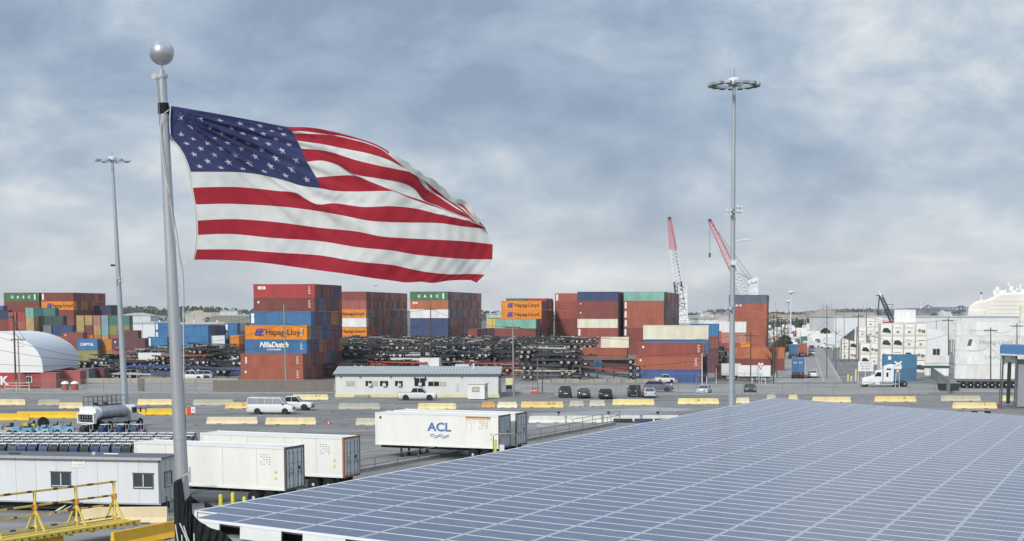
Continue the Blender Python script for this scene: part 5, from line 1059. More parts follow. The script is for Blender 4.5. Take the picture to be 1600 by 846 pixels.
# blue shelter at the right edge
def shelter():
    Y = 208; x0 = X_at(1567, Y); o = thing('blue_gate_shelter', 'tall grey gate shelter with a blue fascia, cut by the right picture edge', 'shelter', Vector((x0, Y, 0)), -R(19)); mb_ = mat('fascia_blue', '#3f7099', .5, var=.06); W_, D_ = 14, 9
    MB().hexa([(-.3, -.5, 7.35), (W_, -.5, 6.6), (W_, D_, 6.6), (-.3, D_, 7.35), (-.3, -.5, 8.45), (W_, -.5, 8.3), (W_, D_, 8.3), (-.3, D_, 8.45)]).build('fascia_roof', mb_, o)
    MB().bar((-.5, -.62, 7.3), (W_, -.62, 6.55), .2, .18).build('gutter', m_cartgrey, o); MB().tube([(-.1, -.55, 0), (-.1, -.55, 7.3)], .06, 8).build('downpipe', m_post, o)
    for x in (.15, 1.85, 4.8, 8.5): MB().box(x-.12, -.1, 0, x+.12, .14, 7.1).build('post', mat('post_slate', '#4f565c', .5), o)
    for k in range(10): x = 2.0+k*1.15; MB().box(x, 1.0, .2, x+1.1, 1.08, 6.6).build('wall_panel', mat('shelter_panel', '#8c9196', .5, var=.05), o)
    for k in range(7): x = .25+k*.23; MB().box(x, .9, 5.9, x+.2, .96, 7.1).build('translucent_panel', mat('panel_pale', '#c2c9cc', .4), o)
    MB().box(.75, .3, .6, 1.25, .5, 6.2).build('dark_post', m_trim, o); MB().box(-1.0, -.6, 0, -.1, 0, .55).build('red_base', m_signr, o)
shelter()
# row of small vent blocks along the far edge of the canopy
for k in range(12):
    p = at(1484+k*11+rf.uniform(-1, 1), 645+k*.35, 84); c = k % 2
    o = thing('roof_block', 'small %s block on the far edge of the solar roof, %s from the left' % ('black' if c else 'white', OW[k]), 'roof block', Vector((p.x, p.y+7.5+k*.0, 0))); 
    pz = CAMZ-(641-487)*(p.y+7.5)/F-.12; MB().box(0, 0, pz-.35, .34, .25, pz+.1*c).build('cap_block', m_mach if c else m_cartroof, o); MB().box(.1, .05, 0, .24, .2, pz-.35).build('support_post', m_cartroof, o)
# utility poles of the right side
RP_ = [(1209, 492, 600, 'dark pole, leftmost beside the truck lane'), (1214, 484, 590, 'dark pole, second beside the truck lane'), (1221, 496, 575, 'dark pole, third beside the truck lane'), (1226, 500, 560, 'dark pole, farthest of the lane side row'), (1292, 476, 590, 'thin dark pole on the right of the truck lane'), (1306, 490, 578, 'thin pole right of the truck lane, second'), (1319, 482, 570, 'thin pole above the low reefer cluster'), (1341, 490, 588, 'stout dark pole left of the notice board'), (1354, 482, 570, 'thin pole in the far reefer cluster'), (1482, 497, 585, 'dark pole left of the tall white stack with a small box'), (1548, 512, 601, 'dark pole in front of the tall white stack'), (1589, 505, 598, 'dark pole behind the blue shelter'), (1463, 500, 560, 'thin pole behind the arched tent')]
for px, yt, yb, l in RP_: upole(px, yt, yb, l, .08 if 'thin' in l else .12, arm='thin' not in l)
for a, b in ((1341, 1482), (1482, 1548), (1548, 1589), (1292, 1341), (1209, 1292)):
    for k in range(2): wirel(PT[a]+Vector((0, 0, -.3-k*3.0)), PT[b]+Vector((0, 0, -.3-k*3.0)), 1.1+k, '%s wire between the %s and the next pole rightward' % (['upper', 'lower'][k], {1341: 'stout pole', 1482: 'boxed pole', 1548: 'pole before the white stack', 1292: 'lane pole', 1209: 'leftmost lane pole'}[a]))
# high mast far along the lane + thin far masts
def farmast(px, Y, yt, label, r=.3, ring=True):
    h = CAMZ-(yt-487)*Y/F; o = thing('far_light_mast', label, 'light mast', Vector((X_at(px, Y), Y, 0))); MB().tube([(0, 0, 0), (0, 0, h)], [r, r*.5], 8).build('shaft', m_cartroof if r > .25 else m_mast, o)
    if ring: MB().lathe([(.4, -.3), (1.3, 0), (1.3, .35), (.3, .6)], 12, (0, 0, h)).build('lamp_ring', m_cartroof, o)
farmast(1235, 480, 458, 'pale light mast standing at the head of the truck lane'); farmast(587, 900, 447, 'faint lamp ring mast rising beyond the container blocks'); farmast(1231, 560, 472, 'shorter pale mast left of the lane mast', .22)
for k in range(26): px = rf.uniform(1195, 1500); farmast(px, rf.uniform(900, 1500), rf.uniform(470, 484), 'thin far-off pole on the right horizon, %s of the dark mobile crane' % ('right' if px > 1385 else 'left'), .22, False); COL.objects['far_light_mast' if k < 0 else [o_.name for o_ in COL.objects if o_.name.startswith('far_light_mast')][-1]]['group'] = 'thin poles on the right horizon'
# cranes -------------------------------------------------------------------
m_cred = mat('crane_red', '#cf8088', .5); m_cwhite = mat('crane_white', '#dfe1e2', .5); m_cdark = mat('crane_dark', '#3c4450', .6)
def lattice(mb, a, b, w0, w1, n, r=.14):
    a, b = Vector(a), Vector(b); d = (b-a).normalized(); x = d.cross(Vector((0, 1, 0))).normalized(); y = Vector((0, 1, 0))
    def C(t, i): w = w0+(w1-w0)*t; return a+(b-a)*t+(x*(w/2 if i in (0, 3) else -w/2)+y*(w/2 if i in (0, 1) else -w/2))
    for i in range(4): mb.bar(C(0, i), C(1, i), r*1.5)
    for k in range(n):
        for i, j in ((0, 1), (1, 2), (2, 3), (3, 0)): mb.bar(C(k/n, i), C((k+1)/n, j), r); mb.bar(C(k/n, i), C(k/n, j), r)
    return mb
def crane(Y, base, tip, split, dark, twr, label, w=3.0):
    o = thing('harbour_crane', label, 'crane', Vector((X_at(base[0], Y), Y, 0))); P_ = lambda q: at(q[0], q[1], Y)-o.location; A, B = P_(base), P_(tip); S = A+(B-A)*split; Dk = A+(B-A)*dark
    if dark > 0: lattice(MB(), A, Dk, w, w, 6, .2).build('lower_boom', m_cdark, o)
    lattice(MB(), Dk, S, w, w*.95, 9, .2).build('middle_boom', m_cwhite, o); lattice(MB(), S, B, w*.9, w*.5, 12, .18).build('upper_boom', m_cred, o)
    MB().lathe([(.8, -.5), (.8, .5)], 12, B, 'y').build('boom_sheave', m_cdark, o)
    t0, t1 = P_(twr[0]), P_(twr[1]); t0.z = 0; lattice(MB(), t0, t1, w*1.5, w, 10, .3).build('tower', m_cwhite, o); MB().box(t1.x-1.6, -1.5, 6, t1.x+1.6, 1.5, t1.z-2).build('tower_casing', m_cwhite, o)
    MB().box(t0.x-4, -4, 4, t0.x+6, 4, 9).build('machine_house', m_cwhite, o); MB().tube([t1, B], .09, 4).build('luffing_cable', m_cdark, o); MB().tube([t1+Vector((0, 1, 0)), S], .09, 4).build('luffing_cable', m_cdark, o)
    return o, P_
crane(650, (1064, 482), (1046, 342), .66, .30, ((1066, 512), (1066, 447)), 'harbour crane with steep red and white lattice boom, left one')
c2, P_ = crane(700, (1168, 470), (1109, 345), .38, .0, ((1177, 500), (1177, 438)), 'harbour crane with raked boom and dangling hook, right one')
MB().tube([P_((1109, 345)), P_((1109, 396))], .07, 4).build('hoist_rope', m_cdark, c2); MB().cbox(P_((1109, 399)), (.8, .8, 2.0)).build('hook_block', m_cdark, c2); MB().bar(P_((1168, 442)), P_((1184, 435)), 1.5).build('jib_head', m_cwhite, c2); MB().tube([P_((1109, 345)), P_((1146, 404)), P_((1172, 440))], .08, 4).build('luffing_cable', m_cdark, c2)
def darkcrane():
    Y = 420; o = thing('mobile_crane', 'dark mobile crane with a straight raked boom behind the reefers', 'crane', Vector((X_at(1392, Y), Y, 0))); P_ = lambda q: at(q[0], q[1], Y)-o.location
    lattice(MB(), P_((1396, 506)), P_((1376, 462)), 1.1, .7, 10, .12).build('boom', m_cdark, o); MB().bar(P_((1378, 466)), P_((1373, 455)), .5).build('boom_head', m_cwhite, o); MB().tube([P_((1374, 462)), P_((1371.5, 494))], .18, 6).build('hoist_rope', m_cdark, o); MB().bar(P_((1369, 462)), P_((1380, 462)), .25).build('boom_crosshead', m_cdark, o); MB().tube([P_((1385, 476)), P_((1396, 476)), P_((1392, 484))], .08, 5).build('stay', m_cdark, o)
    q = P_((1398, 503)); MB().box(q.x-3.5, -2, 0, q.x+2, 2, q.z-1.6).build('carrier', m_cdark, o); MB().box(q.x-3, -1.5, q.z-1.6, q.x+1.5, 1.5, q.z).build('cab', m_signr, o)
darkcrane()
# ship ---------------------------------------------------------------------
def ship():
    Y = 900; o = thing('cream_ship', 'large cream-coloured ship with rounded superstructure behind the white stack', 'ship', Vector((X_at(1510, Y), Y, 0)), -R(17)); P_ = lambda x, y: (X_at(x, Y)-X_at(1510, Y), CAMZ-(y-487)*Y/F)
    mc = mat('ship_cream', '#dfddd4', .6, var=.12, vscale=.06, dirt=.25, dcol='#b3a992'); md = mat('ship_deck', '#cfcabb', .6)
    out = [P_(1510, 520), P_(1511, 482), P_(1516, 476), P_(1523, 471), P_(1537, 469), P_(1547, 465), P_(1553, 460), P_(1562, 458.5), P_(1600, 457), P_(1700, 457), P_(1700, 520)]
    mb = MB(); mb.prism(out, 0, 34); b = mb.build('superstructure', mc, o); bv = b.modifiers.new('bevel', 'BEVEL'); bv.width = 1.2; bv.segments = 2
    MB().box(P_(1540, 0)[0], -1.2, P_(0, 507)[1], P_(1597, 0)[0], -.1, P_(0, 495.5)[1]).build('hull_blue', mat('ship_blue', '#6f98ac', .6), o); MB().box(P_(1540, 0)[0], -1.6, P_(0, 507)[1], P_(1571, 0)[0], -1.25, P_(0, 500)[1]).build('hull_grey', mat('ship_grey', '#76807c', .6), o)
    MB().box(P_(1512, 0)[0], -.8, P_(0, 503)[1], P_(1536, 0)[0], -.05, P_(0, 486)[1]).build('side_house', mc, o)
    for k in range(2): MB().box(P_(1527+k*22, 0)[0], -1.9, P_(0, 497.5)[1], P_(1536+k*22, 0)[0], -.85, P_(0, 495)[1]).build('opening', m_mach, o)
    MB().tube([(P_(1530, 0)[0], 5, P_(0, 471)[1]), (P_(1530, 0)[0], 5, P_(0, 460)[1])], .35, 8).build('stern_mast', m_cwhite, o); MB().lathe([(.6, 0), (.6, .9)], 8, (P_(1530, 0)[0], 5, P_(0, 460)[1])).build('mast_lamp', m_cdark, o)
    for x, h, w in ((1554, 3.5, 2), (1556, 1.6, 6), (1566, 2, 1), (1570, 6, .8), (1573, 4, 3), (1578, 1.5, 5), (1583, 3, 1), (1588, 5, .8), (1592, 2, 4), (1597, 3.5, 1)): X = P_(x, 0)[0]; MB().box(X-w/2, 6, P_(0, 460)[1]-.5, X+w/2, 7.5, P_(0, 458.5)[1]+h).build('deck_gear', m_cwhite, o)
    for k in range(4): z = P_(0, 490-k*6)[1]; MB().box(P_(1541+k*2, 0)[0], -.12, z, P_(1660, 0)[0], -.02, z+.25).build('strake_line', md, o)
ship()
# bridge -------------------------------------------------------------------
def bridge():
    Y = 3000; o = thing('steel_bridge', 'distant blue-grey steel truss bridge on the right horizon', 'bridge', Vector((X_at(1437, Y), Y, 0))); mb_ = mat('bridge_steel', '#55627f', .7); P_ = lambda x, y: Vector((X_at(x, Y)-X_at(1437, Y), 0, CAMZ-(y-487)*Y/F))
    MB().bar(P_(1395, 486.5), P_(1437, 485), 3, 2.5).build('deck', mb_, o); MB().bar(P_(1437, 485), P_(1520, 486), 3, 3).build('deck', mb_, o)
    top = lambda x: 484-4.5*math.exp(-((x-1448)/5)**2)-3.5*math.exp(-((x-1500)/4)**2)-(3.0 if x > 1450 else max(0, 3.0*(x-1437)/13))
    for i in range(14):
        x0, x1 = 1437+i*5.4, 1437+(i+1)*5.4; t = MB(); t.bar(P_(x0, top(x0)), P_(x1, top(x1)), 1.6); t.bar(P_(x0, 485), P_(x0, top(x0)), 1.3); t.bar(P_(x0, 485), P_(x1, top(x1)), 1.1); t.build('truss_panel', mb_, o)
    for x in (1448, 1500, 1418, 1404): MB().bar(P_(x, 485), P_(x, 498), 5 if x > 1440 else 2.5).build('pier', mb_, o)
    for x in (1498, 1503): MB().bar(P_(x, 485), P_(x, 478), 3).build('tower', mb_, o)
    for x, y in ((1438, 474),): MB().bar(P_(x, 486), P_(x, y), 2.5).build('white_tower', m_cwhite, o); [MB().lathe([(3.2, -2), (3.2, 2)], 8, P_(x, yy)).build('white_tank', m_cwhite, o) for yy in (475, 480)]
bridge()
o = thing('viaduct', 'long low dark viaduct on the horizon behind the reefers', 'viaduct', Vector((X_at(1305, 2500), 2500, 0))); P0_ = o.location; MB().bar(at(1305, 490.5, 2500)-P0_, at(1380, 487.5, 2500)-P0_, 6, 2.5).build('deck', mat('viaduct_grey', '#5b6473', .8), o)
for k in range(14): q = at(1307+k*5.4, 489.5, 2500)-P0_; MB().bar((q.x, 0, q.z), (q.x, 0, 0), 1.6).build('pier', MATS['viaduct_grey'], o)
# buildings ----------------------------------------------------------------
def shed(px0, px1, yt, Y, col, label, depth=25, roof='#b4b8ba', doors=0, ribs=0, gable=False):
    x0, x1 = X_at(px0, Y), X_at(px1, Y); z = CAMZ-(yt-487)*Y/F; w = x1-x0; o = thing('warehouse', label, 'building', Vector((x0, Y, 0))); mw = mat('far_wall_'+col.strip('#'), col, .7, var=.08, vscale=.1, dirt=.15)
    for k in range(3): MB().box(w*k/3, 0, 0, w*(k+1)/3-.15, depth, z-.6).build('wall', mw, o)
    if gable: MB().prism([(-.5, z-.6), (w+.5, z-.6), (w/2, z+w*.06)], -.5, depth+.5).build('gable_roof', mat('far_roof_'+roof.strip('#'), roof, .6), o)
    else: MB().box(-.3, -.3, z-.6, w+.3, depth+.3, z).build('flat_roof', mat('far_roof_'+roof.strip('#'), roof, .6), o)
    for k in range(doors): x = w*(k+.5)/doors; MB().box(x-w/doors*.22, -.15, 0, x+w/doors*.22, -.01, z*.45).build('door', mat('far_door', '#5f666b', .6), o)
    for k in range(ribs): x = w*(k+.5)/ribs; MB().box(x-.25, -.3, 0, x+.25, -.02, z-.7).build('rib', mat('far_rib', '#7e8179', .7), o)
    for k in range(max(2, int(w/22))): x = w*(k+.5)/max(2, int(w/22)); MB().lathe([(.4, 0), (.5, .4), (.3, .8)], 8, (x, 3, z)).build('roof_vent', m_cartroof, o)
    return o
shed(204, 262, 503.5, 620, '#d3d6d8', 'white warehouse wall just left of the flagpole'); shed(283, 356, 504, 600, '#cfd3d6', 'white warehouse wall just right of the flagpole'); shed(330, 398, 492, 900, '#a5a493', 'grey ribbed building left of the stair-stepped stack', ribs=22)
shed(186, 236, 492, 1100, '#c9cdcf', 'white flat building far left between mast and flagpole', gable=True); shed(345, 372, 485.5, 1300, '#c6cccf', 'pale block building beyond the ribbed one'); shed(290, 330, 491, 1200, '#b7b1a6', 'beige far building with dark trees right of the flagpole')
shed(762, 786, 495, 800, '#cdb75f', 'yellowish low building between two container blocks', gable=True); shed(760, 784, 490, 1100, '#a9b0b5', 'grey building between two container blocks')
shed(1091, 1122, 495.5, 520, '#dcdfdf', 'white boxy building between front stack and mast'); shed(1062, 1086, 505, 560, '#d6d8d6', 'small white building under the left crane'); shed(1040, 1150, 493, 1200, '#b9bcba', 'long grey far building behind the cranes'); shed(1093, 1110, 488.5, 1500, '#c9c2b4', 'beige far tower block')
shed(1303, 1600, 494, 720, '#d5d8d8', 'very long white warehouse behind the reefer clusters', depth=60); shed(1266, 1306, 491, 2000, '#9a6f60', 'brick-red far building above the truck lane'); shed(1214, 1268, 492, 2100, '#b79f88', 'tan far building at the left of the lane head'); shed(1208, 1300, 496, 1900, '#c2beb2', 'pale low building behind the far car park', roof='#9b9d98')
for x, l in ((1121.5, 'left'), (1127, 'right')): o = thing('tower_block', '%s one of the twin dark tower blocks on the horizon' % l, 'building', Vector((X_at(x, 4000), 4000, 0))); MB().box(-2.8, 0, 0, 4.2, 12, CAMZ-(484.5-487)*4000/F+2).build('tower', mat('tower_far', '#59646f', .7), o)
for k in range(70):
    px = rf.choice((rf.uniform(160, 400), rf.uniform(160, 400), rf.uniform(765, 790), rf.uniform(1035, 1160), rf.uniform(1195, 1520))); Y = rf.uniform(1400, 3200); h = rf.uniform(5, 13); w = rf.uniform(12, 60)
    o = tag(MB().box(0, 0, 0, w, 15, h).box(w*.1, 2, h, w*.4, 8, h+2).build('far_building', mat('farb%d' % (k % 7), ['#c9c9c4', '#a9a39a', '#9c8478', '#8d949b', '#d5d3cc', '#b5a894', '#77808a'][k % 7], .8)), 'far-off %s low building on the %s horizon' % (['white', 'taupe', 'brown', 'grey-blue', 'cream', 'beige', 'slate'][k % 7], 'left' if px < 400 else ('middle' if px < 1170 else 'right')), 'building', 'far buildings along the horizon'); o.location = (X_at(px, Y), Y, 0)
for k in range(16):
    px = rf.uniform(1212, 1330); yb = rf.uniform(514, 536); longtrailer(px, yb, rf.choice((9, 12, 14)), 'far-off white box trailer %s the far lot, %s in sight order' % (['in', 'across', 'beyond', 'along'][k % 4], OW[k]), R(rf.choice((0, 0, 90, 60))))
for k, (px, Y, z1) in enumerate(((1446, 480, 9), (1458, 470, 8), (1472, 500, 9.5), (1302, 520, 7))):
    o = thing('stair_gantry', 'white steel stair gantry behind the reefer stacks, %s' % ['nearest the reefers', 'above the tent', 'left of the tall white stack', 'beside the lane shelter'][k], 'gantry', Vector((X_at(px, Y), Y, 0)))
    for x in (0, 3.2, 6.4): MB().bar((x, 0, 0), (x, 0, z1), .22).build('post', m_cartroof, o)
    MB().bar((-.5, -.3, z1*.25), (6.6, -.3, z1), .3, .5).build('stair_flight', m_cartroof, o); MB().bar((-.2, 0, z1), (7, 0, z1), .5, .25).build('landing', m_cartroof, o); MB().bar((0, .2, z1*.3), (6.4, .2, z1*.7), .15).build('brace', m_cartroof, o); MB().bar((-.2, 0, z1+1.1), (7, 0, z1+1.1), .08).build('hand_rail', m_cartroof, o)
# parked vehicles in the far lot
cm_ = {}
def tiny(c, van):
    if (c, van) not in cm_:
        mb = MB(); L, H = (6.5, 2.6) if van else (4.4, 1.45)
        mb.prism([(0, .3), (L, .3), (L, H*.62), (L*.86, H*.66), (L*.74, H), (L*.3, H), (L*.16, H*.66), (0, H*.6)] if not van else [(0, .4), (L, .4), (L, H), (L*.25, H), (L*.2, H*.6), (0, H*.55)], -.9, .9)
        for x in (.2*L, .8*L): mb.mat(1).lathe([(.33, -.93), (.33, .93)], 8, (x, 0, .33), 'y').mat(0)
        cm_[(c, van)] = mb.mesh('far_parked_car', [paint(c), m_tyre])
    return cm_[(c, van)]
for k in range(260):
    Y = 500/(rf.uniform(.27, .92)); px = rf.uniform(1206, 1335) if k < 200 else rf.uniform(1150, 1210); van = rf.random() < .35; c = rf.choice(('#e2e3e2', '#e2e3e2', '#d5d7d8', '#b9bdc0', '#3a3f44', '#9b3a35', '#45607c', '#c9cccb'))
    cn_ = {'#e2e3e2': 'white', '#d5d7d8': 'off-white', '#b9bdc0': 'silver', '#3a3f44': 'dark grey', '#9b3a35': 'red', '#45607c': 'blue', '#c9cccb': 'light grey'}[c]; o = link('far_parked_van' if van else 'far_parked_car', tiny(c, van), None, (X_at(px, Y), Y, 0), rf.choice((0, pi/2, 0))-YAW); tag(o, 'small far-off %s %s in the crowded lot %s' % (cn_, 'van' if van else 'car', ('at the head of the lane' if Y < 900 else 'beyond the lane') if px > 1206 else 'left of the lane'), 'van' if van else 'car', 'far parked %s' % ('vans' if van else 'cars'))
# vegetation ---------------------------------------------------------------
m_leaf = mat('winter_leaf_dark', '#3f4a3a', .9, var=.3, vscale=.3); m_bark = mat('bark', '#4b4038', .9, var=.2)
def tree(px, Y, h, label, bare=False, w=None):
    o = thing('bare_tree' if bare else 'bushy_tree', label, 'tree', Vector((X_at(px, Y), Y, 0))); rt = random.Random(int(px*10+Y)); mb = MB(); mb.tube([(0, 0, 0), (.1, 0, h*.35), (0, .1, h*.8)], [.22, .16, .06], 6)
    for k in range(14):
        z = h*rt.uniform(.25, .75); a = rt.uniform(0, 2*pi); l = h*rt.uniform(.2, .42); e = Vector((cos(a)*l*.7, sin(a)*l*.7, z+l*.7)); mb.tube([(0, 0, z), tuple(e)], [.07, .02], 4)
        for q in range(4 if bare else 0): f = e+Vector((rt.uniform(-1, 1), rt.uniform(-1, 1), rt.uniform(.2, 1)))*h*.12; mb.tube([tuple(e*.6+Vector((0, 0, z))*.4), tuple(f)], [.03, .01], 3)
    mb.build('trunk', m_bark, o)
    if not bare:
        c = MB(); w = w or h*.38
        for k in range(300):
            a = rt.uniform(0, 2*pi); r = rt.random()**.5; z = rt.uniform(-1, 1); rad = w*r*sqrt(max(0, 1-z*z))*(1+.25*sin(3*a)); p = Vector((cos(a)*rad, sin(a)*rad, h*.62+z*h*.38)); s = rt.uniform(.25, .6); n1 = Vector((rt.uniform(-1, 1), rt.uniform(-1, 1), rt.uniform(-1, 1))).normalized()*s; n2 = Vector((rt.uniform(-1, 1), rt.uniform(-1, 1), rt.uniform(-1, 1))).normalized()*s
            c.poly([p-n1, p+n2, p+n1, p-n2*.7])
        c.build('crown', m_leaf, o, fix=False)
for k, (px, Y, h, b) in enumerate(((1211, 330, 9.5, 1), (1216, 345, 8.5, 1), (1207, 318, 7, 1), (1221, 380, 9, 1), (1224, 420, 8, 1), (1227, 450, 6, 0), (1209, 355, 7, 1), (1250, 1100, 7, 0), (1290, 640, 6, 0), (345, 1000, 9, 0), (325, 1050, 9, 0), (310, 980, 7, 1), (356, 970, 8, 1), (235, 1300, 10, 0), (218, 1350, 9, 0), (1310, 620, 6, 1))):
    tree(px, Y, h, '%s tree %s' % ('bare branchy' if b else 'dark bushy', ['leftmost in the row beside the truck lane, tallest', 'second beside the truck lane', 'close by the white trailer and lane', 'halfway down the lane side', 'fifth beside the lane', 'last beside the lane', 'low between the two nearest lane trees', 'small at the head of the lane', 'in the far car park', 'behind the ribbed building', 'left behind the ribbed building', 'thin, right of the flagpole', 'thin, above the ribbed building', 'far, between mast and flagpole', 'far, right of the left mast', 'right of the far car park'][k]), bool(b))
# far wooded ridge: one mass of foliage on low hills
hill = MB(); n = 90; pr = []
for k in range(n+1): x = -3600+7200*k/n; pr.append((x, 10+9*sin(k*.21+1)+6*sin(k*.53)+4*sin(k*1.3)+(14 if x < -1500 else 0)))
for k in range(n):
    a, b = pr[k], pr[k+1]; hill.poly([(a[0], 5200, -1), (b[0], 5200, -1), (b[0], 5600, b[1]), (a[0], 5600, a[1])]); hill.poly([(a[0], 5600, a[1]), (b[0], 5600, b[1]), (b[0], 6600, -1), (a[0], 6600, -1)])
tag(hill.build('hills', mat('hill_green', '#59624f', .95, var=.25, vscale=.01), fix=False, smooth=60), kind='structure')
wd = MB(); rw = random.Random(4)
def wood(px0, px1, Y0, Y1, h, n, s0):
    for _ in range(n):
        Y = rw.uniform(Y0, Y1); px = rw.uniform(px0, px1); X = X_at(px, Y); hh = h*(.55+.45*abs(sin(X*.013)+.6*sin(X*.041+1)))/1.2; p = Vector((X, Y, rw.uniform(0, hh))); s = rw.uniform(.5, 1)*s0
        n1 = Vector((rw.uniform(-1, 1), rw.uniform(-.4, .4), rw.uniform(-1, 1))).normalized()*s; n2 = Vector((rw.uniform(-1, 1), rw.uniform(-.4, .4), rw.uniform(-1, 1))).normalized()*s; wd.poly([p-n1, p+n2, p+n1, p-n2])
wood(-60, 460, 2000, 2300, 22, 5200, 3.2); wood(-60, 460, 1250, 1350, 9, 2500, 1.3); wood(700, 1000, 2100, 2300, 18, 1200, 3); wood(1000, 1700, 2600, 2900, 17, 3800, 3.0); wood(1150, 1320, 1250, 1400, 9, 1200, 1.4); wood(1030, 1160, 1500, 1600, 12, 900, 1.8)
tag(wd.build('distant_woods', m_leaf, fix=False), 'dark far-off woods along the horizon', 'woods', kind='stuff')
# ------------------------------------------------------------------ piles of skeletal container chassis
CH = {}
def chmesh(col, style):
    k = (col, style)
    if k in CH: return CH[k]
    ma = mat('chassis_'+col.strip('#'), col, .6, var=.2, vscale=1, dirt=.4, dcol='#5c5955'); mb = MB(); L = 12.0
    for y in (-.42, .42): mb.box(0, y-.06, .78, L, y+.06, 1.06)
    for x in (0.0, L-.2): mb.box(x, -1.2, .92, x+.2, 1.2, 1.12)
    for x in (2.6, 4.6, 6.6, 8.2, 9.8): mb.box(x, -.9 if x > 8 else -.42, .84, x+.12, .9 if x > 8 else .42, .98)
    for y in (-.6, .6): mb.box(3.0, y-.05, .15, 3.12, y+.05, .9)
    mb.box(9.0, -.5, .55, 11.4, .5, .78)
    for x in (9.3, 10.6): mb.box(x+.15, -.95, .42, x+.28, .95, .54)
    CH[k] = mb.mesh('chassis_frame', ma); return CH[k]
m_rim2 = mat('wheel_rim_dull', '#c4c3bc', .7, 0, dirt=.35, var=.3)
_w = MB(); _w.lathe([(.20, -.26), (.46, -.26), (.5, -.2), (.5, .2), (.46, .26), (.20, .26)], 14, axis='y').mat(1).lathe([(.02, -.275), (.26, -.265), (.26, .265), (.02, .275)], 12, axis='y').mat(0).lathe([(.02, -.29), (.12, -.28), (.12, .28), (.02, .29)], 8, axis='y')
chw = _w.mesh('wheel', [m_tyre, m_rim2], smooth=35)
rq = random.Random(77); NCH = 0; chst = MB(); chs_m = []
def chassis(P_, rz, col, label, tilt=0.0, flip=False):
    global NCH
    me = chmesh(col, 0)
    if NCH < 240:
        o = thing('container_chassis', label, 'chassis trailer', P_, rz, 'container chassis piled up in front of the container blocks'); link('frame', me, o)
        for x in (9.5, 10.8):
            for y in (-.92, .92): w = link('wheel', chw, o, (x-.05, y, .48))
        if tilt or flip: o.rotation_euler = (pi if flip else 0, tilt, rz)
        if flip: o.location.z += 1.3
    NCH += 1
DK = ['#2a2c30', '#33363a', '#25282c', '#3c3f42', '#5b5d5e', '#6f6f6c', '#33343a', '#b9b6ae', '#45484c', '#2e3238']
def pile(px, Y, n, ori, cols, where, h=.98, z0=0.0):
    for k in range(n):
        c = cols[k % len(cols)] if isinstance(cols, (list, tuple)) and len(cols) < 5 else rq.choice(cols)
        rz = (-YAW if ori == 0 else -YAW+pi/2)+R(rq.uniform(-2, 2))
        if rq.random() < .5: rz += pi; off = (LV if ori == 0 else DV)*12.0
        else: off = Vector((0, 0, 0))
        Pp = Vector((X_at(px, Y), Y, z0+k*h))+off+LV*rq.uniform(-.8, .8)
        chassis(Pp, rz, c, '%s chassis, %s up in the pile %s' % ({'#a8442f': 'red', '#b5552f': 'orange-red', '#32508a': 'blue', '#3c4f8a': 'dull blue', '#b9b6ae': 'pale grey'}.get(c, 'dark'), OW[k], where), tilt=R(rq.uniform(-1.5, 1.5)))
RED, BLU = ['#a8442f', '#b5552f'], ['#32508a', '#3c4f8a']
# nearest first: they get their own objects
pile(806, 292, 6, 0, DK, 'behind the gate, left end'); pile(812, 300, 7, 0, DK, 'behind the gate, second row')
for i, px in enumerate((862, 878)): pile(px, 298+6*i, 5, 1, DK, 'with wheels toward the dark SUV, %s' % OW[i])
for k in range(5): chassis(Vector((X_at(908, 286), 286+k*.3, .2+k*.85)), -YAW, DK[k] if k != 2 else '#8d4a3a', 'tilted chassis, %s up in the leaning pile' % OW[k], tilt=R(8-k*1.5))
for k in range(3): chassis(Vector((X_at(985, 292), 292, .1+k*.95)), -YAW+pi, DK[k+1], 'chassis lying %s in the pile left of the royal blue container' % ['lowest', 'middle', 'highest'][k], tilt=R(-5+k*3))
pile(486, 300, 3, 0, DK, 'right of the stair-stepped stack, near'); pile(480, 318, 6, 1, DK, 'with wheels showing, right of the stair-stepped stack'); pile(503, 322, 6, 1, DK, 'with wheels showing, second column'); pile(520, 328, 6, 0, DK, 'above the office roof, left')
pile(515, 305, 3, 0, RED, 'red ones above the office roof'); pile(570, 308, 3, 0, RED, 'red ones in the middle above the office roof'); pile(540, 298, 1, 0, BLU, 'low over the office ridge'); pile(600, 322, 3, 0, DK, 'behind the white trailer')
pile(690, 315, 5, 0, DK, 'right of the white trailer'); pile(725, 305, 3, 0, RED, 'red pair right of the office pole'); pile(740, 325, 5, 0, DK, 'behind the red pair'); pile(680, 335, 5, 0, BLU+DK[:2], 'partly blue, centre')
pile(760, 340, 6, 0, DK, 'centre right'); pile(700, 352, 6, 0, DK, 'centre, third row'); pile(600, 350, 5, 0, DK, 'centre left, third row'); pile(545, 348, 6, 1, DK, 'wheel ends, above the office'); pile(575, 352, 6, 1, DK, 'wheel ends, second above the office')
pile(820, 330, 6, 0, DK, 'right part, third row'); pile(850, 350, 6, 0, DK, 'right part, fourth row'); pile(800, 365, 6, 1, DK, 'wheel ends at right'); pile(640, 365, 6, 0, DK, 'fourth row, middle'); pile(735, 372, 6, 1, DK, 'wheel ends near the low block'); pile(765, 378, 6, 1, DK, 'wheel ends under the low block')
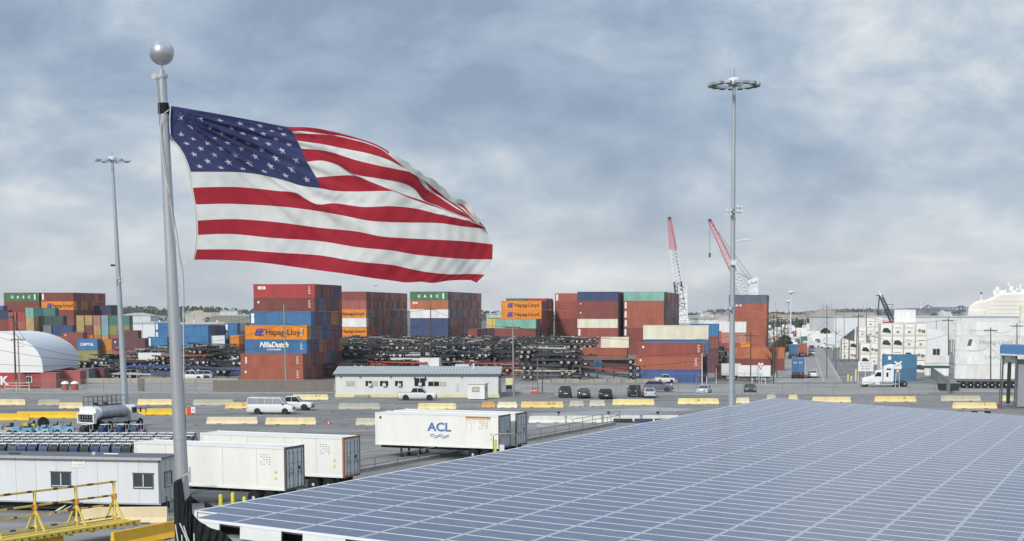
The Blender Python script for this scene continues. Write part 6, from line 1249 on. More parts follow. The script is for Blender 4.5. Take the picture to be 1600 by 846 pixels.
# left field
pile(205, 330, 4, 0, DK, 'left of the flagpole, near'); pile(232, 345, 5, 0, DK, 'left of the flagpole, second'); pile(300, 330, 5, 0, DK, 'right of the flagpole, near'); pile(285, 350, 5, 1, DK, 'wheel ends beside the flagpole'); pile(305, 355, 5, 1, DK, 'wheel ends, second by the flagpole'); pile(325, 350, 4, 0, DK, 'right of the flagpole, second row')
pile(240, 318, 2, 0, RED, 'red, just left of the flagpole', z0=2.2); pile(195, 312, 2, 0, BLU, 'blue, left field'); pile(235, 308, 2, 0, BLU, 'blue, left of the flagpole'); pile(290, 304, 2, 0, BLU, 'blue, right of the flagpole'); pile(320, 312, 2, 0, BLU, 'blue, before the stair-stepped stack'); pile(335, 300, 2, 0, DK, 'before the stair-stepped stack')
pile(120, 322, 3, 0, DK, 'behind the dome end'); pile(150, 325, 4, 1, DK, 'wheel ends at the dome end'); pile(175, 318, 3, 0, ['#32508a', '#2a2c30'], 'beneath the left mast'); pile(335, 325, 5, 1, DK, 'wheel ends touching the stair-stepped stack'); pile(215, 340, 5, 1, DK, 'wheel ends in the left field'); pile(265, 335, 4, 1, DK, 'wheel ends behind the flagpole')
pile(150, 300, 2, 0, DK, 'right of the dome'); pile(190, 300, 1, 0, DK, 'behind the street wall'); pile(215, 372, 4, 0, DK, 'far left field'); pile(300, 385, 5, 0, DK, 'far, right of the flagpole')
pile(1105, 350, 6, 1, DK, 'wheel ends right of the cream container'); pile(1122, 352, 5, 1, DK, 'wheel ends left of the mast'); pile(1088, 345, 5, 1, DK, 'wheel ends touching the front stack')
# the remaining rows read as one mass
mass = MB(); rr_ = random.Random(5)
for px0, px1, Y, n in ((485, 890, 312, 5), (490, 880, 334, 6), (495, 890, 358, 6), (185, 372, 316, 3), (190, 372, 338, 4), (500, 900, 392, 6), (500, 930, 412, 6), (505, 900, 432, 6), (200, 380, 400, 4), (640, 880, 340, 5), (1085, 1150, 375, 4)):
    px = px0
    while px < px1:
        for k in range(n):
            s = len(mass.v); ori = rr_.random() < .4; Lm = 12
            mass.mat(rr_.choice((0, 0, 0, 3)))
            for y in (-.42, .42): mass.box(0, y-.06, .78, Lm, y+.06, 1.06)
            mass.box(0, -1.2, .92, .2, 1.2, 1.12).box(Lm-.2, -1.2, .92, Lm, 1.2, 1.12)
            for x in (9.4, 10.7):
                for y in (-.92, .92): mass.mat(1).lathe([(.48, -.25), (.48, .25)], 8, (x, y, .48), 'y').mat(2).lathe([(.3, -.27), (.3, .27)], 8, (x, y, .48), 'y')
            for _q in range(5):   # loose bits of clutter; the pale ones stand in for glints of light
                bx, by = rr_.uniform(0, 11), rr_.uniform(-1.1, .9); mass.mat(rr_.choice((0, 2, 3, 1))).box(bx, by, 1.06, bx+rr_.uniform(.2, .9), by+rr_.uniform(.1, .3), 1.06+rr_.uniform(.08, .3))
            M = Matrix.Translation(Vector((X_at(px, Y)+rr_.uniform(-1, 1), Y+rr_.uniform(-1.5, 1.5), k*.98+rr_.uniform(0, .1)))) @ Matrix.Rotation(-YAW+(pi/2 if ori else 0)+(pi if rr_.random() < .5 else 0), 4, 'Z') @ Matrix.Rotation(R(rr_.uniform(-3, 3)), 4, 'Y') @ Matrix.Translation((-6, 0, 0)); mass.xf(M, s)
        px += rr_.uniform(20, 44)
tag(mass.build('distant_chassis_piles', [mat('chassis_#33363a'.replace('#', ''), '#33363a', .6, var=.35, vscale=.4, dirt=.4, dcol='#7b7b79'), m_tyre, m_rim2, mat('chassis_pale', '#8d8c86', .6, dirt=.4)], fix=False), 'far rows of dark container chassis heaped together', 'chassis piles', kind='stuff')
# white trailers and tractors standing among them
def boxvan(px, Y, z, L, H, label, col='#dcdedb', rz=-YAW):
    o = thing('white_box_trailer', label, 'trailer', Vector((X_at(px, Y), Y, z)), rz); MB().box(0, 0, .95, L, 2.4, .95+H).build('box_body', mat('trailer_'+col.strip('#'), col, .5, var=.05, dirt=.2), o); MB().box(.2, .3, .6, L-.2, 2.1, .94).build('chassis_frame', m_under, o)
    for x in (L-2.4, L-1.2):
        for y in (.25, 2.15): link('wheel', chw, o, (x, y, .48))
    for y in (.4, 2.0): MB().box(2, y-.06, 0, 2.12, y+.06, .94).build('landing_leg', m_under, o)
    return o
boxvan(598, 315, 2.2, 9.8, 1.5, 'long white trailer lying across the chassis above the office'); boxvan(655, 306, 0.2, 4.0, 2.7, 'short white box trailer beside the office pole')
boxvan(1154, 288, 0, 6.0, 2.0, 'white trailer behind the yield sign'); boxvan(1128, 292, 0, 3.6, 2.2, 'short white box body by the mast', '#c9cccb')
boxvan(215, 320, 1.6, 5.0, 1.9, 'white box trailer in the left field, left of the flagpole'); semi('white tractor unit parked among chassis left of the stair-stepped stack', Vector((X_at(361, 318), 318, 1.2)), pi, sleeper=False).scale = (.75, .8, .8)
semi('white tractor unit parked behind the flagpole in the left field', Vector((X_at(256, 322), 322, .6)), pi, sleeper=False).scale = (.8, .8, .8)
for k, (px, Y, c) in enumerate(((145, 296, '#9fb0b8'), (160, 300, '#dcdedd'), (133, 300, '#7d2f38'), (200, 302, '#c9cccb'), (297, 293, '#e2e3e1'), (312, 296, '#b9bfc2'))):
    car('pickup' if k % 2 == 0 else 'suv', c, '%s vehicle parked behind the left street wall' % ['grey blue', 'white boxy', 'dark red', 'light grey', 'bright white', 'silver'][k], Vector((X_at(px, Y), Y, 0)), R([5, 180, 12, -8, 170, 4][k]), 'vehicle')
# ------------------------------------------------------------------ near left: office trailer, gangway, barriers
def office_trailer():
    W_, D_, Z0, Z1 = 17.0, 2.5, .72, 3.58; rz = -R(9.5); c = Vector((X_at(250, 98.2, 760), 98.2, 0)); org = c-Vector((cos(rz), sin(rz), 0))*W_
    o = thing('office_trailer', 'long white panelled office trailer with a grey flat roof, lower left', 'office trailer', org, rz)
    mw = mat('trailer_panel', '#d3d6d8', .5, var=.05, dirt=.14, dcol='#a5a59d', vscale=.8); me_ = mat('trailer_end_grey', '#b0b5b9', .5, var=.05, dirt=.15); seam = mat('panel_seam', '#a9acae', .6)  # end wall greyer than the long side: its shade is painted into the colour
    n = 12; pw = W_/n
    for k in range(n): MB().box(k*pw+.008, -.0, Z0, (k+1)*pw-.008, .05, Z1).build('wall_panel', mw, o)
    MB().box(0, .052, Z0, W_, D_-.05, Z1-.01).build('wall_core', seam, o)
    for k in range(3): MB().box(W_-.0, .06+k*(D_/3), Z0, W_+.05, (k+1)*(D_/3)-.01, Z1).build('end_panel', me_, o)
    MB().hexa([(-.2, -.22, Z1), (W_+.22, -.22, Z1), (W_+.22, D_+.2, Z1), (-.2, D_+.2, Z1), (-.2, -.22, Z1+.10), (W_+.22, -.22, Z1+.10), (W_+.22, D_+.2, Z1+.12), (-.2, D_+.2, Z1+.12)]).build('flat_roof', mat('roof_grey', '#62676c', .7, var=.15, vscale=.7, dirt=.3), o)
    MB().box(-.2, -.26, Z1-.06, W_+.24, -.225, Z1+.11).build('roof_edge', mat('edge_pale', '#a9adb0', .5), o)
    MB().box(W_-.09, -.03, Z0, W_+.07, .0, Z1-.06).build('corner_trim', mat('trim_grey', '#6a7077', .5), o); MB().box(0, -.05, Z0-.1, W_+.05, .0, Z0).build('base_rail', mat('edge_pale', '#a9adb0', .5), o)
    MB().box(.3, .4, .15, W_-.3, D_-.2, Z0-.1).build('undercarriage', m_dark, o)
    sc = 98.5/F
    def win(p0, p1, y0, y1, end=False):
        if end: x0, x1 = .7, 1.8
        else: x0, x1 = W_-(250-p0)*sc*1.01, W_-(250-p1)*sc*1.01
        z0, z1 = 1.72, 2.58; ax = lambda u, d: (u, -d, 0) if not end else (W_+.05+d, u, 0)
        def slab(u0, u1, za, zb, d0, d1): return MB().box(u0, -d1, za, u1, -d0, zb) if not end else MB().box(W_+.05+d0, u0, za, W_+.05+d1, u1, zb)
        f = thing; fm = mat('window_frame_dark', '#4d555c', .5); W0 = slab(x0-.07, x1+.07, z0-.07, z0, .0, .05); 
        W0 = MB()
        for a in (slab(x0-.07, x1+.07, z0-.07, z0, 0, .05), slab(x0-.07, x1+.07, z1, z1+.07, 0, .05), slab(x0-.07, x0, z0, z1, 0, .05), slab(x1, x1+.07, z0, z1, 0, .05), slab(x0-.12, x1+.12, z1+.07, z1+.10, 0, .09)):
            s = len(W0.v); W0.v += a.v; W0.f += [[q+s for q in t] for t in a.f]; W0.m += a.m
        wo = W0.build('window', fm, o); xm = (x0+x1)/2
        for a, b in ((x0, xm-.03), (xm+.03, x1)): slab(a, b, z0, z1, .008, .02).build('pane', mat('window_tinted', '#39434a', .12, spec=.6, var=.15, vscale=2), wo)
        slab(xm-.03, xm+.03, z0, z1, .008, .045).build('mullion', m_cartroof, wo); slab(x0, x1, z0-.0, z0+.05, .02, .045).build('sill', m_cartroof, wo)
    win(71.5, 101.5, 0, 0); win(208, 238, 0, 0); win(-80, -50, 0, 0); win(0, 0, 0, 0, True)
    x = W_-(250-105)*sc; sg = MB().box(x, -.03, 2.98, x+.9, -.002, 3.5).build('notice', m_dec, o)
    link('lettering', text_mesh('NOTICE', .16, mat('notice_ink', '#8f9294', .6), .001), sg, (x+.45, -.035, 3.38)); link('lettering', text_mesh('ALL VISITORS', .12, MATS['notice_ink'], .001), sg, (x+.45, -.035, 3.12))
    MB().lathe([(.12, 0), (.13, .12), (.05, .2)], 12, (W_-4.9, 1.0, Z1+.11)).build('roof_vent', m_rim, o); MB().lathe([(.05, -.5), (.05, .5)], 8, (W_-3.8, 1.2, Z1+.17), 'x').build('roof_pipe', m_rim, o); MB().box(6.2, .8, Z1+.11, 6.9, 1.1, Z1+.17).build('roof_scrap', m_dark, o)
    MB().box(W_+.05, 1.5, .9, W_+.1, 2.2, 1.5).build('meter_box', me_, o); MB().tube([(W_+.12, .8, .2), (W_+.12, .8, 1.1)], .03, 6).build('conduit', m_post, o)
office_trailer()
# yellow steel gangway ------------------------------------------------------
m_gy = mat('gangway_yellow', '#dcc65c', .5, var=.14, vscale=3, dirt=.35, dcol='#8a6f34'); m_wear = mat('worn_brown', '#6a4a30', .8, var=.3)
def gangway():
    A = at(199, 812, 88.6); A.z = 1.0; B = at(0, 843, 81.0); B.z = 1.0; d = (B-A).normalized(); L = 13.0; o = thing('yellow_gangway', 'yellow steel gangway section with railings and braced posts, lower left', 'gangway', Vector((A.x, A.y, 0)))
    s = Vector((-d.y, d.x, 0));  s = s if s.y > 0 else -s; W2 = .8; up = Vector((0, 0, 1))
    def Q(t, y, z): return d*t+s*y+up*z
    def bb(a, b, w, h, nme, m_=None): return MB().bar(a, b, w, h).build(nme, m_ or m_gy, o)
    deck = MB(); deck.hexa([Q(0, -W2, .93), Q(L, -W2, .93), Q(L, W2, .93), Q(0, W2, .93), Q(0, -W2, .98), Q(L, -W2, .98), Q(L, W2, .98), Q(0, W2, .98)]); deck.build('deck', m_gy, o)
    MB().hexa([Q(.1, -.25, .982), Q(L, -.25, .982), Q(L, .25, .982), Q(.1, .25, .982), Q(.1, -.25, .99), Q(L, -.25, .99), Q(L, .25, .99), Q(.1, .25, .99)]).build('worn_walkway', mat('worn_yellow', '#c9a63e', .7, var=.3, vscale=4, dirt=.4, dcol='#6a4a30'), o)
    for y in (-W2, W2):
        bb(Q(-.2, y, .90), Q(L, y, .90), .12, .24, 'side_beam')
        for k in range(26):
            c = Q(.3+k*.5, y-.065 if y < 0 else y+.065, .88); MB().bar(c-d*.08, c+d*.08, .012, .09).build('beam_hole', m_wear, o) if y < 0 else None
    for k in range(9): bb(Q(k*1.6, -W2, .74), Q(k*1.6, W2, .74), .1, .12, 'cross_beam')
    for t in (.45, 3.3, 6.2, 9.1, 12.0):
        y = .55; bb(Q(t, y, .98), Q(t, y, 3.2), .13, .13, 'post')
        for sg in (-1, 1): bb(Q(t, y, 2.25), Q(t+.25*sg*0, y+sg*.75, 1.0), .09, .09, 'brace')
        MB().cbox(Q(t, y, 2.35), (.26, .26, .3)).build('clamp', mat('clamp_orange', '#c98a35', .6, var=.2), o)
        MB().cbox(Q(t, y, 1.25), (.24, .24, .18)).build('clamp', m_gy, o)
    for z, w in ((3.2, .11), (2.42, .10), (1.9, .09), (1.2, .09)):
        bb(Q(.3, .55, z), Q(L, .55, z), w, w, 'rail')
        r_ = random.Random(int(z*10))
        for k in range(9): t = .8+k*1.35+r_.uniform(-.3, .3); MB().bar(Q(t, .55, z+.003), Q(t+r_.uniform(.12, .5), .55, z+.003), w+.012, w+.006).build('worn_band', m_wear, o)
gangway()
def big_barrier(px0, y0, px1, y1, col, label, h=.85):
    a, b = G(px0, y0), G(px1, y1); d = b-a; L = d.length; o = thing('traffic_barrier', label, 'barrier', a, atan2(d.y, d.x), 'concrete traffic barriers scattered over the lot')
    ma = mat('barrier_near_'+col.strip('#'), col, .7, var=.12, vscale=1.0, dirt=.35, dcol='#a08a50', bump=.3, bscale=9)
    pr = [(-.38, 0), (-.38, .09), (-.15, .36), (-.09, h), (.09, h), (.15, .36), (.38, .09), (.38, 0)]; mb = MB(); mb.prism(pr, 0, L, 'x'); ob = mb.build('barrier_body', ma, o); bv = ob.modifiers.new('bevel', 'BEVEL'); bv.width = .02; bv.segments = 2
    for x in (L*.25, L*.75): MB().box(x-.3, -.385, 0, x+.3, -.25, .07).build('lift_slot', m_dark, o)
big_barrier(176, 859, 278, 838, '#e6b232', 'deep yellow barrier right of the gangway, at the foot of the flagpole', .95)
big_barrier(-20, 874, 98, 857, '#e6b232', 'deep yellow barrier in front of the gangway at the bottom edge')
big_barrier(128, 818, 262, 817, '#d5c5a2', 'pale beige barrier between the office trailer and the yellow barrier', 1.0)
o = thing('scrap_pile', 'small heap of pipes and a dark bin under the office trailer', 'scrap', G(92, 806)); MB().lathe([(.35, 0), (.38, .8)], 14, (1.2, 0, 0)).build('bin', m_dark, o, smooth=30)
for k in range(6): MB().tube([(-.6+k*.12, .1*k, .05), (.1+k*.15, .2, .5+.08*(k % 3))], .03, 6).build('pipe', m_rim, o)
for k, (px, py, l) in enumerate(((322, 793, 'dark rubber wheel chock left of the yellow bollards'), (300, 786, 'dark trailer jack near the flagpole, under the white trailer'))):
    o = thing('wheel_chock' if k == 0 else 'trailer_jack', l, 'chock' if k == 0 else 'jack', G(px, py)); MB().prism([(0, 0), (.5, 0), (.1, .3), (0, .3)], -.15, .15).build('wedge', m_tyre, o); MB().box(-.06, -.2, 0, .0, .2, .38).build('back_plate', m_tyre, o)
# ------------------------------------------------------------------ flagpole and flag in the foreground
FD = 20.0
m_steel = mat('brushed_aluminium', '#c4c6c8', .3, .7, var=.10, vscale=5, dirt=.35, dcol='#777a7c', streak=(1,1,.15), bump=.05)
m_ball = mat('satin_ball', '#c6c8c9', .28, .85, var=.04)
m_black = mat('black_cloth', '#15171b', .85, var=.3, bump=.2, bscale=25)
m_rope = mat('rope_fibre', '#7d8080', .8)
m_ropel = mat('pale_rope', '#c9ccc8', .8)
top = at(252.8, 118, FD); low = at(289, 846, FD); dpole = (low-top).normalized()
foot = top + dpole*(top.z/(-dpole.z))
pole = thing('flagpole', 'tall tapered silver flagpole with a ball on top, in the foreground', 'flagpole', foot)
Lp = (top-foot).length; ax_ = -dpole
def pp(d): return ax_*(Lp-d)                  # point d metres below the top, relative to the foot
mb = MB(); mb.tube([pp(k*Lp/14) for k in range(15)], [.058+.036*min(1, (k*Lp/14)/6.2) for k in range(15)], 28); mb.build('shaft', m_steel, pole, smooth=True)
for d in (1.62, 4.35, 4.62):
    mb = MB(); r = .059+.036*d/6.2; mb.tube([pp(d), pp(d+.022)], r+.0025, 28); mb.build('sleeve_ring', m_steel, pole, smooth=30)
bc = at(252.5, 82.5, FD)-foot
mb = MB(); mb.lathe([(.158*sin(pi*k/24)+1e-4, -.158*cos(pi*k/24)) for k in range(25)], 40, bc); mb.build('ball_finial', m_ball, pole, smooth=True)
mb = MB(); mb.tube([pp(0.0), bc-ax_*.13], .014, 10); mb.build('finial_stem', m_steel, pole, smooth=True)
t0 = MB(); t0.tube([pp(-.005), pp(.03)], .078, 20); t0.tube([pp(-.07), pp(0)], .04, 12)
t0.bar(pp(.02)+Vector((-.10, -.05, 0)), pp(.02)+Vector((.03, -.05, 0)), .03, .05); t0.tube([pp(.02)+Vector((-.085, -.07, .0)), pp(.02)+Vector((-.085, -.03, .0))], .035, 12)
t0.build('truck', m_steel, pole, smooth=30)
mb = MB(); mb.tube([pp(.345), pp(.48)], [.069, .071], 24); mb.build('black_tape', m_black, pole, smooth=40)
# halyard: comes off the truck, wraps the shaft below the tape, runs down behind
def hal(name, pts, r, ma):
    q = [at(x, y, FD+dz)-foot for x, y, dz in pts]; sm = []
    for k in range(len(q)-1):
        a = q[max(k-1, 0)]; b = q[k]; c = q[k+1]; d = q[min(k+2, len(q)-1)]
        for j in range(5):
            t = j/5; sm.append(.5*((2*b)+(c-a)*t+(2*a-5*b+4*c-d)*t*t+(-a+3*b-3*c+d)*t**3))
    sm.append(q[-1]); mb = MB(); mb.tube(sm, r, 6); mb.build(name, ma, pole, smooth=True)
hal('halyard', [(244.5, 122, -.06), (247.5, 150, -.08), (249, 175, -.08), (250, 205, -.09), (255, 250, -.10), (262, 290, -.12), (270, 330, -.12), (276, 362, -.1), (281, 400, -.05), (287, 440, 0), (288, 560, .0), (291, 700, 0), (294, 846, 0), (296, 1000, 0)], .0045, m_rope)
hal('halyard', [(264, 172, -.09), (255, 180, -.1), (250.5, 196, -.1), (251, 215, -.1), (256, 262, -.12), (266, 310, -.12), (270, 345, -.12), (274, 372, -.1), (279, 400, -.05), (283, 425, .0), (286, 470, .0), (287, 600, 0), (290, 740, 0), (293, 846, 0), (295, 1000, 0)], .006, m_ropel)
hal('snap_line', [(304, 405, .02), (297, 407, 0), (291, 412, 0), (286, 414, 0)], .006, m_ropel)
# cleat and clamp by the wrapped foot
mb = MB(); c0 = at(290, 742, FD-.12)-foot; mb.bar(c0+Vector((-.05, 0, -.02)), c0+Vector((.06, 0, .03)), .03, .03); mb.bar(c0+Vector((.055, 0, .1)), c0+Vector((.055, 0, -.1)), .018); mb.build('cleat', m_steel, pole)

# the flag: fourteen seam lines, each measured along the cloth
Z = lambda x, y: (200+x/2.6667, 150+y/2.6667)
seams = {
 0: [(180,42),(300,62),(400,80),(530,104),(660,128),(740,131),(800,138),(900,160),(980,183),(1040,205),(1090,235),(1130,266),(1190,318),(1240,345),(1300,392),(1360,440),(1410,455),(1450,505),(1490,550)],
 7: [(262,317),(350,317),(450,318),(520,324),(580,335),(650,352),(720,374),(805,386),(860,396),(950,399),(1040,397),(1100,397),(1170,425),(1230,447),(1300,470),(1350,490),(1400,508),(1445,525),(1490,551)],
 8: [(270,383),(360,380),(450,380),(540,387),(620,396),(700,405),(740,430),(790,452),(860,448),(980,463),(1100,460),(1200,470),(1280,490),(1350,505),(1410,520),(1450,534),(1490,552)],
 9: [(283,453),(400,450),(500,453),(600,459),(700,468),(800,482),(900,500),(1000,520),(1080,526),(1150,528),(1300,531),(1400,545),(1490,553.5)],
 10:[(290,520),(380,515),(450,514),(550,520),(650,530),(800,550),(950,565),(1050,585),(1100,590),(1250,598),(1400,606),(1520,619)],
 11:[(292,580),(380,576),(450,577),(600,592),(800,606),(950,630),(1050,640),(1100,645),(1200,662),(1300,672),(1400,680),(1518,682)],
 12:[(287,640),(360,640),(450,640),(550,648),(650,655),(800,665),(950,690),(1100,705),(1180,722),(1250,735),(1350,744),(1420,742),(1487,745)],
 13:[(275,683),(380,684),(500,690),(600,700),(700,714),(800,728),(900,741),(1000,757),(1100,770),(1160,778),(1220,775),(1270,780),(1330,771),(1380,768),(1425,768),(1452,779)]}
right = {   # the short stripes right of the canton
 1: [(682,147),(740,149),(815,159),(900,170),(1040,212),(1120,268),(1190,324),(1240,352),(1300,400),(1400,470),(1450,522),(1490,550.3)],
 2: [(690,157),(740,158),(815,161),(900,174),(1040,216),(1120,272),(1190,328),(1240,358),(1300,405),(1400,478),(1450,525),(1490,550.4)],
 3: [(705,187),(800,200),(900,220),(1000,240),(1080,265),(1130,290),(1190,322),(1225,345),(1262,390),(1320,430),(1400,486),(1450,528),(1490,550.5)],
 4: [(722,220),(800,226),(850,236),(900,252),(950,268),(1050,292),(1120,306),(1190,324),(1212,350),(1240,385),(1300,425),(1360,465),(1420,500),(1450,530),(1490,550.6)],
 5: [(745,275),(790,270),(820,272),(870,287),(940,326),(1040,344),(1150,366),(1200,395),(1228,432),(1290,458),(1350,485),(1420,512),(1450,531),(1490,550.7)],
 6: [(785,340),(850,335),(930,332),(985,348),(1050,374),(1098,392),(1170,418),(1230,438),(1290,462),(1350,488),(1420,514),(1450,532),(1490,550.8)]}
left_x = [180, 176, 178, 190, 215, 235, 250, 262]; left_y = [42, 100, 160, 186, 212, 245, 280, 317]
right_c = [(660,128),(682,147),(690,157),(705,187),(722,220),(745,275),(785,340),(805,386)]
def interp(P, x):
    if x <= P[0][0]: return P[0][1]
    for k in range(len(P)-1):
        if x <= P[k+1][0]:
            a = P[max(k-1, 0)]; b = P[k]; c = P[k+1]; d = P[min(k+2, len(P)-1)]
            h = c[0]-b[0]; t = (x-b[0])/h
            mb_ = (c[1]-a[1])/max(c[0]-a[0], 1e-6); mc = (d[1]-b[1])/max(d[0]-b[0], 1e-6)
            lim = 3*abs((c[1]-b[1])/h)+.02
            mb_ = max(-lim, min(lim, mb_)); mc = max(-lim, min(lim, mc))
            return (2*t**3-3*t*t+1)*b[1]+(t**3-2*t*t+t)*h*mb_+(-2*t**3+3*t*t)*c[1]+(t**3-t*t)*h*mc
    return P[-1][1]
SN, CS = 150, 60                               # columns, canton columns (0.4 of the fly)
def seam(k):
    pts = []
    if k <= 7:
        x0, y0 = left_x[k], left_y[k]; xc, yc = right_c[k]
        for j in range(CS+1):
            t = j/CS; x = x0+(xc-x0)*t
            if k == 0 or k == 7: y = interp(seams[k], x)
            else:
                # between the top hem and the canton's foot, folds fanning out of the upper corner
                yt = interp(seams[0], x); yb = interp(seams[7], x); yl = y0+(yc-y0)*t
                w = .75*sin(pi*t)*sin(pi*k/7)
                yy = yt+(yb-yt)*((y0-42)/(317-42)*(1-t)+((yc-128)/(386-128))*t)
                y = yl*(1-.35*sin(pi*t))+yy*.35*sin(pi*t)
            pts.append((x, y))
        P = seams[k] if k in (0, 7) else right[k]; x1 = 1490
        for j in range(1, SN-CS+1):
            t = j/(SN-CS); x = xc+(x1-xc)*t; pts.append((x, interp(P, x)))
    else:
        P = seams[k]; x0 = P[0][0]; x1 = P[-1][0]
        for j in range(SN+1): x = x0+(x1-x0)*j/SN; pts.append((x, interp(P, x)))
    return pts
SUBR = 9
SE = [seam(k) for k in range(14)]
def fold(s, t, x, y):
    """distance behind the pole plane, metres: billow, travelling ripples and creases raking down from the upper corner"""
    env = min(1, s*3)
    d = .10*sin(2.2*s*pi+.9*t)*env
    d += .085*env*sin(9.5*s - 3.6*t + .8) * (0.35+.65*t)
    d += .028*sin(21*s + 5*t + 1.0)*env
    d += .018*sin(31*s - 17*t)*env*(.4+.6*s) + .012*sin(64*s-26*t+2*sin(9*s))*env*(.3+.7*s)*.8 + .006*sin(120*s+40*t+3*sin(14*s))*env*s + .03*env*sin(13*s+10*t)*s
    ang = atan2(y-40, max(x-150, 1)); rr = hypot(x-150, y-40)/600
    cz = math.exp(-((ang-.48)/.30)**2)*min(1, rr*3)*max(0, 1-.55*rr)
    d += cz*(.040*sin(ang*58+rr*2)+.024*sin(ang*96+rr*5)+.012*sin(ang*170-rr*9))
    # pinch where the upper fly corner folds over itself
    if t < .60 and s > .72: d += .35*((s-.72)/.28)*((.60-t)/.60)**1.2
    d += .05*math.exp(-((y-(335+.25*(x-930)))/28)**2)*(1 if x > 900 else math.exp(-((x-900)/90)**2))*min(1, s)
    d += .03*math.exp(-((y-(430+.08*(x-740)))/22)**2)*math.exp(-((x-820)/190)**2)
    return d*1.25
GRID = []                                      # rows of world points, 13*SUBR+1
for k in range(13):
    for r in range(SUBR + (1 if k == 12 else 0)):
        w = r/SUBR; row = []
        for j in range(SN+1):
            a = SE[k][j]; b = SE[k+1][j]; x = a[0]+(b[0]-a[0])*w; y = a[1]+(b[1]-a[1])*w
            s = j/SN; t = (k+w)/13; px, py = Z(x, y)
            row.append(at(px, py, FD+.05+fold(s, t, x, y)))
        GRID.append(row)
NR = len(GRID)
def gn(r, j):
    a = GRID[r][min(j+1, SN)]-GRID[r][max(j-1, 0)]; b = GRID[min(r+1, NR-1)][j]-GRID[max(r-1, 0)][j]
    n_ = a.cross(b); return n_.normalized() if n_.length > 1e-9 else Vector((0, -1, 0))
GN = [[gn(r, j) for j in range(SN+1)] for r in range(NR)]
for _ in range(2):
    GN = [[(GN[r][j]*2+GN[max(r-1,0)][j]+GN[min(r+1,NR-1)][j]+GN[r][max(j-1,0)]+GN[r][min(j+1,SN)]).normalized() for j in range(SN+1)] for r in range(NR)]
def cloth(name, col):
    ma = bpy.data.materials.new(name); ma.use_nodes = True; t = ma.node_tree; n = t.nodes; l = t.links; b = n['Principled BSDF']
    tcn = n.new('ShaderNodeTexCoord'); nz = n.new('ShaderNodeTexNoise'); nz.inputs['Scale'].default_value = 6; nz.inputs['Detail'].default_value = 6; l.new(tcn.outputs['Object'], nz.inputs['Vector'])
    rg = n.new('ShaderNodeMapRange'); rg.inputs[1].default_value = .3; rg.inputs[2].default_value = .7; rg.inputs[3].default_value = .88; rg.inputs[4].default_value = 1.06; l.new(nz.outputs['Fac'], rg.inputs[0])
    mx = n.new('ShaderNodeMix'); mx.data_type = 'RGBA'; mx.blend_type = 'MULTIPLY'; mx.inputs[0].default_value = 1; mx.inputs[6].default_value = srgb(col); l.new(rg.outputs[0], mx.inputs[7])
    b.inputs['Roughness'].default_value = .75; b.inputs['Specular IOR Level'].default_value = .2; b.inputs['Sheen Weight'].default_value = .15
    l.new(mx.outputs[2], b.inputs['Base Color'])
    tr = n.new('ShaderNodeBsdfTranslucent'); l.new(mx.outputs[2], tr.inputs[0]); ms = n.new('ShaderNodeMixShader'); ms.inputs[0].default_value = .30
    l.new(b.outputs[0], ms.inputs[1]); l.new(tr.outputs[0], ms.inputs[2]); l.new(ms.outputs[0], n['Material Output'].inputs[0])
    wv = n.new('ShaderNodeTexWave'); wv.inputs['Scale'].default_value = 55; l.new(tcn.outputs['Object'], wv.inputs['Vector']); bp = n.new('ShaderNodeBump'); bp.inputs['Strength'].default_value = .03; bp.inputs['Distance'].default_value = .002; l.new(wv.outputs['Fac'], bp.inputs['Height']); l.new(bp.outputs[0], b.inputs['Normal'])
    return ma
c_red = cloth('flag_red', '#a32a38'); c_white = cloth('flag_white', '#dadbd7'); c_blue = cloth('flag_blue', '#3a4169'); c_star = cloth('star_white', '#c6cad3')
fo = Vector(GRID[0][0])
flag = thing('flag', 'striped red and white flag with blue starred canton flying from the flagpole', 'flag', fo)
def patch(name, r0, r1, j0, j1, ma, parent=flag, off=0.0):
    w = j1-j0+1; v = []; ns = []; f = []
    for r in range(r0, r1+1):
        for j in range(j0, j1+1): v.append(tuple(GRID[r][j]-fo)); ns.append(GN[r][j])
    for r in range(r1-r0):
        for j in range(j1-j0): a = r*w+j; f.append((a, a+1, a+1+w, a+w))
    me = bpy.data.meshes.new(name); me.from_pydata(v, [], f); me.materials.append(ma)
    me.polygons.foreach_set('use_smooth', [True]*len(f)); me.update(); me.normals_split_custom_set_from_vertices([tuple(q) for q in ns])
    return link(name, me, parent)
for k in range(13):
    patch('red_stripe' if k % 2 == 0 else 'white_stripe', k*SUBR, (k+1)*SUBR, CS if k < 7 else 0, SN, c_red if k % 2 == 0 else c_white)
canton = patch('canton', 0, 7*SUBR, 0, CS, c_blue)
def gpt(s, t, off=.004):                       # s over canton width, t over its height
    x = s*CS; y = t*7*SUBR; j = min(int(x), CS-1); r = min(int(y), 7*SUBR-1); a = x-j; b = y-r
    p = (GRID[r][j]*(1-a)+GRID[r][j+1]*a)*(1-b)+(GRID[r+1][j]*(1-a)+GRID[r+1][j+1]*a)*b
    n_ = GN[r][j]; n_ = n_ if n_.y < 0 else -n_
    return p+n_*off-fo
for row in range(9):
    for c_ in range(6 if row % 2 == 0 else 5):
        s = (1+2*c_+(row % 2))/12; t = (row+1)/10; mb = MB(); ctr = gpt(s, t); ring = []
        for q in range(10):
            rr = (.0308 if q % 2 == 0 else .0122)*1.08; a = -pi/2+q*pi/5
            ring.append(gpt(s+rr*cos(a)*1.0/1.41*1.25, t+rr*sin(a)*1.41))
        for q in range(10): mb.poly([ctr, ring[q], ring[(q+1) % 10]])
        mb.build('star', c_star, canton, fix=False)
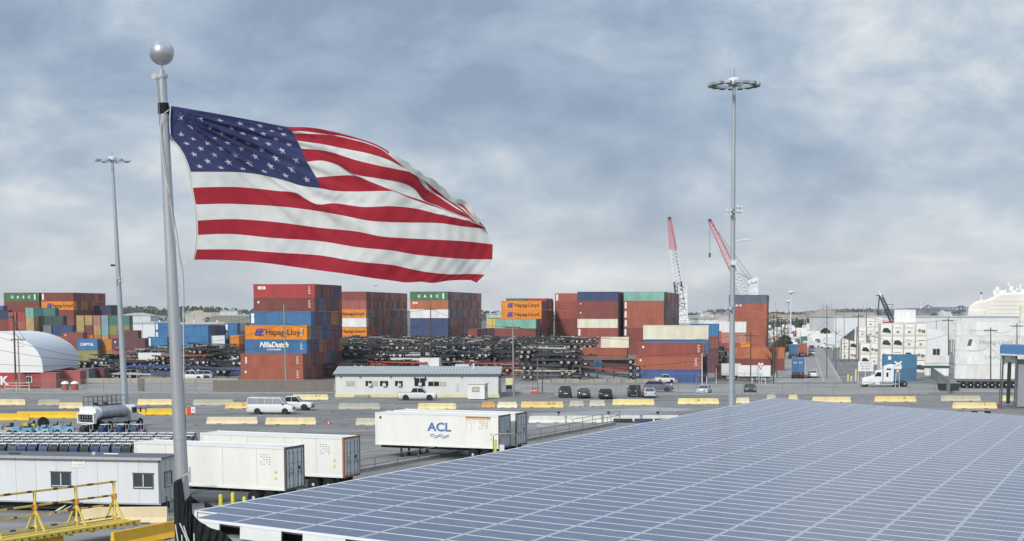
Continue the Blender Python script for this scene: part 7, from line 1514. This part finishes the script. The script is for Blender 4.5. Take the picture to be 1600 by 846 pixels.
# white heading tape along the hoist with the rope inside, and the frayed upper fly hem
hd = MB()
for r in range(2*SUBR, NR-1):
    a, b = GRID[r][0]-fo, GRID[r+1][0]-fo; off = Vector((-.035, 0, 0)); hd.poly([a+off, a+Vector((0,-.004,0)), b+Vector((0,-.004,0)), b+off])
hd.build('hoist_tape', c_white, flag, fix=False)
mb = MB(); mb.tube([GRID[r][0]-fo+Vector((-.02, -.008, 0)) for r in range(0, NR, 4)]+[GRID[NR-1][0]-fo], .006, 6); mb.build('hoist_rope', m_ropel, flag, smooth=True)
hd = MB(); rnd = random.Random(3); hw_ = {}
for j in range(108, 149): hw_[j] = (.55+.25*sin(j*.45)+.2*sin(j*1.1+1)+rnd.uniform(-.08, .08))*min(1, (j-108)/8, max(.3, (148-j)/10))
for j in range(108, 148):
    a = GRID[0][j]-fo+Vector((0, -.40, 0)); b = GRID[0][j+1]-fo+Vector((0, -.40, 0)); n_ = Vector((.030, -.03, .034))
    hd.poly([a-n_*.9, b-n_*.9, b+n_*hw_[j+1], a+n_*hw_[j]])
hd.build('frayed_hem', c_white, flag, fix=False)
# black mesh wrapping the foot of the pole and sagging away to the right
def sheetpix(name, rows, ma, parent, origin, sub=10, thick=.006, rip=.03, seed=1):
    rn = random.Random(seed); nr = len(rows); pts = []
    for r in range((nr-1)*sub+1):
        k = min(r//sub, nr-2); w = r/sub-k; L_ = []
        m_ = len(rows[0])
        for j in range((m_-1)*sub+1):
            q = min(j//sub, m_-2); e = j/sub-q
            def P(kk): a = Vector(rows[kk][q]); b = Vector(rows[kk][q+1]); return a+(b-a)*e
            p = P(k)+(P(k+1)-P(k))*w
            L_.append(at(p.x, p.y, p.z+rip*sin(j*1.1+r*.35)+rip*.5*sin(j*.5-r*.9)))
        pts.append(L_)
    mb = MB(); w_ = len(pts[0])
    for L_ in pts:
        for p in L_: mb.v.append(tuple(p-origin))
    for r in range(len(pts)-1):
        for j in range(w_-1): a = r*w_+j; mb.f.append([a, a+1, a+1+w_, a+w_]); mb.m.append(0)
    o = mb.build(name, ma, parent, smooth=True, fix=False); sd_ = o.modifiers.new('thickness', 'SOLIDIFY'); sd_.thickness = thick
    return o
nf = at(285, 846, FD)
net = thing('black_debris_net', 'black netting wrapped round the foot of the silver flagpole, sagging right', 'netting', nf)
sheetpix('net_wrap', [[(271.5,754,19.93),(277,750,19.86),(284,747,19.86)], [(272,790,19.93),(279,788,19.84),(288,780,19.86)], [(274,846,19.9),(282,846,19.8),(292,846,19.84)], [(276,900,19.9),(284,900,19.8),(296,900,19.84)]], m_black, net, nf, 8, rip=.006)
sheetpix('net_flap', [[(285.5,786,19.8),(292,780,19.78),(298.5,772,19.8)], [(285,800,19.8),(292,800,19.78),(300,802,19.8)], [(284,846,19.8),(294,846,19.7),(304,846,19.8)], [(284,900,19.8),(296,900,19.7),(308,900,19.8)]], m_black, net, nf, 8, rip=.012, seed=2)
sheetpix('net_sag', [[(299,801,19.85),(312,815,19.7),(328,825,19.6),(343,829,19.5),(356,838,19.4),(368,850,19.3)], [(300,826,19.85),(312,838,19.6),(328,846,19.5),(343,852,19.4),(356,860,19.3),(368,870,19.2)], [(302,880,19.8),(315,880,19.6),(330,882,19.5),(345,884,19.4),(358,886,19.3),(372,888,19.2)]], m_black, net, nf, 8, rip=.03, seed=3)
for pts in ([(274, 820, 19.76), (278, 846, 19.74), (282, 880, 19.7)], [(281, 818, 19.7), (288, 834, 19.66), (296, 856, 19.64), (304, 880, 19.6)], [(287, 822, 19.68), (292, 838, 19.66), (300, 856, 19.62)], [(284, 836, 19.7), (285, 856, 19.68)], [(303, 834, 19.6), (304, 860, 19.6)]):
    mb = MB(); mb.tube([at(*p)-nf for p in pts], .008, 6); mb.build('white_cord', m_ropel, net, smooth=True)
# ------------------------------------------------------------------ solar canopy
RA = Vector((-7.993, 35.858, CAMZ-4.765)); RC = .395; RU = Vector((cos(RC), -sin(RC), 0)); RV = Vector((sin(RC), cos(RC), 0))
RAX, RAY = -.049, .013; US = 1.658
RU.z = RAX*RU.x+RAY*RU.y; RV.z = RAX*RV.x+RAY*RV.y
RNn = RU.cross(RV).normalized()
NU, NV = 14, 62
def RP(u, v, h=0.0): return RA + RU*(u*US) + RV*v + RNn*h
def cell_mat():
    ma = bpy.data.materials.new('solar_cell_glass'); ma.use_nodes = True; t = ma.node_tree; n = t.nodes; l = t.links; b = n['Principled BSDF']
    tcn = n.new('ShaderNodeTexCoord'); sp = n.new('ShaderNodeSeparateXYZ'); l.new(tcn.outputs['Object'], sp.inputs[0])
    def mm(op, a, b_=None, c=None):
        x = n.new('ShaderNodeMath'); x.operation = op
        for i, v in enumerate((a, b_, c)):
            if v is None: continue
            if isinstance(v, (int, float)): x.inputs[i].default_value = v
            else: l.new(v, x.inputs[i])
        return x.outputs[0]
    def grid(o, pitch, off=0.0):
        fr = mm('FRACT', mm('DIVIDE', mm('ADD', o, off), pitch)); return mm('LESS_THAN', mm('MULTIPLY', mm('ABSOLUTE', mm('SUBTRACT', fr, .5)), 2.0), .965)
    g = mm('MULTIPLY', grid(sp.outputs[0], .1585, .0365), grid(sp.outputs[1], .1585, .02))
    oi = n.new('ShaderNodeObjectInfo'); vo = n.new('ShaderNodeTexWhiteNoise'); vo.noise_dimensions = '3D'
    fl = n.new('ShaderNodeVectorMath'); fl.operation = 'FLOOR'; sc = n.new('ShaderNodeVectorMath'); sc.operation = 'SCALE'; sc.inputs[3].default_value = 6.309
    l.new(tcn.outputs['Object'], sc.inputs[0]); l.new(sc.outputs[0], fl.inputs[0])
    cx = n.new('ShaderNodeCombineXYZ'); l.new(oi.outputs['Random'], cx.inputs[2]); ad = n.new('ShaderNodeVectorMath'); ad.operation = 'ADD'; l.new(fl.outputs[0], ad.inputs[0]); l.new(cx.outputs[0], ad.inputs[1]); l.new(ad.outputs[0], vo.inputs['Vector'])
    bri = mm('MULTIPLY_ADD', vo.outputs['Value'], .25, mm('MULTIPLY_ADD', oi.outputs['Random'], .35, .7))
    c1 = n.new('ShaderNodeMix'); c1.data_type = 'RGBA'; c1.blend_type = 'MULTIPLY'; c1.inputs[0].default_value = 1; c1.inputs[6].default_value = srgb('#3e4664'); l.new(bri, c1.inputs[7])
    c2 = n.new('ShaderNodeMix'); c2.data_type = 'RGBA'; l.new(g, c2.inputs[0]); c2.inputs[6].default_value = srgb('#8f97a8'); l.new(c1.outputs[2], c2.inputs[7])
    # thin uneven dust film
    du = n.new('ShaderNodeTexNoise'); du.inputs['Scale'].default_value = 2.2; du.inputs['Detail'].default_value = 6; l.new(ad.outputs[0], du.inputs['Vector']) if False else l.new(tcn.outputs['Object'], du.inputs['Vector'])
    rg = n.new('ShaderNodeMapRange'); rg.inputs[1].default_value = .35; rg.inputs[2].default_value = .75; rg.inputs[3].default_value = .04; rg.inputs[4].default_value = .2; l.new(du.outputs['Fac'], rg.inputs[0])
    c3 = n.new('ShaderNodeMix'); c3.data_type = 'RGBA'; l.new(rg.outputs[0], c3.inputs[0]); l.new(c2.outputs[2], c3.inputs[6]); c3.inputs[7].default_value = srgb('#9aa0a6')
    l.new(c3.outputs[2], b.inputs['Base Color']); b.inputs['Roughness'].default_value = .2; b.inputs['Specular IOR Level'].default_value = .5; b.inputs['IOR'].default_value = 1.5
    return ma
m_cell = cell_mat(); m_alu = mat('anodised_aluminium', '#d3d8de', .42, .0, var=.03)
canopy = thing('solar_canopy', 'large low solar canopy with blue gridded panels filling the lower right', 'solar canopy', RP(0, 0))
O = canopy.location.copy()
def panel_verts(w, h):
    mb = MB(); th = .04; fr = .019; k = .004
    mb.mat(0).box(0, 0, -th, w, fr, 0).box(0, h-fr, -th, w, h, 0).box(0, fr, -th, fr, h-fr, 0).box(w-fr, fr, -th, w, h-fr, 0)
    mb.mat(1).poly([(fr, fr, -k), (w-fr, fr, -k), (w-fr, h-fr, -k), (fr, h-fr, -k)])
    return mb
Rot = Matrix((RU.normalized(), RNn.cross(RU.normalized()), RNn)).transposed().to_4x4()
pm = panel_verts(1.615, .988).mesh('solar_panel', [m_alu, m_cell])
rest = MB()
cells = [(u, v) for u in range(NU) for v in range(NV)]
def _d(uv): p = RP(uv[0]+.5, uv[1]+.5); return (p-camo.location).length
def _infr(uv):
    p = RP(uv[0]+.5, uv[1]+.5); x = 800+F*p.x/p.y; y = 487+F*(CAMZ-p.z)/p.y; return -60 < x < 1640 and y < 870
cells.sort(key=lambda uv: (not _infr(uv), _d(uv)))
for i, (u, v) in enumerate(cells):
    p = RP(u, v) + RU.normalized()*.0215 + RV.normalized()*.006
    if (u, v) == (0, 0):
        o = link('solar_panel', panel_verts(1.02, .988).mesh('short_panel', [m_alu, m_cell]), canopy, RP(.37, 0)-O+RV*.006); o.rotation_euler = Rot.to_euler()
    elif i < 299:
        o = link('solar_panel', pm, canopy, p-O); o.rotation_euler = (Rot @ Matrix.Rotation(R(random.uniform(-.12, .12)), 4, 'X')).to_euler()
    else:
        s = len(rest.v); q = panel_verts(1.615, .988); M = Matrix.Translation(p-O) @ Rot
        rest.v += [tuple(M @ Vector(a)) for a in q.v]; rest.f += [[s+k for k in f] for f in q.f]; rest.m += q.m
tag(rest.build('far_solar_panels', [m_alu, m_cell], canopy, fix=False), 'far rows of blue solar panels', kind='stuff')
# roof structure below the modules
mb = MB()
def rbox(mb, u0, u1, v0, v1, h0, h1): mb.hexa([RP(a, b, h)-O for h in (h0, h1) for a, b in ((u0, v0), (u1, v0), (u1, v1), (u0, v1))])
rbox(mb, .02, NU, 1, NV, -.16, -.06); rbox(mb, .36, NU, .3, 1, -.16, -.06); mb.build('roof_deck', m_white, canopy)
mb = MB(); rbox(mb, .34, NU, -.06, 0, -.055, .0); mb.build('gutter', mat('gutter_white', '#dfe2e3', .45, var=.05), canopy)
mb = MB(); rbox(mb, -.04, 0, 1.0, NV, -.2, -.01); mb.build('edge_trim', MATS['gutter_white'], canopy)
for k in range(1, NU):
    mb = MB(); rbox(mb, k-.009, k+.009, 0, NV, -.06, .003); mb.build('seam_strip', mat('seam_grey_blue', '#9da6b1', .5, var=.05), canopy)
# parapet panels under the near edge, dark gaps between
for k in range(NU):
    a = k+.14; mb = MB(); rbox(mb, max(a, .40), a+.66, -.05, .0, -.355, -.058); mb.build('parapet_panel', m_white, canopy)
mb = MB(); rbox(mb, .4, NU, .5, .6, -.36, -.165); mb.build('back_panel', m_dark, canopy)
mb = MB(); rbox(mb, .4, NU, .02, .6, -.44, -.362); mb.build('ledge', mat('ledge_grey', '#8d9294', .6, dirt=.3), canopy)
mb = MB(); rbox(mb, .42, NU, .05, .15, -3.2, -.445); mb.build('lower_wall', mat('wall_grey', '#8d9293', .6, dirt=.3), canopy)
for k in range(0, 3):
    for j in range(6):
        p = RP(.9+k*6, 1.2+j*11.8, -.2); mb = MB(); mb.box(-.15, -.15, -p.z, .15, .15, 0); mb.build('column', m_white, canopy, loc=p-O)
# ------------------------------------------------------------------ thin damp air over the port
hzb = MB().box(-6600, -400, -1.5, 6600, 8200, 110); hv = bpy.data.materials.new('air'); hv.use_nodes = True; t = hv.node_tree; t.nodes.remove(t.nodes['Principled BSDF'])
pv = t.nodes.new('ShaderNodeVolumePrincipled'); pv.inputs['Color'].default_value = (1, 1, 1, 1); pv.inputs['Density'].default_value = 7.5e-5; pv.inputs['Anisotropy'].default_value = .2
t.links.new(pv.outputs[0], t.nodes['Material Output'].inputs['Volume']); ho = hzb.build('haze', hv); tag(ho, kind='stuff')
